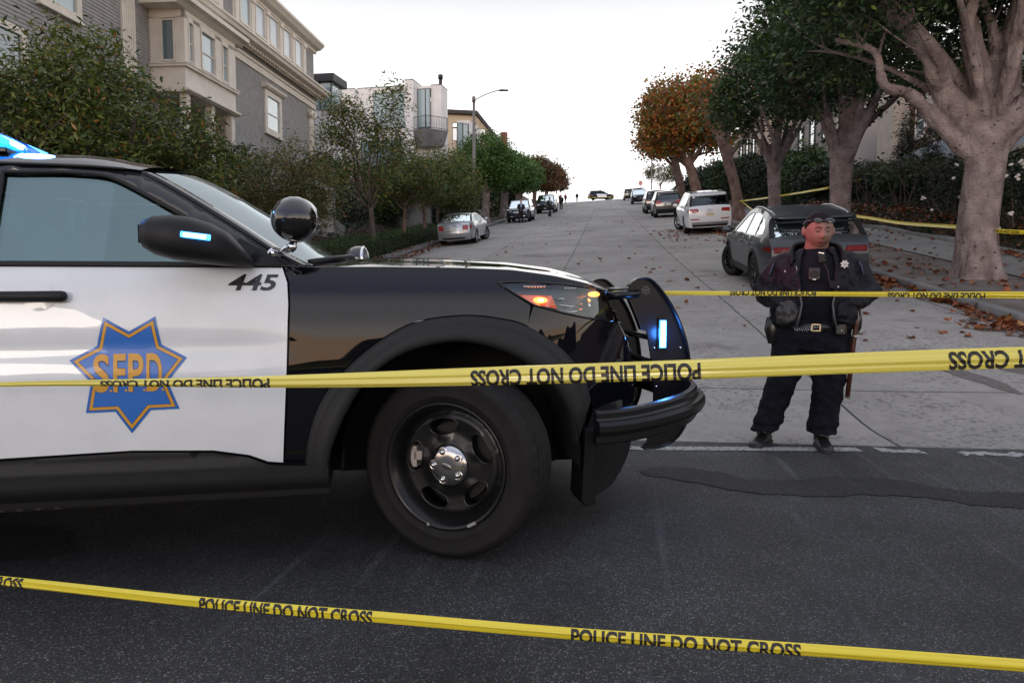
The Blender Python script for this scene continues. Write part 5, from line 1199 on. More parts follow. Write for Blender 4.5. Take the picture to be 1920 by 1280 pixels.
def garden_left():
    # ivy-dark terraces, low concrete stair walls, portal and grey garden wall
    T = lambda s, v, z: (*xy(s, v), z)
    cw = mat('board formed concrete', (.32, .32, .31), .85, var=.2, vscale=1.2)
    for k, (s0, s1, v, lab) in enumerate(((24.3, 27.2, -12.3, 'lowest grey concrete stair wall beside the clipped hedge'), (28.2, 31.4, -12.9, 'middle grey concrete stair wall behind the slender kerb tree'), (34.0, 36.5, -12.9, 'upper grey concrete stair wall between the kerb tree trunks'))):
        o = thing('garden_wall', lab, 'garden wall', gpt(s0, v), group='concrete stair walls'); zb = gz(s0, v); x0, y0 = xy(s0, v)
        b = MB(); b.use(cw); t = [1.55, 1.95, 1.95][k]
        b.add([tuple(np.subtract(T(s, vv, zz), (x0, y0, zb))) for vv in (v, v-.28) for s, zz in ((s0, zb-.3), (s1, zb-.1), (s1, zb+t*.75+(s1-s0)*.02), (s0+.35, zb+t), (s0, zb+t))], [(0, 1, 2, 3, 4), (9, 8, 7, 6, 5), (0, 5, 6, 1), (1, 6, 7, 2), (2, 7, 8, 3), (3, 8, 9, 4), (4, 9, 5, 0)], False); b.build('wall_slab', None, o)
        b = MB(); b.use(cw); tb(b, lambda s, vv, z: tuple(np.subtract(T(s, vv, z), (x0, y0, zb))), (s0-.05, v-3.2, zb-.3), (s0+.2, v-.29, zb+t*.96)); b.build('end_wall', None, o)
    o = thing('garden_portal', 'plain grey concrete post and beam portal behind the ball spotlight', 'portal', (-8.6, 35, 0)); b = MB(); b.use(cw)
    b.box2((.0, 0, 3.6), (.30, .5, 5.55)); b.add([(-.9, 0, 5.9), (.32, 0, 5.42), (.32, 0, 5.66), (-.9, 0, 6.2), (-.9, .5, 5.9), (.32, .5, 5.42), (.32, .5, 5.66), (-.9, .5, 6.2)], [(0, 1, 2, 3), (7, 6, 5, 4), (0, 4, 5, 1), (3, 2, 6, 7), (1, 5, 6, 2), (0, 3, 7, 4)], False); b.box2((-.95, .01, 3.6), (-.75, .49, 6.1)); b.build('frame', None, o)
    o = thing('garden_wall', 'tall smooth grey stucco wall in shade behind the kerb trees', 'garden wall', (-8.2, 47, 0), R(-7)); b = MB(); b.use(GREYST); b.box2((.2, 0, 4.2), (3.2, .4, 7.1)); b.add([(-.9, .2, 4.2), (.2, .2, 4.2), (.2, .2, 6.8), (-.9, .2, 7.6), (-.9, .5, 4.2), (.2, .5, 4.2), (.2, .5, 6.8), (-.9, .5, 7.6)], [(0, 1, 2, 3), (7, 6, 5, 4), (3, 2, 6, 7), (1, 5, 6, 2), (0, 3, 7, 4)], False); b.box2((4.2, .5, 4.2), (5.0, .9, 7.0)); b.build('wall_slab', None, o)
    rng = np.random.default_rng(5)
    def cover(name, label, s0, s1, v0, v1, h, n, size, m, cat='hedge', box=True, kind=None, thing_=True, top=None, hs=0.):
        """clipped hedge: leafy skin over a dark core"""
        base = gpt((s0+s1)/2, (v0+v1)/2); P = []
        for _ in range(n):
            r_ = rng.random()
            s = rng.uniform(s0, s1); v = rng.uniform(v0, v1); z = h
            q = rng.random(); A = [(v1-v0)*(s1-s0), h*(s1-s0), h*(s1-s0)*.3, h*(v1-v0)]; tot = sum(A); q *= tot
            if q < A[0]: z = h*(1+.06*math.sin(s*3.1)*math.sin(v*2.7))+rng.normal()*.03
            elif q < A[0]+A[1]: v = v1+rng.normal()*.04; z = rng.uniform(.02, h)
            elif q < A[0]+A[1]+A[2]: v = v0+rng.normal()*.04; z = rng.uniform(.02, h)
            else: s = s0+rng.normal()*.04; z = rng.uniform(.02, h)
            x, y = xy(s, v); P.append((x-base[0], y-base[1], gz(s, v)+bank(s, v)+z-base[2]))
        if kind:
            o = quads_obj(name, leaf_quads(np.array(P), rng, size), [m], None, None, base); tag(o, label, cat, kind=kind)
        else:
            o = thing(name, label, cat, base); quads_obj('foliage', leaf_quads(np.array(P), rng, size), [m], None, o)
        b = MB(); b.use(mat('hedge core', (.012, .016, .007), .95)); sl = np.linspace(s0+.08, s1-.08, 16)
        b.rings([[(*np.subtract(xy(s, v), base[:2]), gz(s, v)+bank(s, v)+z-base[2]) for v, z in ((v0+.08, -.1), (v0+.08, h-.08), (v1-.08, h-.08), (v1-.08, -.1))] for s in sl], True, True)
        if not kind: b.build('core', None, o)
        return o
    cover('hedge', 'low clipped hedge along the left kerb below the silver sedan', 21.5, 34.2, -11.3, -9.05, .85, 26000, .075, LF_HEDGE)
    cover('hedge', 'clipped hedge continuing uphill beside the silver sedan', 34.6, 46, -11.3, -9.05, .75, 9000, .09, LF_HEDGE)
    cover('hedge', 'dark clipped hedge on the terrace above the stair walls', 27.5, 42, -15.8, -14.2, .9, 12000, .09, LF_DARK)
    cover('hedge', 'dark terrace hedge just behind the nearest stair walls', 23.5, 27.9, -15.6, -13.2, 1.1, 9000, .09, LF_DARK)
    # ground cover over the banks
    def ivy(name, label, s0, s1, v0, v1, n, size, m, hh):
        s = rng.uniform(s0, s1, n); v = rng.uniform(v0, v1, n)
        P = np.array([(*xy(a, b_), gz(a, b_)+bank(a, b_)+.02+hh*rng.random()**1.5*(.6+.4*math.sin(a*1.3)*math.sin(b_*1.9))) for a, b_ in zip(s, v)])
        o = quads_obj(name, leaf_quads(P, rng, size), [m], None); tag(o, label, 'ground cover', kind='stuff')
    ivy('ivy', 'dark ivy covering the bank on the left', 9, 70, -20, -11.4, 60000, .14, LF_DARK, .45)
    ivy('ground_cover', 'low dark shrubs covering the bank on the right', 9, 60, 9.5, 16.5, 60000, .13, LF_DARK, .5)
    ivy('grass', 'short grass in the right planting strip', 9.2, 60, 5.75, 7.4, 14000, .045, LF_HEDGE, .03)
def right_side():
    T = lambda s, v, z: (*xy(s, v), z)
    st = mat('warm stone blocks', (.20, .165, .145), .85, var=.2, vscale=1.5)
    root = thing('house', 'brownish stone house cut by the right edge behind the thick trunk', 'house', T(24, 14, 0)); O = Vector(T(24, 14, 0)); Tl = lambda t, o, z: tuple(Vector(T(24+t, 14-o, z))-O)
    b = MB(); b.use(st)
    for k in range(26): tb(b, Tl, (-12, -10, .4+k*.42), (3.2, .0 if k % 1 == 0 else .01, .4+k*.42+.385))
    b.use(DKTRIM); tb(b, Tl, (-11.9, -9.9, .4), (3.1, -.03, 11.3)); b.build('wall', None, root)
    b = MB(); b.use(mat('pale stone trim', (.42, .38, .35), .8)); extr(b, Tl, [(-.1, 8.2), (.25, 8.3), (.4, 8.5), (.4, 8.7), (-.1, 8.8)], -12, 3.4); extr(b, Tl, [(-.1, 5.0), (.12, 5.05), (.12, 5.25), (-.1, 5.3)], -12, 3.4); b.build('string_course', None, root)
    for t in (-8, -4.4, -.8): window_part(root, Tl, t, t+1.2, 5.7, 7.6, .02, frame=mat('pale stone trim'), glass=WGLASS)
    for t in (-8, -4.4, -.8): window_part(root, Tl, t, t+1.1, 2.9, 4.3, .02, frame=DKTRIM, glass=WGLASS, sill=False)
    # ivy-grown stucco house
    root = thing('house', 'stucco house grown over with rusty creeper above the pale fence', 'house', T(38, 17, 0)); O2 = Vector(T(38, 17, 0)); T2 = lambda t, o, z: tuple(Vector(T(38+t, 17-o, z))-O2)
    b = MB(); b.use(mat('beige stucco', (.42, .36, .31), .85, var=.1, vscale=1)); tb(b, T2, (-9, -10, 3), (8, 0, 13)); tb(b, T2, (8, -8, 3), (10.5, .6, 12)); b.build('wall', None, root)
    for t in (-6, 2.5, 5): window_part(root, T2, t, t+1.1, 9.2, 11, .02, frame=WHITEW)
    rng = np.random.default_rng(9); n = 26000; t = rng.uniform(-9, 7, n); z = rng.uniform(4, 12.5, n); k = np.sin(t*.9+1)*np.sin(z*.8)+.55*np.sin(t*2.3+z*1.7)+rng.normal(size=n)*.25; t, z = t[(k > -.25)], z[k > -.25]
    P = np.array([T2(a, .05+.1*rng.random(), c) for a, c in zip(t, z)]); quads_obj('creeper', leaf_quads(P, rng, .16, .8), [LF_RED], None, root)
    # pale boarded fence on a low wall
    root = thing('fence', 'pale blue grey board fence on a stone base rising beside the thick trunk', 'fence', T(34, 14, 0)); O3 = Vector(T(34, 14, 0)); T3 = lambda t, o, z: tuple(Vector(T(34+t, 14-o, z))-O3)
    b = MB(); b.use(mat('pale fence paint', (.36, .40, .46), .6))
    for k in range(28): tb(b, T3, (-6.6+k*.4, .0, 5.9), (-6.6+k*.4+.385, .05, 7.22))
    b.build('boards', None, root)
    b = MB(); b.use(st); tb(b, T3, (-6.7, -.15, 2.5), (4.8, .15, 5.7)); b.build('base_wall', None, root)
    b = MB(); b.use(mat('pale stone trim')); tb(b, T3, (-6.75, -.2, 5.7), (4.85, .22, 5.86)); b.build('coping', None, root)
    b = MB(); b.use(mat('purple notice', (.10, .07, .30), .5)); tb(b, T3, (4.0, .055, 6.5), (4.45, .07, 7.1)); b.use(WHITEW, False); tb(b, T3, (4.08, .072, 6.62), (4.37, .078, 6.74)); tb(b, T3, (4.1, .072, 6.85), (4.36, .078, 6.98)); b.build('notice', None, root)
    for k, (s, lab) in enumerate(((40.3, 'stone gate pillar at the end of the pale fence'), (43.6, 'stone gate pillar beyond the dark gate opening'))):
        root = thing('gate_pillar', lab, 'pillar', T(s, 14, 0), R(-7), group='stone gate pillars'); b = MB(); b.use(mat('pale stone trim')); b.box2((-.4, -.4, 2.5), (.4, .4, 6.6)); b.build('shaft', None, root); b = MB(); b.use(mat('pale stone trim')); b.box2((-.52, -.52, 6.6), (.52, .52, 6.8)); b.box((0, 0, 7.0), (.9, .9, .4), taper=.35); b.build('cap', None, root)
    for k, (s0, s1, v, zt, m_, lab) in enumerate(((54, 66, 15.5, 15, mat('dull house paint', (.30, .27, .25), .85), 'pale house half hidden by the second ficus trunk'), (72, 92, 14, 17, mat('tan stucco', (.33, .27, .22), .85), 'tan house hidden behind the autumn trees'))):
        root = thing('house', lab, 'house', T(s0, v, 0)); Oq = Vector(T(s0, v, 0)); Tq = lambda t, o, z, s0=s0, v=v, Oq=Oq: tuple(Vector(T(s0+t, v-o, z))-Oq)
        b = MB(); b.use(m_); tb(b, Tq, (0, -9, 3), (s1-s0, 0, zt)); b.build('wall', None, root)
        b = MB(); b.use(DKTRIM); tb(b, Tq, (-.3, -9.3, zt), (s1-s0+.3, .4, zt+.3)); b.build('roof', None, root)
        for q in range(3): window_part(root, Tq, 1.5+q*3.3, 2.9+q*3.3, zt-3.4, zt-1.5, .02, frame=DKTRIM)
def shrub(name, label, base, blobs, leaf, n, spread, size, seed, stem=True, group=None, flowers=None, cat='shrub', aspect=.42):
    rng = np.random.default_rng(seed); root = thing(name, label, cat, base, group=group); cc, P = clumps(rng, blobs, n, 26, spread, .35); P = P[P[:, 2] > .02]
    quads_obj('foliage', leaf_quads(P, rng, size, aspect), [leaf], None, root)
    if stem:
        b = MB(); b.use(BARKD)
        for c in cc[:9]: b.tube(curve_to((0, 0, -.05), c*np.array([.9, .9, .95]), .0, rng, 4, .08), [.035, .03, .022, .016, .01], 6, cap=False)
        b.build('stems', None, root)
    if flowers:
        for k in range(flowers[0]):
            bl = blobs[rng.integers(len(blobs))]; u = rng.normal(size=3); u[1] = -abs(u[1]); u /= np.linalg.norm(u); c = np.array(bl[0])+u*np.array(bl[1])*1.05
            f = MB(); f.use(mat('rose petals', (.75, .70, .66), .6))
            for q in range(3): f.ell(c+rng.normal(size=3)*.022, (.045, .045, .035), nu=8, nv=5)
            f.build('bloom', None, root)
    return root
grey_house(); modern_houses(); garden_left(); right_side()

# ------------------------------------------------------------------ trees
def G(s, v, dz=0): x, y = xy(s, v); return (x, y, gz(s, v)+bank(s, v)+dz)
def ellb(*a): return [((x, y, z), (rx, ry, rz)) for x, y, z, rx, ry, rz in a]
# right: big ficus in front
tree('ficus_tree', 'nearest and thickest pale barked ficus on the right with massive forking limbs', G(14.95, 6.95, .12), [(0, 0, -.1), (-.06, 0, .8), (.0, .0, 1.9), (.10, 0, 2.75)], [.34, .32, .32, .32],
     ellb((-1.6, .5, 6.6, 2.6, 2.6, 1.7), (.9, 0, 7.0, 2.6, 2.5, 1.7), (-2.6, -.4, 5.2, 1.3, 1.6, .8), (0, 1.6, 6.4, 3.0, 2.2, 1.6), (2.3, .6, 5.6, 1.5, 1.8, 1.2), (-.6, -1.2, 6.2, 2.2, 1.2, 1.3), (-2.2, -.9, 5.6, 1.5, 1.0, 1.3), (.8, -1.4, 7.0, 2.0, 1.0, 1.0), (-1.0, 1.6, 4.9, 2.4, 1.0, 1.1), (1.2, 1.8, 4.8, 2.2, 1.0, 1.2)), BARK, LF_FICUS, 900, 44, .24, .15, nlimb=14, limb_r=.10, seed=11, blend=.035,
     extra=[([(-.1, 0, 2.5), (-.75, .0, 3.3), (-1.2, -.2, 4.0), (-1.9, -.2, 4.7), (-2.6, -.1, 5.4)], .24, .07), ([(.1, -.05, 2.5), (.7, -.15, 3.25), (1.3, -.1, 4.1), (1.9, .2, 5.6)], .22, .07), ([(.15, .1, 2.4), (.55, .2, 3.4), (.55, .3, 4.6), (.8, .2, 6)], .20, .06), ([(-.05, .1, 2.5), (.1, .3, 3.6), (-.2, .3, 4.8), (-.6, .2, 6.2)], .2, .06), ([(-.25, 0, 2.2), (-.9, .1, 2.9), (-1.35, .1, 3.35), (-1.9, 0, 3.5), (-2.1, 0, 4.1), (-2.8, 0, 4.3)], .13, .045), ([(.35, 0, 3.0), (1.0, -.3, 3.25), (1.6, -.3, 3.7), (2.3, -.2, 4.4)], .12, .05), ([(.3, .1, 2.4), (.9, .2, 3.0), (1.2, .3, 4.0), (1.1, .3, 5.4)], .17, .06), ([(-.15, -.1, 3.2), (-.6, -.3, 4.4), (-.5, -.3, 5.2), (-1.2, -.4, 6.2)], .13, .05)], cut=3.7)
tree('ficus_tree', 'second grey ficus uphill, its trunk rising behind the dark parked hatchback', G(23.5, 6.95, .12), [(0, 0, -.1), (0, 0, 1.2), (.03, 0, 2.6)], [.29, .28, .34],
     ellb((-.7, 0, 6.0, 2.1, 2.5, 2.0), (1.3, 0, 6.0, 2.1, 2.5, 2.0), (-1.7, -.3, 5.1, 1.2, 1.5, 1.2), (.2, 0, 7.2, 2.1, 2.3, 1.4)), BARK, LF_FICUS, 520, 42, .28, .19, nlimb=15, limb_r=.12, seed=12, cut=3.5, blend=.045)
tree('ficus_tree', 'third ficus on the right with a slimmer trunk beside the white car', G(31.8, 6.85, .12), [(0, 0, -.1), (0, 0, 1.3), (-.05, 0, 2.5)], [.27, .24, .27],
     ellb((-.6, 0, 5.8, 1.8, 2.3, 2.1), (1.2, 0, 6.1, 1.9, 2.4, 2.0), (.4, 0, 7.1, 1.5, 2.0, 1.1), (-1.6, 0, 4.9, .95, 1.4, 1.1)), BARK, LF_FICUS, 400, 40, .30, .21, nlimb=13, limb_r=.11, seed=13, cut=3.0, blend=.05)
tree('plane_tree', 'leaning plane tree with caution tape knotted round its trunk', G(40, 6.8, .12), [(.1, 0, -.1), (-.1, 0, 1.4), (-.55, 0, 3.0), (-1.0, 0, 4.2)], [.30, .25, .26, .22],
     ellb((-1.6, 0, 6.2, 1.2, 1.7, 1.4), (-.2, 0, 6.6, 1.4, 1.9, 1.3)), BARKP, LF_ORANGE, 120, 30, .34, .20, nlimb=9, limb_r=.12, seed=14, blend=.05, cut=4.5, aspect=.8, extra=[([(-.6, 0, 3.0), (-.1, 0, 3.7), (.5, 0, 4.4), (1.0, 0, 5.6)], .13, .05), ([(-.9, 0, 4.0), (-1.6, 0, 5.2), (-1.9, 0, 6.1)], .15, .04)])
tree('plane_tree', 'large plane tree in orange autumn leaf over the parked cars', G(54, 6.6, .12), [(0, 0, -.1), (-.3, 0, 1.6), (-.9, 0, 3.6)], [.42, .36, .32],
     ellb((-1.9, 0, 6.7, 2.4, 2.8, 2.5), (-.2, 0, 7.1, 2.1, 2.6, 2.1), (-2.6, 0, 5.2, 1.8, 2.3, 1.4), (.6, 0, 5.9, 1.7, 2.4, 1.8)), BARKP, LF_ORANGE, 520, 36, .34, .21, nlimb=12, limb_r=.15, seed=15, cut=3.6, aspect=.8)
tree('plane_tree', 'farther orange plane tree merging with the large one uphill', G(66, 6.6, .12), [(0, 0, -.1), (-.2, 0, 1.8), (-.7, 0, 3.8)], [.42, .35, .32],
     ellb((-1.5, 0, 7.4, 2.4, 2.8, 2.8), (.6, 0, 7.8, 2.3, 2.8, 2.5), (-1.9, 0, 5.7, 1.8, 2.4, 1.5)), BARKP, LF_ORANGE, 420, 34, .38, .25, nlimb=12, limb_r=.15, seed=16, cut=3.4, aspect=.8)
tree('small_tree', 'small thin tree by the hill crest near the stop sign', G(116, 8.3), [(0, 0, 0), (0, 0, 2.4)], [.14, .1], ellb((0, 0, 4.0, 2.4, 2.0, 1.3), (1.8, 0, 3.6, 1.4, 1.4, 1.0)), BARKP, LF_OLIVE2, 120, 30, .35, .28, nlimb=6, limb_r=.06, seed=17)
# left: kerb trees
tree('street_tree', 'nearest bushy olive green tree at the left edge before the grey house', G(12.4, -10.4, 0), [(0, 0, -.2), (0, 0, 1.2), (.1, 0, 2.2)], [.09, .08, .07],
     ellb((-.5, 0, 3.5, 1.5, 1.4, 1.15), (.4, 0, 3.9, 1.2, 1.2, .8), (-.3, 0, 2.3, 1.5, 1.4, 1.0), (.8, .3, 3.0, 1.0, 1.2, 1.0)), BARKD, LF_OLIVE, 430, 27, .16, .14, nlimb=12, limb_r=.05, seed=21, aspect=.3, shell=.4)
tree('street_tree', 'second bushy olive green tree in front of the grey house bay window', G(13.5, -9.9, 0), [(0, 0, -.2), (.05, 0, 1.2), (.1, 0, 2.2)], [.09, .08, .07],
     ellb((-.1, 0, 4.6, 1.0, 1.1, .75), (.35, 0, 3.6, 1.3, 1.3, 1.0), (-.7, .2, 3.6, 1.1, 1.2, 1.0), (.2, 0, 2.3, 1.4, 1.3, 1.0)), BARKD, LF_OLIVE, 400, 27, .16, .145, nlimb=12, limb_r=.05, seed=22, aspect=.3, shell=.4)
tree('street_tree', 'third bushy olive green tree sloping down behind the windshield', G(15.8, -9.9, 0), [(0, 0, -.2), (.05, 0, 1.2), (.1, 0, 2.1)], [.09, .08, .07],
     ellb((-.5, 0, 4.05, 1.0, 1.2, .75), (.35, 0, 3.55, 1.0, 1.2, .8), (.95, 0, 2.9, .75, 1.0, .8), (-.1, 0, 2.3, 1.5, 1.3, 1.0)), BARKD, LF_OLIVE, 380, 27, .17, .15, nlimb=11, limb_r=.05, seed=23, aspect=.3, shell=.4)
tree('street_tree', 'thin leaved twiggy tree directly behind the ball spotlight', G(22.6, -9.9, 0), [(0, 0, -.2), (.0, 0, .8), (-.1, 0, 1.6)], [.09, .08, .07],
     ellb((-.3, 0, 3.1, 1.7, 1.5, 1.2), (.7, 0, 2.6, 1.3, 1.4, 1.2), (-.9, 0, 2.2, 1.2, 1.3, 1.0)), BARKD, LF_OLIVE2, 400, 28, .21, .13, nlimb=14, limb_r=.045, seed=24, aspect=.3, shell=.35)
tree('street_tree', 'tall sparse tree with a straight slender trunk in the hedge', G(29.6, -9.35, 0), [(0, 0, -.1), (.02, 0, 1.2), (-.05, 0, 2.3)], [.13, .11, .10],
     ellb((-.3, 0, 5.2, 1.3, 1.3, 1.1), (.9, 0, 6.3, .9, 1.0, .8), (-1.3, 0, 6.0, .8, .9, .5), (.8, 0, 4.6, 1.0, 1.1, .8), (-1.1, 0, 3.7, 1.3, 1.2, .8), (.5, 0, 3.3, 1.2, 1.2, .6), (-1.6, 0, 4.9, .9, 1.0, .5)), BARKD, LF_OLIVE, 300, 34, .22, .15, nlimb=13, limb_r=.06, seed=25, aspect=.35, shell=.3, twigs=True)
tree('street_tree', 'small olive tree with a pinkish trunk second along the hedge', G(34.4, -9.35, 0), [(0, 0, -.1), (.05, 0, 1.2), (.1, 0, 2.2)], [.10, .09, .09],
     ellb((0, 0, 3.3, 1.4, 1.5, .95), (-.9, 0, 2.9, 1.1, 1.2, .7), (.9, 0, 3.0, 1.1, 1.2, .7)), BARKP, LF_OLIVE, 260, 30, .24, .16, nlimb=9, limb_r=.05, seed=26, aspect=.35)
tree('street_tree', 'small olive tree third along the hedge just left of the silver sedan', G(38.6, -9.35, 0), [(0, 0, -.1), (0, 0, 1.2), (-.05, 0, 2.1)], [.11, .09, .09],
     ellb((0, 0, 3.4, 1.5, 1.6, 1.05), (1.1, 0, 3.1, 1.2, 1.3, .8)), BARKP, LF_OLIVE, 240, 30, .26, .17, nlimb=9, limb_r=.05, seed=27, aspect=.35)
tree('street_tree', 'dense dark olive tree behind the silver sedan beside the lamp post', G(45.5, -10.2, 0), [(0, 0, -.1), (0, 0, 1.0), (.05, 0, 1.8)], [.12, .10, .10],
     ellb((.3, 0, 3.6, 2.1, 2.0, 1.7), (-1.2, 0, 3.3, 1.6, 1.6, 1.4), (1.5, 0, 2.8, 1.3, 1.4, 1.3)), BARKD, LF_OLIVE, 420, 34, .28, .18, nlimb=9, limb_r=.06, seed=28, aspect=.35)
LD = dict(nlimb=9, aspect=.55, shell=.72)
tree('ficus_tree', 'large round headed bright green ficus on the left beyond the lamp post', G(58.5, -9.3, .1), [(0, 0, -.1), (.05, 0, 1.4), (.1, 0, 2.4)], [.36, .30, .30], ellb((0, 0, 4.9, 2.3, 2.8, 2.0), (.9, 0, 4.3, 1.9, 2.3, 1.5), (-1.0, 0, 4.3, 1.5, 2.0, 1.4)), BARK, LF_ROUND, 620, 38, .22, .19, limb_r=.13, seed=31, cut=2.6, **LD)
tree('ficus_tree', 'second round bright green ficus uphill on the left', G(70, -9.3, .1), [(0, 0, -.1), (0, 0, 1.6), (.1, 0, 2.9)], [.42, .36, .36], ellb((.3, 0, 4.3, 2.2, 2.6, 1.7), (1.2, 0, 3.8, 1.6, 2.0, 1.2)), BARK, LF_ROUND, 520, 36, .30, .25, limb_r=.15, seed=32, cut=2.4, **LD)
tree('ficus_tree', 'third dark green ficus uphill on the left behind the dark parked car', G(82, -9.3, .1), [(0, 0, -.1), (0, 0, 1.6), (.1, 0, 2.9)], [.42, .36, .36], ellb((.2, 0, 4.0, 2.2, 2.4, 1.7),), BARK, LF_ROUND, 360, 30, .34, .30, limb_r=.15, seed=33, cut=2.3, **LD)
tree('plum_tree', 'reddish brown tree on the left just below the crest', G(97, -9.0, .1), [(0, 0, -.1), (0, 0, 1.6), (.1, 0, 2.8)], [.3, .26, .26], ellb((.3, 0, 4.5, 2.4, 2.6, 2.0), (1.4, 0, 3.8, 1.8, 2.0, 1.5)), BARKP, LF_RED, 420, 30, .36, .32, limb_r=.12, seed=34, cut=2.6, **LD)
tree('plum_tree', 'second reddish brown tree nearer the crest on the left', G(112, -8.6, .1), [(0, 0, -.1), (0, 0, 1.6), (.1, 0, 2.8)], [.3, .26, .26], ellb((.3, 0, 4.1, 2.4, 2.6, 1.9), (1.5, 0, 3.7, 1.7, 2.0, 1.4)), BARKP, LF_RED, 320, 28, .38, .36, limb_r=.12, seed=35, cut=2.4, **LD)
# shrubs and small conifers on the right bank
rs_ = random.Random(3)
shr = [(20.0, 10.1, 'rose', 'white flowering rose bush right of the thick trunk'), (24.0, 10.3, 'rose', 'white flowering rose bush left of the thick trunk'), (29.6, 12.0, 'cyp', 'narrow pointed conifer before the pale fence'), (33.0, 12.3, 'cyp', 'shorter pointed conifer left of the tallest one'), (25.4, 10.6, 'puff', 'pompon shaped pine with bare stems beside the trunk'), (29.0, 10.8, 'puff', 'pompon shaped pine farther up the bank'), (32.5, 10.8, 'puff', 'pompon shaped pine below the gate pillars')]
for k, (s, v, kd, lab) in enumerate(shr):
    b0 = G(s, v, -.05)
    if kd == 'rose': shrub('rose_bush', lab, b0, ellb((0, 0, .9, .9, .8, .8), (.4, 0, 1.5, .7, .7, .7)), LF_DARK, 130, .14, .09, 50+k, flowers=(34 if k == 0 else 14,), group='white roses on the right bank')
    elif kd == 'cyp': shrub('conifer', lab, b0, ellb((0, 0, 1.0, .55, .55, 1.0), (0, 0, 2.0, .38, .38, .9), (0, 0, 2.8, .2, .2, .6)), LF_PINE if False else LF_DARK, 190, .12, .13, 50+k, cat='conifer', aspect=.2)
    else: shrub('pine_shrub', lab, b0, ellb((0, 0, 1.75, .6, .55, .25), (-.55, 0, 1.55, .35, .3, .18), (.5, 0, 1.6, .4, .3, .2)), LF_PINE, 70, .10, .12, 50+k, cat='pine', aspect=.15, group='pompon pines on the right bank')
for k, (s, v, h, w_) in enumerate([(20.5, 12.5, 1.2, 1.6), (24.6, 12.2, 1.0, 1.7), (28.5, 12.6, .9, 1.8), (32, 12.4, 1.0, 2.0), (36.5, 12.0, 1.3, 2.1), (41, 11.6, 1.8, 2.2), (46, 11.4, 3.0, 2.5), (52, 11.2, 3.2, 2.6), (59, 11.0, 3.4, 2.8), (67, 10.8, 3.4, 3.0), (77, 10.6, 3.4, 3.0), (89, 10.4, 3.2, 3.0), (17.2, 12.6, 1.3, 1.5)]):
    pl_ = ['by the pompon pines', 'behind the officer', 'left of the pale fence', 'beneath the gate pillars', 'beside the third ficus', 'behind the third ficus', 'behind the leaning plane tree', 'right of the white car', 'behind the white car', 'behind the brown car', 'under the orange trees', 'highest up under the orange trees', 'close behind the thick trunk'][k]
    shrub('shrub', 'dark green shrub on the right bank '+pl_, G(s, v, -.1), ellb((0, 0, h*.5, w_*.8, w_*.8, h*.5), (.4, 0, h*.75, w_*.5, w_*.6, h*.35)), LF_DARK if k % 3 else LF_HEDGE, 190, .2, .16+.002*s, 70+k, stem=False, group='dark shrubs on the right bank')
for k, (s, v, h, w_) in enumerate([(16, -13, 2.4, 2.2), (20.5, -13.2, 2.2, 2.0), (25.5, -16.2, 2.4, 2.0), (33, -17, 2.6, 2.4), (40.5, -15.5, 3.2, 2.2), (45, -13.5, 3.4, 2.2), (51, -12.6, 3.4, 2.4), (55, -12.0, 3.0, 2.2), (64, -12.2, 3.6, 2.6), (76, -12.2, 3.6, 2.8), (90, -12, 3.6, 3.0)]):
    pl_ = ['under the nearest tree', 'under the second tree', 'left of the grey portal', 'between portal and stair walls', 'beyond the terrace hedge', 'before the grey stucco wall', 'left of the lamp post', 'at the foot of the lamp post', 'under the round ficus', 'under the second round ficus', 'behind the dark truck'][k]
    shrub('shrub', 'dense green shrub on the left bank '+pl_, G(s, v, -.1), ellb((0, 0, h*.5, w_*.8, w_*.8, h*.5), (-.3, 0, h*.75, w_*.5, w_*.6, h*.35)), LF_HEDGE if k % 2 else LF_DARK, 200, .22, .16+.002*s, 90+k, stem=False, group='dense shrubs on the left bank')

# ------------------------------------------------------------------ lamp posts, pole, stop sign
MET = mat('galvanised steel', (.20, .18, .165), .5, metal=.4)
def lamp():
    root = thing('street_lamp', 'tall street lamp with curved arm over the left kerb', 'street lamp', gpt(50.3, -8.75)); b = MB(); b.use(MET); b.tube([(0, 0, 0), (0, 0, 4), (0, 0, 8.7)], [.14, .11, .085], 12); b.cyl((0, 0, 8.5), (0, 0, 8.85), .12); b.build('pole', None, root)
    b = MB(); b.use(MET); b.tube(spline([(0, 0, 8.6), (.75, -.08, 8.95), (1.5, -.18, 9.18), (1.75, -.2, 9.2)], 4), .035, 7); b.build('arm', None, root)
    b = MB(); b.use(PLASTG); b.box((2.0, -.23, 9.2), (.62, .2, .09)); b.box((1.9, -.22, 9.27), (.08, .08, .09)); b.build('lamp_head', None, root, bevel=.02)
lamp()
def pole(name, lab, cat, s, v, h, r_): root = thing(name, lab, cat, gpt(s, v)); b = MB(); b.use(MET); b.tube([(0, 0, 0), (0, 0, h)], [r_, r_*.7], 8); b.build('post', None, root); b = MB(); b.use(MET); b.ell((0, 0, h), (r_*1.1, r_*1.1, r_*.8), nu=10, nv=6); b.build('finial', None, root); return root
pole('utility_pole', 'slim grey pole beside the black sport utility near the crest', 'pole', 98, 5.9, 5.2, .09); pole('utility_pole', 'thin pole on the left just below the crest', 'pole', 118, -8.5, 5.4, .08)
root = pole('stop_sign', 'red stop sign at the hill crest on the right', 'stop sign', 128, 5.9, 2.3, .04)
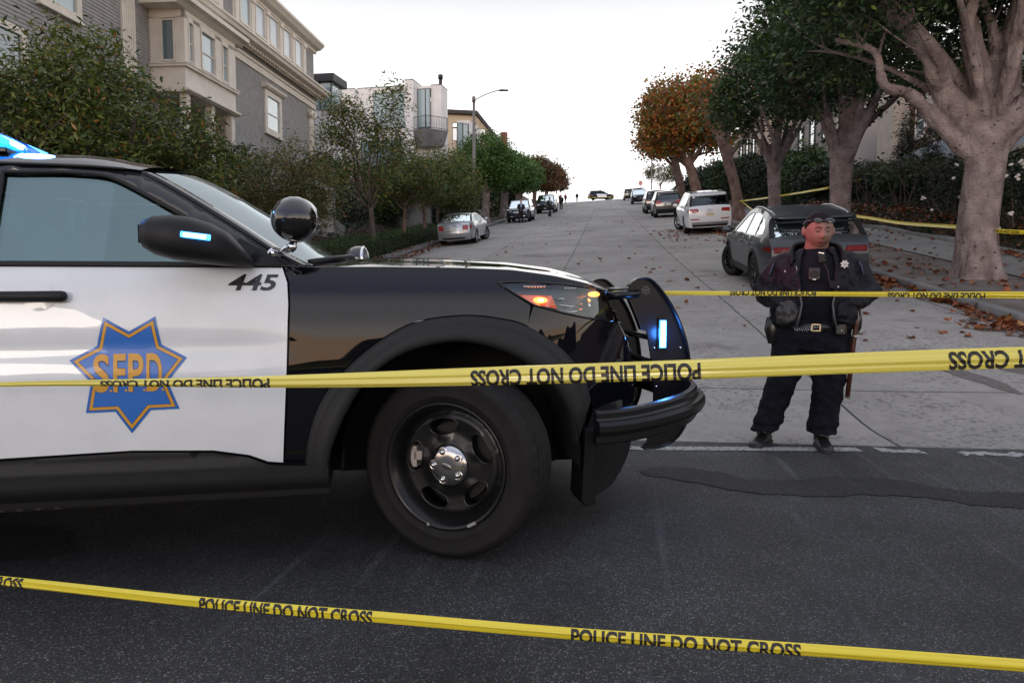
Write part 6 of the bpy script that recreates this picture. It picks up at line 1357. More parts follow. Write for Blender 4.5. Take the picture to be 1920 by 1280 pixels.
b = MB(); b.use(mat('sign red', (.55, .03, .04), .5)); o8 = [(.40*math.cos(math.pi/8+k*math.pi/4), .40*math.sin(math.pi/8+k*math.pi/4)) for k in range(8)]; b.prism(o8, -.06, -.05, lambda x, z, y: (x, y, z+2.6)); b.use(WHITEW, False); b.prism([(x*.94, y*.94) for x, y in o8], -.0615, -.061, lambda x, z, y: (x, y, z+2.6)); b.use(mat('sign red')); b.prism([(x*.88, y*.88) for x, y in o8], -.064, -.063, lambda x, z, y: (x, y, z+2.6)); sg_ = b.build('sign_plate', None, root)
b = MB(); b.use(WHITEW); text_surface(b, 'STOP', lambda u, v: (-.29+.58*u, -.067, 2.47+.26*v), bold=.03, cuts=1); b.build('lettering', None, sg_, recalc=False)
# ------------------------------------------------------------------ parked cars
def suv_spec(L=5.05, hw=.98, H=1.74, wb=2.99, fo=.90, r=.38, zb=.30, hoodz=1.10, boxy=0., nose=.0):
    xr = -(L-fo); k = H/1.74; f = lambda z: z*k
    rg = .30*(1-boxy)+.10*boxy
    prof = [(xr+.10, zb, 'T'), (xr+.02, .52, 'B'), (xr, f(.74), 'B'), (xr+.02, f(.96), 'B'), (xr+.07, f(1.10), 'G'), (xr+.07+rg, f(1.56), 'B'), (xr+.02+rg*.8, f(1.62), 'R'), (xr+.6, f(1.695), 'R'), (-wb*.72, f(1.74), 'R'), (-1.55, f(1.725), 'R'), (-1.15+.15*boxy, f(1.645), 'W'), (-.30+.05*boxy, f(hoodz)+.03, 'B'), (.35, f(hoodz)-.04, 'B'), (fo-.13, f(hoodz)-.14+.06*boxy, 'B'), (fo-.01, f(.80), 'B'), (fo, f(.5), 'T'), (fo-.08, zb, 'T')]
    zw0, zw1 = f(1.10)+.05, f(1.58)
    wins = [[(-.62, zw0+.0), (-1.22, zw1-.05), (-1.50, zw1+.02), (-1.66, zw1+.02), (-1.68, zw0)], [(-1.75, zw0), (-1.75, zw1+.02), (-2.45, zw1+.01), (-2.62, zw1-.02), (-2.66, zw0)], [(-2.74, zw0), (-2.72, zw1-.03), (xr+.62, zw1-.07), (xr+.45, zw0+.03)]]
    return dict(hw=hw, zbelt=f(1.10), zroof=f(1.72), prof=prof, wb=wb, r=r, wins=wins, cuts=[-wb+.25, -1.72, -.62], roofw=.74+.05*boxy, fb=.10, rb=.06, ft=.22-.1*boxy)
def plate_txt(root, fn, y0, y1, z0_, z1_, s, nm='number_plate', col=(.03, .04, .16)):
    b = MB(); b.use(PLATEM); b.grid([y0, (y0+y1)/2, y1], [z0_, z1_], fn); o = b.build(nm, None, root)
    return o
# white sport utility on the right
WH = mat('white car paint', (.74, .75, .77), .3, coat=.9)
sp = suv_spec(); sp.update(trim=WH, clad=False, rails=[(-3.6, 1.69), (-3.4, 1.755), (-2.2, 1.775), (-1.6, 1.75), (-1.5, 1.72)], railm=PLAST, handle=WH,
    patches=[('tail_light', REDL, [(.52, .93), (.93, .90), (.93, 1.06), (.56, 1.06)], 'Rr', dict(off=.010)), ('tail_light', REDL, [(-4.13, .90), (-3.92, .93), (-4.0, 1.06), (-4.12, 1.06)], 'S'), ('rear_reflector', REDL, [(.50, .60), (.90, .61), (.90, .655), (.50, .645)], 'Rr'), ('number_plate', mat('tan plate', (.55, .45, .30), .5), [(-.18, .76), (.18, .76), (.18, .89), (-.18, .89)], 'Rr', dict(mirror=False)), ('bumper_trim', SATIN, [(-.86, .42), (.86, .42), (.84, .50), (-.84, .50)], 'Rr', dict(mirror=False)), ('lower_bumper', PLAST, [(-.80, .31), (.80, .31), (.84, .41), (-.84, .41)], 'Rr', dict(mirror=False, off=.004))])
c, fn = make_car('parked_car', 'white sport utility car with roof rails parked on the right, wheels turned out', sp, WH, group='cars parked along the street', steer=R(24)); place(c, 36.4, 4.4)
b = MB(); b.use(SATIN)
for k in range(4): b.lathe([(.030, -.004), (.037, 0), (.030, .004)], (fn['rf'](0, .98)[0]-.004, -.078+.052*k, .985), 'x', 14)
b.build('ring_badge', None, c)
# the matte dark hatchback sport utility nearest to the officer
MG = mat('matte dark grey paint', (.030, .034, .040), .32, coat=.25)
sp = suv_spec(L=4.70, hw=.96, H=1.60, wb=2.81, fo=.92, r=.375, hoodz=1.08)
xr = -3.78
sp['prof'] = [(xr+.16, .30, 'T'), (xr+.03, .50, 'B'), (xr, .72, 'B'), (xr+.03, .92, 'B'), (xr+.14, 1.045, 'G'), (xr+.58, 1.405, 'B'), (xr+.48, 1.455, 'R'), (xr+.9, 1.53, 'R'), (-2.1, 1.60, 'R'), (-1.6, 1.60, 'R'), (-1.18, 1.535, 'W'), (-.35, 1.06, 'B'), (.35, 1.0, 'B'), (.78, .84, 'B'), (.91, .62, 'B'), (.90, .42, 'T'), (.80, .28, 'T')]
sp['wins'] = [[(-.62, 1.08), (-1.20, 1.43), (-1.50, 1.50), (-1.66, 1.51), (-1.68, 1.09)], [(-1.75, 1.09), (-1.75, 1.51), (-2.2, 1.51), (-2.52, 1.47), (-2.62, 1.10)], [(-2.69, 1.11), (-2.60, 1.455), (-2.9, 1.40), (-3.15, 1.27), (-3.22, 1.15)]]
sp['zbelt'] = 1.05; sp['zroof'] = 1.58; sp['roofw'] = .70; sp['rt'] = .16; sp['rb'] = .12; sp['rdepth'] = .3
DGL = mat('dark red lens', (.10, .006, .006), .4, spec=.15)
sp.update(rim=mat('black alloy', (.02, .02, .02), .3, metal=.6), frame=mat('window frame black'), rails=[(-3.1, 1.50), (-2.9, 1.545), (-2.1, 1.625), (-1.6, 1.62), (-1.35, 1.575)],
    patches=[('tail_light', DGL, [(.44, .83), (.92, .82), (.92, .93), (.50, .93)], 'Rr', dict(sp=.03, off=.008)), ('tail_light', DGL, [(-3.76, .83), (-3.45, .87), (-3.5, .93), (-3.74, .935)], 'S', dict(sp=.04)), ('light_bar', mat('black gloss trim', (.01, .01, .01), .1, coat=1), [(-.44, .84), (.44, .84), (.44, .87), (-.44, .87)], 'Rr', dict(mirror=False, off=.02)), ('number_plate', PLATEM, [(-.17, .62), (.17, .62), (.17, .76), (-.17, .76)], 'Rr', dict(mirror=False))])
c, fn = make_car('parked_car', 'matte dark grey hatchback sport utility just behind the officer', sp, MG, group='cars parked along the street', steer=R(20)); place(c, 17.35, 3.72); c.scale = (1, 1, .945)
for q in (-1, 1):
    for z in (.862, .893): b = MB(); b.use(REDL); b.tube([fn['rf'](q*y, z, .012) for y in np.linspace(.50, .90, 8)], .005, 5); b.build('tail_light_strip', None, c)
b = MB(); b.use(mat('blue sticker', (.05, .25, .42), .5)); b.box((xr+.22, .60, 1.135), (.004, .15, .045), Matrix.Rotation(R(50), 3, 'Y')); b.build('window_sticker', None, c)
b = MB(); b.use(MG); b.grid(np.linspace(-.62, .62, 12), (0, 1), lambda y, q: (xr+.50-.17*(1-q)-.02*(1-(y/.62)**2), y, 1.455-.012*(1-q)+.02*(1-(y/.62)**2)*q)); sp_ = b.build('spoiler', None, c); sp_.modifiers.new('s', 'SOLIDIFY').thickness = .02
b = MB(); b.use(PLAST); b.tube([(xr+.16, -.05, 1.075), (xr+.22, .25, 1.12)], .012, 6); b.build('rear_wiper', None, c)
# silver sedan on the left
SIL = mat('silver paint', (.42, .44, .47), .28, metal=.6, coat=.8)
prof = [(-3.76, .28, 'T'), (-3.84, .44, 'B'), (-3.86, .62, 'B'), (-3.80, .84, 'B'), (-3.74, 1.0, 'B'), (-3.30, 1.055, 'G'), (-2.58, 1.36, 'R'), (-1.95, 1.445, 'R'), (-1.4, 1.425, 'R'), (-1.02, 1.36, 'W'), (-.18, 1.0, 'B'), (.45, .90, 'B'), (.80, .76, 'B'), (.92, .56, 'B'), (.90, .36, 'T'), (.82, .25, 'T')]
sp = dict(hw=.917, zbelt=1.0, zroof=1.43, prof=prof, wb=2.73, r=.335, cuts=[-2.45, -1.62, -.52], roofw=.70, fb=.14, rb=.12, ft=.25, rt=.16, clad=False, trim=SIL, rdepth=.2,
    wins=[[(-.62, 1.03), (-1.12, 1.33), (-1.52, 1.375), (-1.60, 1.375), (-1.61, 1.04)], [(-1.67, 1.04), (-1.66, 1.375), (-2.1, 1.36), (-2.45, 1.29), (-2.78, 1.07), (-2.78, 1.04)]],
    patches=[('tail_light', REDL, [(.52, .74), (.84, .70), (.84, .93), (.56, .93)], 'Rr', dict(sp=.05, off=.010)), ('tail_light', REDL, [(-3.83, .72), (-3.55, .80), (-3.60, .92), (-3.79, .93)], 'S', dict(sp=.05)), ('number_plate', PLATEM, [(-.17, .71), (.17, .71), (.17, .86), (-.17, .86)], 'Rr', dict(mirror=False)), ('trim_bar', CHROME, [(-.34, .90), (.34, .90), (.34, .935), (-.34, .935)], 'Rr', dict(mirror=False, off=.012)), ('boot_seam', DARK, [(-.60, .665), (.60, .665), (.60, .678), (-.60, .678)], 'Rr', dict(mirror=False)), ('lower_bumper', PLAST, [(-.62, .29), (.62, .29), (.66, .37), (-.66, .37)], 'Rr', dict(mirror=False))])
c, _ = make_car('parked_car', 'silver sedan with red tail lights parked against the left kerb', sp, SIL, group='cars parked along the street', steer=R(-28)); place(c, 39.0, -7.0, 1)
# greyish brown crossover
BR = mat('grey brown paint', (.10, .095, .09), .3, metal=.5, coat=.8)
sp = suv_spec(L=4.8, hw=.94, H=1.70, wb=2.83, fo=.93, r=.37); sp.update(rails=[(-3.4, 1.66), (-3.2, 1.72), (-2.2, 1.74), (-1.6, 1.71)], patches=[('tail_light', REDL, [(.50, .95), (.90, .90), (.90, 1.12), (.72, 1.14)], 'Rr', dict(off=.010)), ('tail_light', REDL, [(-3.85, .90), (-3.6, .98), (-3.7, 1.10), (-3.83, 1.10)], 'S'), ('number_plate', PLATEM, [(-.17, .80), (.17, .80), (.17, .94), (-.17, .94)], 'Rr', dict(mirror=False)), ('trim_bar', CHROME, [(-.34, .98), (.34, .98), (.34, 1.01), (-.34, 1.01)], 'Rr', dict(mirror=False))])
c, _ = make_car('parked_car', 'grey brown crossover with red tail lights parked ahead of the white car', sp, BR, group='cars parked along the street'); place(c, 54.2, 4.2)
DB = mat('dark blue black paint', (.010, .011, .015), .3, coat=1)
sp = suv_spec(L=4.9, hw=.96, H=1.75, wb=2.9, fo=.92, r=.38); sp.update(patches=[('tail_light', REDL, [(.55, .92), (.90, .90), (.90, 1.1), (.6, 1.08)], 'Rr')])
c, _ = make_car('parked_car', 'dark sport utility parked ahead of the grey brown crossover', sp, DB, group='cars parked along the street', detail=1); place(c, 62.6, 4.05)
# cars that face the viewer
def facecar(lab, s, v, spx, paint, lights, plate=True, grille=None, yaw=0, **kw):
    h = spx['zbelt']
    spx.update(patches=lights+([('number_plate', PLATEM, [(-.16, .46), (.16, .46), (.16, .58), (-.16, .58)], 'F', dict(mirror=False, off=.03))] if plate else [])+(grille or []))
    c, fn = make_car('parked_car', lab, spx, paint, detail=1, group='cars parked along the street', **kw); place(c, s, v, yaw, facing=-1); return c, fn
HLM = mat('clear lamp', (.5, .55, .6), .12, coat=1, metal=.3)
NAVY = mat('navy paint', (.012, .018, .032), .28, coat=1)
facecar('dark blue sport utility facing downhill behind the man with the blue tie', 59.9, -6.75, suv_spec(L=4.85, hw=.965, H=1.74, wb=2.92, fo=.86, r=.38), NAVY, [('headlight', HLM, [(.52, .84), (.86, .86), (.86, .98), (.60, .96)], 'F', dict(off=.010)), ('lower_intake', CHROME, [(.42, .42), (.80, .46), (.74, .52), (.46, .50)], 'F', dict(off=.010))], grille=[('grille', SATIN, [(-.40, .74), (.40, .74), (.42, .79), (-.42, .79)], 'F', dict(mirror=False, off=.02)), ('grille', SATIN, [(-.42, .84), (.42, .84), (.42, .88), (-.42, .88)], 'F', dict(mirror=False, off=.010))], plate=False, steer=R(10))
facecar('black full size sport utility facing downhill beyond the dark blue one', 80.0, -6.15, suv_spec(L=5.7, hw=1.02, H=1.90, wb=3.3, fo=1.0, r=.41, boxy=1, zb=.36), DB, [('headlight', HLM, [(.62, .86), (.94, .86), (.94, .99), (.62, .99)], 'F', dict(off=.010))], grille=[('badge', CHROME, [(-.11, .90), (.11, .90), (.11, .95), (-.11, .95)], 'F', dict(mirror=False, off=.03))])
c, _ = facecar('black police sport utility with white doors facing downhill near the crest', 93.2, 4.25, dict(suv_spec(L=5.0, hw=.99, H=1.78, wb=2.86, fo=.95, r=.38)), BLACKP, [('headlight', HLM, [(.55, .86), (.92, .90), (.92, 1.0), (.60, .97)], 'F', dict(off=.010))])
b = MB(); b.use(WHITEP)
BB = Body(.99, 1.125, 1.76, None, 2.86, .95, -4.05, .74, .1, .06, .22, .12)
for sg in (-1, 1): panel(b, [(-.62, .42), (-2.3, .42), (-2.6, .9), (-2.6, 1.10), (-.62, 1.10)], BB.side(sg, .012), .2)
b.build('door', None, c); b = MB(); b.use(MATTEB); b.box((-1.75, 0, 1.86), (.25, 1.2, .1)); b.build('light_bar', None, c); b = MB(); b.use(MATTEB); b.box((1.05, 0, .75), (.05, .75, .6)); b.build('push_bar', None, c)
c, _ = make_car('parked_car', 'farthest black sport utility parked on the right below the crest', suv_spec(L=5.2, hw=1.0, H=1.85, wb=3.0, r=.4, boxy=1), DB, group='cars parked along the street', detail=1); place(c, 126, 4.0)
# cruiser crossing at the crest
sp = suv_spec(L=5.0, hw=.99, H=1.78, wb=2.86, fo=.95, r=.38); sp.update(patches=[('tail_light', REDL, [(-4.03, .9), (-3.75, .93), (-3.8, 1.1), (-4.0, 1.1)], 'S')])
c, _ = make_car('police_car', 'distant police cruiser standing across the street at the crest', sp, BLACKP, detail=1, cat='police car')
b = MB(); b.use(WHITEP)
for sg in (-1, 1): panel(b, [(-.62, .42), (-2.3, .42), (-2.6, .9), (-2.6, 1.10), (-.62, 1.10)], BB.side(sg, .012), .2)
b.build('door', None, c); b = MB(); b.use(MATTEB); b.box((-1.75, 0, 1.86), (.25, 1.2, .1)); b.build('light_bar', None, c)
x, y = xy(150.5, -.9); c.location = (x+1.6, y, gz(150.5, 0)+.28); c.rotation_euler = (0, 0, R(8))
# ------------------------------------------------------------------ people
SKIN = mat('skin', (.24, .135, .10), .5, spec=.35, var=.10, vscale=18); SKIN2 = mat('light skin', (.50, .28, .20), .5)
UNI = mat('navy uniform cloth', (.0065, .007, .012), .85, spec=.15, bump=.5, bscale=9, var=.2, vscale=14); JKT = mat('navy patrol jacket', (.0055, .0055, .009), .6, bump=.8, bscale=10, spec=.22)
HAIR = mat('dark hair', (.007, .005, .005), .65, spec=.15, bump=.6, bscale=60, ani=(1, 1, .1)); SHOE = mat('black boot', (.012, .012, .013), .4); BELT = mat('black leather', (.010, .010, .010), .28)
SILV = mat('silver badge', (.55, .55, .56), .3, metal=.7); LIP = mat('lips', (.16, .05, .045), .5); BROW = mat('brow', (.02, .012, .01), .7)
def seg(mb, pts, rx, ry=None, n=16, yaw=0.):
    """stack of elliptical rings through points; rx across, ry fore and aft, kept level"""
    ry = ry or rx; rs = []
    for i, p in enumerate(pts):
        a0 = yaw if not hasattr(yaw, '__len__') else yaw[i]
        rs.append([(p[0]+rx[i]*math.cos(a)*math.cos(a0)-ry[i]*math.sin(a)*math.sin(a0), p[1]+rx[i]*math.cos(a)*math.sin(a0)+ry[i]*math.sin(a)*math.cos(a0), p[2]) for a in [2*math.pi*k/n for k in range(n)]])
    return mb.rings(rs, True, True)
def officer():
    base = xyb = (2.085, 5.16, 0); root = thing('person', 'officer in dark navy uniform standing with hands tucked into an open jacket, sunglasses pushed up', 'person', base, R(-17))
    # --- body (skin): head, neck, trunk, arms, hands, legs in one surface
    hd = Matrix.Translation((.012, -.035, 1.50)) @ Matrix.Rotation(R(12), 4, 'Z') @ Matrix.Rotation(R(14), 4, 'X')   # turned to her left, looking down
    def hp(p): return hd @ Vector(p)
    b = MB(); nu, nv = 40, 30; rs = []
    for i in range(nv+1):
        th = math.pi*i/nv; ring = []
        for j in range(nu):
            ph = 2*math.pi*j/nu; x, y, z = math.sin(th)*math.sin(ph), -math.sin(th)*math.cos(ph), -math.cos(th)
            X, Y, Z = .092*x, .103*y, .124*z
            if z < 0: X *= 1-.13*abs(z)**2.0; Y = Y*(1-.10*abs(z)**2) - (.012*(-z) if y < 0 else -.02*z*0)
            if y < 0:
                front = max(0, -y)
                def bump(cx, cz, sx, sz, h): return h*math.exp(-((X-cx)/sx)**2-((Z-cz)/sz)**2)*front
                d = bump(0, -.020, .015, .022, .022)+bump(0, -.008, .010, .035, .012)+bump(.015, -.028, .009, .009, .007)+bump(-.015, -.028, .009, .009, .007)
                d += bump(0, -.062, .026, .011, .010)+bump(0, -.098, .024, .016, .010)+bump(.045, -.035, .026, .028, .008)+bump(-.045, -.035, .026, .028, .008)
                d += bump(0, .034, .060, .014, .006)-bump(.031, .014, .018, .012, .010)-bump(-.031, .014, .018, .012, .010)+bump(.031, .011, .012, .008, .007)+bump(-.031, .011, .012, .008, .007)
                Y -= d
            ring.append(hp((X, Y, Z)))
        rs.append(ring)
    b.rings(rs, True, False)
    for sx in (-1, 1): b.ell(hp((sx*.098, .004, -.010)), (.013, .020, .033))
    seg(b, [(0, .025, 1.30), (.002, .012, 1.37), (.008, -.010, 1.42), (.012, -.012, 1.46)], [.11, .080, .076, .070], [.095, .078, .076, .070])
    seg(b, [(0, 0, .80), (0, 0, 1.0), (0, 0, 1.15), (0, .01, 1.28), (0, .02, 1.33)], [.19, .18, .19, .17, .09], [.13, .13, .13, .11, .08])
    for sx, el, wr in ((-1, (-.315, .03, 1.075), (-.165, -.115, .985)), (1, (.335, .03, 1.08), (.195, -.11, 1.01))):
        b.tube([(sx*.17, .02, 1.27), el, wr], [.055, .042, .030], 12)
        w = Vector(wr); d = Vector((-sx*.75, -.12, -.30)).normalized(); b.tube([w, w+d*.04, w+d*.085], [.028, .034, .030], 10, flat=.6)
        for q in range(4): st = w+d*.075+Vector((0, -.006, .024-.016*q)); b.tube([st, st+d*.035+Vector((0, .004, -.004)), st+d*(.055+.006*(q in (1, 2)))+Vector((0, .012, -.012))], [.0095, .009, .0075], 8)
        st = w+d*.03+Vector((0, -.01, .028)); b.tube([st, st+d*.03+Vector((0, -.012, .018)), st+d*.055+Vector((0, -.014, .022))], [.011, .010, .008], 8)
    legs = (((-.10, 0, .84), (-.195, -.02, .45), (-.305, .0, .10)), ((.095, 0, .84), (.105, -.02, .45), (.075, .0, .10)))
    for L_ in legs: b.tube(L_, [.095, .062, .045], 12)
    fuse('body', b, SKIN, root, .0065, 2)
    # --- trousers
    t = MB(); seg(t, [(0, 0, .90), (-.005, 0, .84), (-.01, 0, .76), (-.01, 0, .68)], [.225, .245, .262, .255], [.165, .175, .18, .165], 28)
    for (h, k, a), ro in zip(legs, (0, 0)):
        h, k, a = [Vector(q) for q in (h, k, a)]; pts = [h+Vector((0, 0, -.02)), h.lerp(k, .35), h.lerp(k, .7), k+Vector((.0, -.01, 0)), k.lerp(a, .35), k.lerp(a, .62), k.lerp(a, .80)+Vector((0, -.01, 0)), k.lerp(a, .90), k.lerp(a, .985)+Vector((0, -.012, 0))]
        seg(t, pts, [.138, .132, .118, .102, .098, .094, .104, .093, .105], [.155, .150, .130, .112, .106, .100, .108, .10, .118], 24)
    o = fuse('trousers', t, UNI, root, .010, 3)
    def crumple(o, amp, sc, seed=0, zfun=None):
        tx = bpy.data.textures.new('folds', 'CLOUDS'); tx.noise_scale = sc; tx.noise_depth = 2
        md = o.modifiers.new('folds', 'DISPLACE'); md.texture = tx; md.strength = amp; md.mid_level = .5; md.texture_coords = 'LOCAL'
    crumple(o, .035, .07)
    for (_, k, a), yaw_ in zip(legs, (R(-22), R(6))):
        s_ = MB(); a = Vector(a); M_ = Matrix.Rotation(yaw_, 3, 'Z'); rs = []
        for y, w_, h_ in ((.075, .030, .05), (.06, .040, .075), (.0, .044, .085), (-.06, .046, .07), (-.12, .050, .052), (-.165, .046, .040), (-.19, .028, .028)):
            rs.append([a+Vector((0, 0, -.10))+M_ @ Vector((w_*math.copysign(abs(math.cos(q))**.7, math.cos(q)), y, .004+h_*.5+h_*.5*math.sin(q)*1.0)) for q in [2*math.pi*j/18 for j in range(18)]])
        s_.rings(rs, True, True); s_.tube([a+Vector((0, .02, -.05)), a+Vector((0, .02, .03))], [.052, .055], 14)
        sh = fuse('boot', s_, SHOE, root, .007, 2)
        z_ = MB(); z_.use(mat('boot sole', (.02, .02, .02), .7)); z_.prism([(w_*sx, y) for sx, seq in ((1, 1), (-1, -1)) for w_, y in ([(.040, .078), (.048, 0), (.054, -.11), (.044, -.18), (.015, -.205)][::seq])], 0.002, .022, lambda x, y, z: tuple(a+Vector((0, 0, -.10))+M_ @ Vector((x, y, z)))); z_.build('sole', None, sh)
    # --- shirt under the open jacket
    s_ = MB(); seg(s_, [(0, 0, .86), (0, -.01, .93), (0, -.02, 1.05), (0, -.015, 1.18), (0, 0, 1.28), (.0, .01, 1.345), (.005, .01, 1.375)], [.215, .225, .225, .225, .195, .11, .075], [.165, .175, .18, .165, .135, .10, .078], 28); fuse('shirt', s_, UNI, root, .010, 2)
    # --- jacket: back and sides wrapped round the shirt, open in front, with sleeves
    j = MB(); n = 40
    def jr(cz, rx, ry, gap, cy=0, th=.024):
        out = []; inn = []
        for k in range(n+1):
            a = -math.pi/2+gap+(2*math.pi-2*gap)*k/n; out.append((rx*math.cos(a), cy+ry*math.sin(a), cz)); inn.append(((rx-th)*math.cos(a), cy+(ry-th)*math.sin(a), cz))
        return out+inn[::-1]
    j.rings([jr(*q) for q in ((.835, .262, .208, .40, 0), (.87, .278, .222, .38, 0), (.95, .272, .225, .36, 0), (1.06, .275, .225, .36, 0), (1.17, .285, .218, .40, .0), (1.25, .275, .195, .42, .01), (1.31, .225, .160, .48, .015), (1.355, .150, .125, .60, .02), (1.375, .115, .105, .72, .02))], True, True)
    for sx, el, wr in ((-1, (-.325, .04, 1.075), (-.20, -.13, 1.00)), (1, (.35, .04, 1.085), (.225, -.125, 1.02))):
        S0 = Vector((sx*.185, .02, 1.275)); el = Vector(el); wr = Vector(wr)
        j.tube([S0+Vector((-sx*.06, 0, .02)), S0, S0.lerp(el, .35)+Vector((sx*.018, 0, .015)), S0.lerp(el, .7)+Vector((sx*.01, 0, .0)), el, el.lerp(wr, .25), el.lerp(wr, .6), wr+Vector((-sx*.01, 0, -.005)), wr+Vector((-sx*.05, 0, -.03))], [.076, .090, .088, .084, .081, .080, .074, .066, .054], 20)
    o = fuse('jacket', j, JKT, root, .009, 3); crumple(o, .040, .085)
    # collar, lapels, zip edges, pocket flaps
    def sheet(nm, pts, m, th=.012, par=root, bev=.003):
        q = MB(); q.use(m); q.add(pts, [tuple(range(len(pts)))]); ob = q.build(nm, None, par); md = ob.modifiers.new('s', 'SOLIDIFY'); md.thickness = th; md.offset = 0
        md = ob.modifiers.new('b', 'BEVEL'); md.width = bev; md.segments = 2; return ob
    c_ = MB(); c_.use(JKT); col = [(-.135, -.135, 1.290), (-.14, -.07, 1.36), (-.105, .035, 1.405), (0, .105, 1.42), (.105, .035, 1.405), (.14, -.07, 1.36), (.14, -.145, 1.285)]; pts = spline(col, 5); rs = []
    for p in pts: v = Vector(p); o_ = Vector((v.x, v.y-.0, 0)).normalized(); rs.append([v, v+o_*.022+Vector((0, 0, .018)), v+o_*.055+Vector((0, 0, -.035)), v+o_*.045+Vector((0, 0, -.045)), v+o_*.012])
    c_.rings(rs, True, True); c_.build('collar', None, root)
    for sx in (-1, 1):
        z_ = MB(); z_.use(mat('grey zip lining', (.10, .095, .095), .6)); z_.tube([(sx*.115, -.203, 1.10), (sx*.095, -.222, 1.0), (sx*.105, -.222, .93), (sx*.125, -.205, .84)], [.007, .012, .014, .010], 8, flat=.5); z_.build('zip', None, root)
    # hand-warmer flaps where the hands are tucked in
    for sx in (-1, 1):
        f = MB(); rs = []
        for (z, x0, x1, y_) in ((1.03, .16, .24, -.185), (.99, .115, .25, -.208), (.95, .105, .255, -.216), (.90, .115, .25, -.214), (.86, .15, .24, -.200)): rs.append([(sx*lerp(x0, x1, k/8), y_+.03*(k/8)**2-.012*math.sin(math.pi*k/8), z) for k in range(9)]+[(sx*lerp(x0, x1, k/8), y_+.07+.03*(k/8)**2, z) for k in range(8, -1, -1)])
        f.rings(rs, True, True); ob = f.build('jacket_pocket', mat('lit pocket cloth', (.035, .032, .033) if sx < 0 else (.012, .012, .018), .6, bump=.6, bscale=12) if sx < 0 else JKT, root, recalc=True) ; ob.modifiers.new('sub', 'SUBSURF').levels = 2; ob.modifiers['sub'].render_levels = 2; crumple(ob, .045, .035)  # one pocket is greyer: the light on its cloth is put into the colour
    sheet('chest_flap', [(.07, -.222, 1.155), (.185, -.185, 1.150), (.19, -.186, 1.105), (.13, -.213, 1.092), (.072, -.226, 1.105)], JKT, .01)
    b = MB(); b.use(SILV); b.ell((.125, -.222, 1.113), (.006, .004, .006), nu=8, nv=6); b.ell((.075, -.222, 1.13), (.004, .004, .004), nu=8, nv=6); b.build('snap', None, root)
    # head parts: hair pulled back, brows, closed lids, lips, glasses
    h = MB(); nu, nv = 36, 22; rs = []
    for i in range(nv+1):
        th = math.pi*i/nv; ring = []
        for j_ in range(nu):
            ph = 2*math.pi*j_/nu; x, y, z = math.sin(th)*math.sin(ph), -math.sin(th)*math.cos(ph), -math.cos(th)
            line = min(.54, -.14-1.15*y) if y < 0 else -.14-1.0*y     # hairline height depends on how far forward
            k = 1.0 if z > line*.95 else max(.80, 1-(line-z)*.9)
            ring.append(hp(((.0975*x*k), .110*y*k+.004, .1305*z*k)))
        rs.append(ring)
    h.rings(rs, True, False); h.ell(hp((0, .10, .03)), (.04, .035, .04)); h.build('hair', HAIR, root)
    f = MB(); f.use(BROW)
    def face(x, z, off=.0):   # point just in front of the face surface
        X, Z = x/.092, z/.124; Y = -math.sqrt(max(0, 1-X*X-Z*Z)); y = .103*Y
        if Z < 0: y = y*(1-.10*Z*Z)+.012*Z
        fr = -Y
        for cx, cz, sx_, sz_, hh in ((0, -.062, .026, .011, .010), (0, .034, .060, .014, .006), (.031, .014, .018, .012, -.010), (-.031, .014, .018, .012, -.010), (.031, .011, .012, .008, .007), (-.031, .011, .012, .008, .007), (0, -.020, .015, .022, .022)): y -= hh*math.exp(-((x-cx)/sx_)**2-((z-cz)/sz_)**2)*fr
        return hp((x, y-off, z))
    for sx in (-1, 1): f.tube([face(sx*a, c, .001) for a, c in ((.012, .030), (.026, .036), (.040, .035), (.050, .028))], [.0025, .0052, .0046, .002], 6, flat=.6)
    f.build('eyebrows', None, root)
    f = MB(); f.use(BROW)
    for sx in (-1, 1): f.tube([face(sx*a, c, .001) for a, c in ((.018, .008), (.028, .0035), (.038, .0045), (.046, .010))], [.002, .0040, .0040, .0018], 6)
    f.build('eyelashes', None, root)
    f = MB(); f.use(LIP); f.tube([face(a, c, .002) for a, c in ((-.025, -.067), (-.013, -.0605), (0, -.062), (.013, -.0605), (.025, -.067))], [.001, .004, .0036, .004, .001], 8); f.tube([face(a, c, .002) for a, c in ((-.020, -.069), (0, -.0715), (.020, -.069))], [.001, .005, .001], 8); f.use(BROW); f.tube([face(a, c, .0045) for a, c in ((-.024, -.068), (0, -.0655), (.024, -.068))], [.0008, .0011, .0008], 5)
    for sx in (-1, 1): f.ell(face(sx*.008, -.036, .001), (.0035, .003, .0022), nu=8, nv=5)
    f.build('lips', None, root)
    g = MB(); g.use(mat('sunglass lens', (.008, .010, .010), .12, coat=.7))
    for sx in (-1, 1):
        cpt = Vector((sx*.036, -.088, .078)); g.ell(hp(cpt), (.033, .008, .019), hd.to_3x3() @ Matrix.Rotation(sx*R(-18), 3, 'Z') @ Matrix.Rotation(R(-42), 3, 'X'), 18, 10)
    g.use(mat('glasses frame', (.01, .01, .01), .2, coat=1)); g.tube([hp((-.012, -.100, .079)), hp((0, -.102, .084)), hp((.012, -.100, .079))], .003, 6)
    for sx in (-1, 1): g.tube([hp((sx*.066, -.068, .078)), hp((sx*.093, -.02, .06)), hp((sx*.095, .04, .035))], [.004, .003, .003], 6)
    g.build('sunglasses', None, root)
    # radio microphone, body camera, badge, patches, belt and kit
    b = MB(); b.use(PLAST); b.box((.022, -.188, 1.335-.025), (.050, .024, .078), Matrix.Rotation(R(-12), 3, 'Y')); o = b.build('radio_microphone', None, root, bevel=.008); b = MB(); b.use(SILV); b.box((.018, -.2015, 1.337), (.034, .002, .005), Matrix.Rotation(R(12), 3, 'Y')); b.build('label_strip', None, o)
    b = MB(); b.use(PLAST)
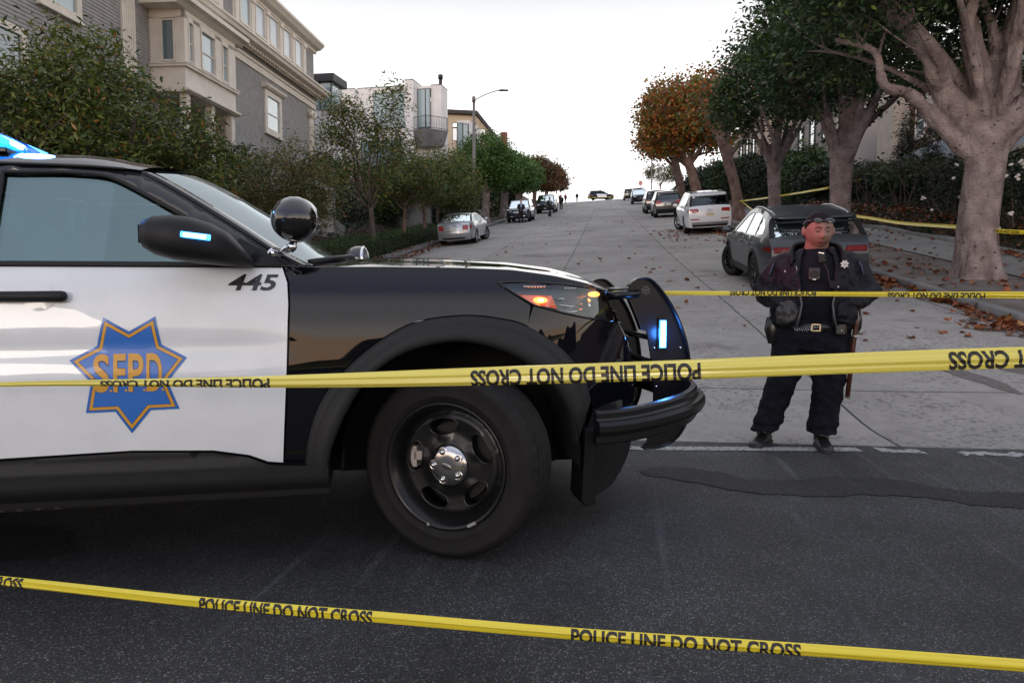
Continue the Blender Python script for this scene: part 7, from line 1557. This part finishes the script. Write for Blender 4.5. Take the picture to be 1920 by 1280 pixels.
    b.tube([(.035, -.192, 1.275), (.06, -.20, 1.22), (.075, -.205, 1.12), (.07, -.20, 1.05)], .006, 6); b.build('radio_cord', None, root)
    b = MB(); b.use(mat('camera body', (.016, .016, .017), .45)); b.box((-.022, -.205, 1.198), (.074, .026, .084)); o = b.build('body_camera', None, root, bevel=.010); b = MB(); b.use(PLASTG); b.lathe([(.024, -.221), (.026, -.224), (.022, -.2245), (.001, -.2215)], (-.022, 0, 1.20), 'y', 22); b.use(SILV); b.box((-.022, -.2195, 1.163), (.022, .002, .004)); b.build('camera_lens', None, o)
    b = MB(); b.use(SILV); cx, cz = .163, 1.263; star = [(cx+(.030 if k % 2 == 0 else .018)*math.cos(-math.pi/2+math.pi*k/7), cz+(.030 if k % 2 == 0 else .018)*math.sin(-math.pi/2+math.pi*k/7)) for k in range(14)]; b.prism(star, -.196, -.190, lambda x, z, y: (x, y+ .25*(x-cx), z)); o = b.build('badge', None, root)
    b = MB(); b.use(BELT); b.box((cx, -.1975, cz+.003), (.024, .001, .003)); b.box((cx, -.1975, cz-.006), (.018, .001, .003)); b.build('badge_lettering', None, o)
    for sx in (-1, 1):
        b = MB(); b.use(mat('shoulder patch', (.22, .24, .42), .7)); b.prism([(0, .045), (.018, .02), (.016, -.02), (0, -.045), (-.014, -.02), (-.016, .02)], -.006, .002, lambda x, z, y, sx=sx: (sx*(.282+x*.35-z*.35), -.055+y+x*-.9, 1.245+z)); b.use(mat('patch border', (.55, .40, .08), .6)); b.prism([(-.012, -.035), (0, -.048), (.012, -.035), (0, -.040)], -.008, .0, lambda x, z, y, sx=sx: (sx*(.284+x*.35-z*.35), -.058+y+x*-.9, 1.245+z)); b.build('shoulder_patch', None, root)
    b = MB(); b.use(BELT); rs = [[(rx*math.cos(a), ry*math.sin(a), z) for a in [2*math.pi*k/40 for k in range(40)]] for rx, ry, z in ((.228, .178, .818), (.238, .188, .82), (.238, .188, .866), (.228, .178, .868))]; b.rings(rs, True, False); belt = b.build('belt', None, root)
    b = MB(); b.use(mat('brass buckle', (.45, .38, .25), .25, metal=1))
    for a, c in (((-.03, .818), (.03, .826)), ((-.03, .86), (.03, .868)), ((-.03, .818), (-.022, .868)), ((.022, .818), (.03, .868))): b.box2((a[0], -.197, a[1]), (c[0], -.190, c[1]))
    b.build('buckle', None, belt)
    b = MB(); b.use(BELT); b.box((.155, -.165, .835), (.075, .04, .085)); b.build('belt_pouch', None, belt, bevel=.012); b = MB(); b.use(SILV); b.ell((.158, -.188, .825), (.006, .004, .006), nu=8, nv=6); b.build('snap', None, belt)
    b = MB(); b.use(SILV); rg = np.random.default_rng(2)
    for k in range(9): x = -.14+.014*k; b.tube([(x, -.192, .845+.01*rg.random()), (x+.01, -.205, .825), (x+.02, -.197, .808+.02*rg.random())], .0018, 5)
    b.build('key_ring', None, belt)
    b = MB(); b.use(BELT); b.tube([(-.262, -.02, .90), (-.268, -.03, .82), (-.262, -.03, .72)], [.030, .036, .022], 10, flat=1.6); b.box((-.275, -.035, .93), (.03, .05, .09), Matrix.Rotation(R(14), 3, 'X')); b.box((-.27, -.04, .975), (.022, .06, .02)); b.use(SILV); b.box((-.285, -.06, .93), (.004, .004, .05)); b.build('holster', None, belt, bevel=.004)
    b = MB(); b.use(BELT); b.tube([(.272, -.05, .97), (.282, -.05, .90), (.276, -.05, .84), (.262, -.05, .80)], [.014, .02, .022, .016], 10); b.build('baton_frog', None, belt)
    b = MB(); b.use(mat('dark wood', (.075, .022, .012), .3, coat=.6)); b.tube([(.262, -.095, 1.02), (.258, -.09, .86), (.245, -.08, .70), (.222, -.08, .375)], [.014, .016, .0165, .0165], 14); b.ell((.222, -.08, .375), (.017, .017, .012)); b.use(SILV); b.tube([(.256, -.0895, .79), (.255, -.089, .778)], .020, 14); b.build('baton', None, root)
    b = MB(); b.use(SILV); b.tube([(-.138, -.195, 1.255), (-.130, -.203, 1.235), (-.136, -.205, 1.205)], .0018, 5); b.build('pen_clip', None, root); b = MB(); b.use(SILV); b.tube([(-.205, -.165, 1.225), (-.20, -.172, 1.21)], .004, 6); b.build('pen_clip', None, root)
    return root
officer()
SUITS = {}
def person(label, s, v, col, face_yaw=0, pose='stand', tie=None, shirt=(.7, .72, .75), group=None, dz=0, h=1.78, skin=None, xyz=None):
    loc = xyz or gpt(s, v, dz); root = thing('person', label, 'person', loc, R(face_yaw), group); k = h/1.78; sk = skin or SKIN2
    cloth = mat('cloth %d %d %d' % tuple(int(c*1000) for c in col), col, .8)
    if pose == 'walk': legs = (((-.08, 0, .90), (-.06, -.16, .50), (-.05, -.20, .08)), ((.08, 0, .90), (.10, .06, .48), (.12, .30, .14)))
    else: legs = (((-.09, 0, .90), (-.11, 0, .48), (-.12, 0, .06)), ((.09, 0, .90), (.11, 0, .48), (.12, 0, .06)))
    if pose == 'front': arms = (((-.20, 0, 1.42), (-.26, .02, 1.14), (-.06, -.18, 1.0)), ((.20, 0, 1.42), (.26, .02, 1.14), (.07, -.18, 1.0)))
    elif pose == 'walk': arms = (((-.20, 0, 1.42), (-.25, .06, 1.14), (-.24, -.08, .90)), ((.20, 0, 1.42), (.26, .10, 1.16), (.26, .14, .92)))
    else: arms = (((-.20, 0, 1.42), (-.26, .03, 1.14), (-.24, -.05, .88)), ((.20, 0, 1.42), (.26, .03, 1.14), (.24, -.05, .88)))
    b = MB(); b.ell((0, -.02, 1.66), (.085, .10, .125)); b.ell((0, -.12, 1.645), (.014, .02, .02)); b.tube([(0, .01, 1.42), (0, 0, 1.58)], [.065, .055], 10); seg(b, [(0, 0, .88), (0, 0, 1.1), (0, 0, 1.4)], [.15, .14, .17], [.10, .10, .10])
    for L_ in legs: b.tube(L_, [.07, .05, .04], 8)
    for A in arms: b.tube(A, [.045, .035, .028], 8); b.tube([A[2], Vector(A[2])+Vector((0, -.03, -.07))], [.03, .02], 8)
    fuse('body', b, sk, root, .016, 1)
    t = MB(); seg(t, [(0, 0, .98), (0, 0, .86), (0, 0, .78)], [.165, .185, .17], [.12, .13, .12])
    for L_ in legs: t.tube([L_[0], L_[1], Vector(L_[2])], [.10, .078, .075], 10)
    fuse('trousers', t, cloth, root, .018, 1)
    j = MB(); seg(j, [(0, 0, .80), (0, 0, 1.0), (0, 0, 1.2), (0, 0, 1.40), (0, 0, 1.50)], [.20, .19, .21, .215, .09], [.14, .135, .14, .13, .08])
    for A in arms: j.tube([A[0], A[1], A[2]], [.075, .060, .050], 10)
    fuse('jacket', j, cloth, root, .018, 1)
    q = MB(); q.use(mat('shirt %d' % int(shirt[0]*100), shirt, .8)); q.add([(-.07, -.135, 1.46), (.07, -.135, 1.46), (.05, -.155, 1.25), (.012, -.155, 1.08), (-.012, -.155, 1.08), (-.05, -.155, 1.25)], [(0, 1, 2, 3, 4, 5)]); q.build('shirt', None, root).modifiers.new('s', 'SOLIDIFY').thickness = .02
    if tie: q = MB(); q.use(mat('tie %d' % int(tie[2]*100), tie, .7)); q.box((0, -.172, 1.27), (.05, .012, .36), taper=.6); q.build('tie', None, root)
    q = MB(); q.use(HAIR); q.ell((0, .008, 1.695), (.084, .098, .10)); q.build('hair', None, root)
    for (_, _, a), n_ in zip(legs, (0, 1)): q = MB(); q.use(SHOE); q.ell((a[0], a[1]-.05, a[2]-.02), (.05, .14, .045)); q.build('shoe', None, root)
    root.scale = (k, k, k); return root
ORG = (.008, .008, .010)
person('man in dark suit with blue tie standing before the dark blue vehicle, hands together', 57.4, -6.35, ORG, 5, 'front', tie=(.05, .15, .45), group=None)
person('man in black suit walking downhill on the left roadway', 67.5, -4.9, ORG, 35, 'walk', tie=(.03, .03, .03))
person('man in dark clothes standing just uphill of the walking man', 91, -5.2, (.009, .009, .012), -20, 'stand', shirt=(.05, .05, .06))
person('person in dark suit standing at the left of the black full size vehicle', 76.5, -8.0, (.009, .010, .011), 10, 'front')
person('distant person in orange and black left of the crest cruiser', 134, -6.9, (.05, .02, .012), 30, 'stand', shirt=(.4, .12, .05))
person('distant person in yellow and black at the crest near the pole', 134.6, -7.9, (.04, .03, .012), 0, 'stand', shirt=(.4, .3, .1))
person('distant lone figure in black just left of the crest cruiser', 143, -5.2, ORG, 0, 'stand', shirt=(.05, .05, .05))

# ------------------------------------------------------------------ caution tapes
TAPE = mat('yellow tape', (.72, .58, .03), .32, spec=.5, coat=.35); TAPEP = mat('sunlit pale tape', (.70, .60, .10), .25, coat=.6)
INK = mat('tape ink', (.018, .014, .012), .45)
def tape(label, pts, width, tilt, cup, texts, m=TAPE, flip=False, half=(-1, 1), group=None, folds=3, letter=.72, tlen=.68, n=80, twist=None, off=.0012):
    """a ribbon along pts; cross profile cupped towards the viewer; texts = list of arc lengths where the wording starts"""
    P = [Vector(p) for p in spline(pts, max(4, n//(len(pts)-1)))]; L = [0]
    for a, b in zip(P[:-1], P[1:]): L.append(L[-1]+(b-a).length)
    tot = L[-1]; arr = np.array([tuple(p) for p in P]); Ls = np.array(L)
    def at(u): return Vector([float(np.interp(u, Ls, arr[:, i])) for i in range(3)])
    def frame(u):
        t = (at(min(tot, u+.02))-at(max(0, u-.02))).normalized(); view = Vector((0, -1, 0)); up = Vector((0, 0, 1)); up = (up-t*up.dot(t)).normalized(); out = t.cross(up).normalized()
        if out.y > 0: out = -out
        ti = tilt(u/tot) if callable(tilt) else tilt; up2 = up*math.cos(ti)+out*math.sin(ti); out2 = out*math.cos(ti)-up*math.sin(ti); return up2, out2
    def surf(u, q, off=0.):
        up, out = frame(u); w = (width(u/tot) if callable(width) else width)/2; a = q*cup(u/tot) if callable(cup) else q*cup; c_ = cup(u/tot) if callable(cup) else cup
        r_ = w/max(c_, .05); rip = .0016*math.sin(q*7+u*1.3)+.0008*math.sin(q*15+u*3.7+1)
        return at(u)+up*(r_*math.sin(a))+out*(r_*(math.cos(a)-math.cos(c_))+rip+off)
    root = thing('police_tape', label, 'tape', tuple(P[len(P)//2]), group=group); O = P[len(P)//2]
    b = MB(); b.use(m); b.grid(np.linspace(0, tot, n*2), np.linspace(half[0], half[1], 17), lambda u, q: surf(u, q)-O); b.build('ribbon', None, root, recalc=False)
    for k, (u0, ln, q0, q1) in enumerate(texts):
        b = MB(); b.use(INK)
        def fn(a, c, u0=u0, ln=ln, q0=q0, q1=q1):
            if flip: a, c = 1-a, 1-c
            return surf(u0+a*ln, q0+(q1-q0)*c, .0012)-O
        lo = max(0, (half[0]-q0)/(q1-q0)); hi = min(1, (half[1]-q0)/(q1-q0))
        if flip: lo, hi = 1-hi, 1-lo
        text_surface(b, 'POLICE LINE DO NOT CROSS', fn, bold=.035, cuts=12, clip=(lo+.001, hi-.001), cutu=24); b.build('lettering', None, root, recalc=False)
    return root
tape('upper near tape across the cruiser with upside down wording', [(-4.5, 1.8, .72), (-2.45, 2.33, .772), (-1.73, 2.5, .789), (-.76, 2.35, .818), (-.13, 2.25, .846), (.53, 2.12, .883), (1.16, 2.0, .922), (1.83, 1.9, .952), (2.3, 1.85, .97), (4.5, 1.5, 1.05)],
     lambda u: .020+.040*ss(.293, .52, u), lambda u: -.15, lambda u: 1.15-.55*ss(.283, .546, u), [(.4, .61, -1.25, .55), (1.8, .61, -1.25, .55), (3.23, .61, -1.25, .55), (4.49, .675, -1.15, .66), (5.81, .64, -1.0, .72), (7.2, .64, -.9, .8)], m=TAPEP, flip=True, group='police tapes', n=150)
tape('lower near tape just above the asphalt with upright wording', [(-4.5, 1.9, .10), (-2.55, 2.34, .112), (-2.1, 2.52, .122), (-1.73, 2.45, .130), (-.96, 2.25, .142), (-.40, 2.14, .146), (.18, 2.04, .143), (.77, 1.96, .139), (1.35, 1.90, .124), (1.84, 1.85, .110), (4.4, 1.5, .09)],
     .046, .0, 1.25, [(1.0, .60, -1.0, .95), (2.38, .60, -1.0, .95), (3.66, .565, -1.05, .92), (4.81, .62, -1.1, .85), (6.2, .62, -1.1, .85)], group='police tapes', n=150)
tape('tape passing in front of the officer at waist height', [(.54, 4.0, 1.083), (.79, 3.95, 1.083), (1.13, 3.85, 1.082), (1.50, 3.75, 1.081), (1.81, 3.6, 1.08), (2.13, 3.5, 1.078), (2.33, 3.4, 1.078), (3.1, 3.1, 1.07), (7.0, 2.0, 1.05)],
     lambda u: .026+.016*ss(.12, .42, u), .25, .7, [(.60, .415, -.75, 1.7), (1.335, .41, -1.6, .75), (2.15, .4, -1.2, 1.0), (3.2, .5, -1.2, 1.0), (4.5, .6, -1, 1.0)], flip=True, group='police tapes', n=120)
tape('long tape from the leaning plane tree past the cars to the thick ficus trunk', [(11.9, 39.6, 5.66), (10.8, 33, 4.3), (10.3, 27, 3.45), (9.75, 22, 3.16), (9.3, 18, 2.62), (8.75, 14.75, 2.27), (8.9, 13.3, 2.07), (9.6, 12.0, 1.98)],
     .075, .15, .35, [(1+k*1.4, .68, -.7, .7) for k in range(20)], group='police tapes', n=120)
tape('high tape strung from the plane tree to the gate pillars', [(11.7, 39.3, 5.5), (11.0, 32.4, 4.9), (10.25, 24.2, 4.27), (12.5, 29, 5.0), (18.2, 37.6, 6.55)],
     .075, .2, .4, [(1+k*1.4, .68, -.7, .7) for k in range(16)], group='police tapes', n=120)
tape('thin tape strung across the crest before the distant cruiser', [(8.0, 139, 17.12), (15, 138, 17.2), (19, 137, 17.25)], .05, 0, .3, [], group='police tapes')
def litter():
    rng = np.random.default_rng(77); pts = []
    def drop(n, s0, s1, v0, v1, h=.0, pile=0):
        for _ in range(n): s = rng.uniform(s0, s1); v = v0+(v1-v0)*rng.random(); pts.append((s, v, h+pile*rng.random()**2))
    for k in range(900):   # drift in the right gutter, in heaps
        s = 7.6+abs(rng.normal())*9; s = s+.5*math.sin(s*2.7); v = KR-.03-abs(rng.normal())*.16*(1.2+math.sin(s*1.9)); pts.append((s, v, .012+.075*rng.random()**2))
    drop(420, 26, 48, 4.6, 5.45, .012, .05); drop(170, 29, 37, 2.4, 5.4, .01); drop(50, 8, 30, 1.0, 5.3, .006); drop(90, 30, 100, -5, 5, .006); drop(60, 10, 30, -8, 1, .006)
    drop(500, 22, 50, -8.3, -7.6, .012, .05); drop(260, 20, 45, -9.0, -8.4, .13, .02); drop(380, 9, 40, 5.7, 7.5, .14, .02); drop(150, 9, 40, 7.6, 9.2, .155); drop(1500, 10, 40, 9.5, 10.6, .25, .12); drop(300, 9, 20, 8.9, 9.3, .16, .03)
    n = len(pts); cen = np.array([(*xy(s, v), gz(s, v)+(bank(s, v) if v > 9.4 else 0)+h) for s, v, h in pts]); L = rng.uniform(.07, .17, n)
    ang = rng.uniform(0, 2*math.pi, n); tilt = rng.normal(size=n)*.28; d = np.stack([np.cos(ang), np.sin(ang), np.sin(tilt)], 1); w = np.stack([-np.sin(ang), np.cos(ang), rng.normal(size=n)*.25], 1)
    P = []
    for c, dd, ww, l in zip(cen, d, w, L):   # a curled five-lobed leaf as four folded quads
        up = np.array([0, 0, 1.0]); k = rng.uniform(.1, .4)*l; lobes = [(1, 0, .1), (.55, .55, k/l), (.1, .42, k/l*.6), (-.3, .5, k/l)]
        tip = c+dd*l*.55+up*k*.4; base = c-dd*l*.45; m0 = c+up*.004
        for sgn in (1, -1):
            a = c+ww*l*.48*sgn+dd*l*.12+up*k*rng.uniform(.4, 1.2); b_ = c+ww*l*.36*sgn-dd*l*.28+up*k*rng.uniform(.2, 1)
            P.append([m0, tip, c+dd*l*.22+ww*l*.2*sgn+up*k*.3, a] if sgn > 0 else [m0, a, c+dd*l*.22+ww*l*.2*sgn+up*k*.3, tip]); P.append([m0, a, b_, base] if sgn > 0 else [m0, base, b_, a])
    lm = leafmat('fallen leaves', [(4, (.22, .065, .028)), (3, (.30, .10, .035)), (2, (.13, .045, .025)), (1, (.36, .17, .06))], .1, .6)
    tag(quads_obj('fallen_leaves', np.array(P), [lm], None), 'orange brown dead leaves lying in the gutters and on the road', 'fallen leaves', kind='stuff')
litter()
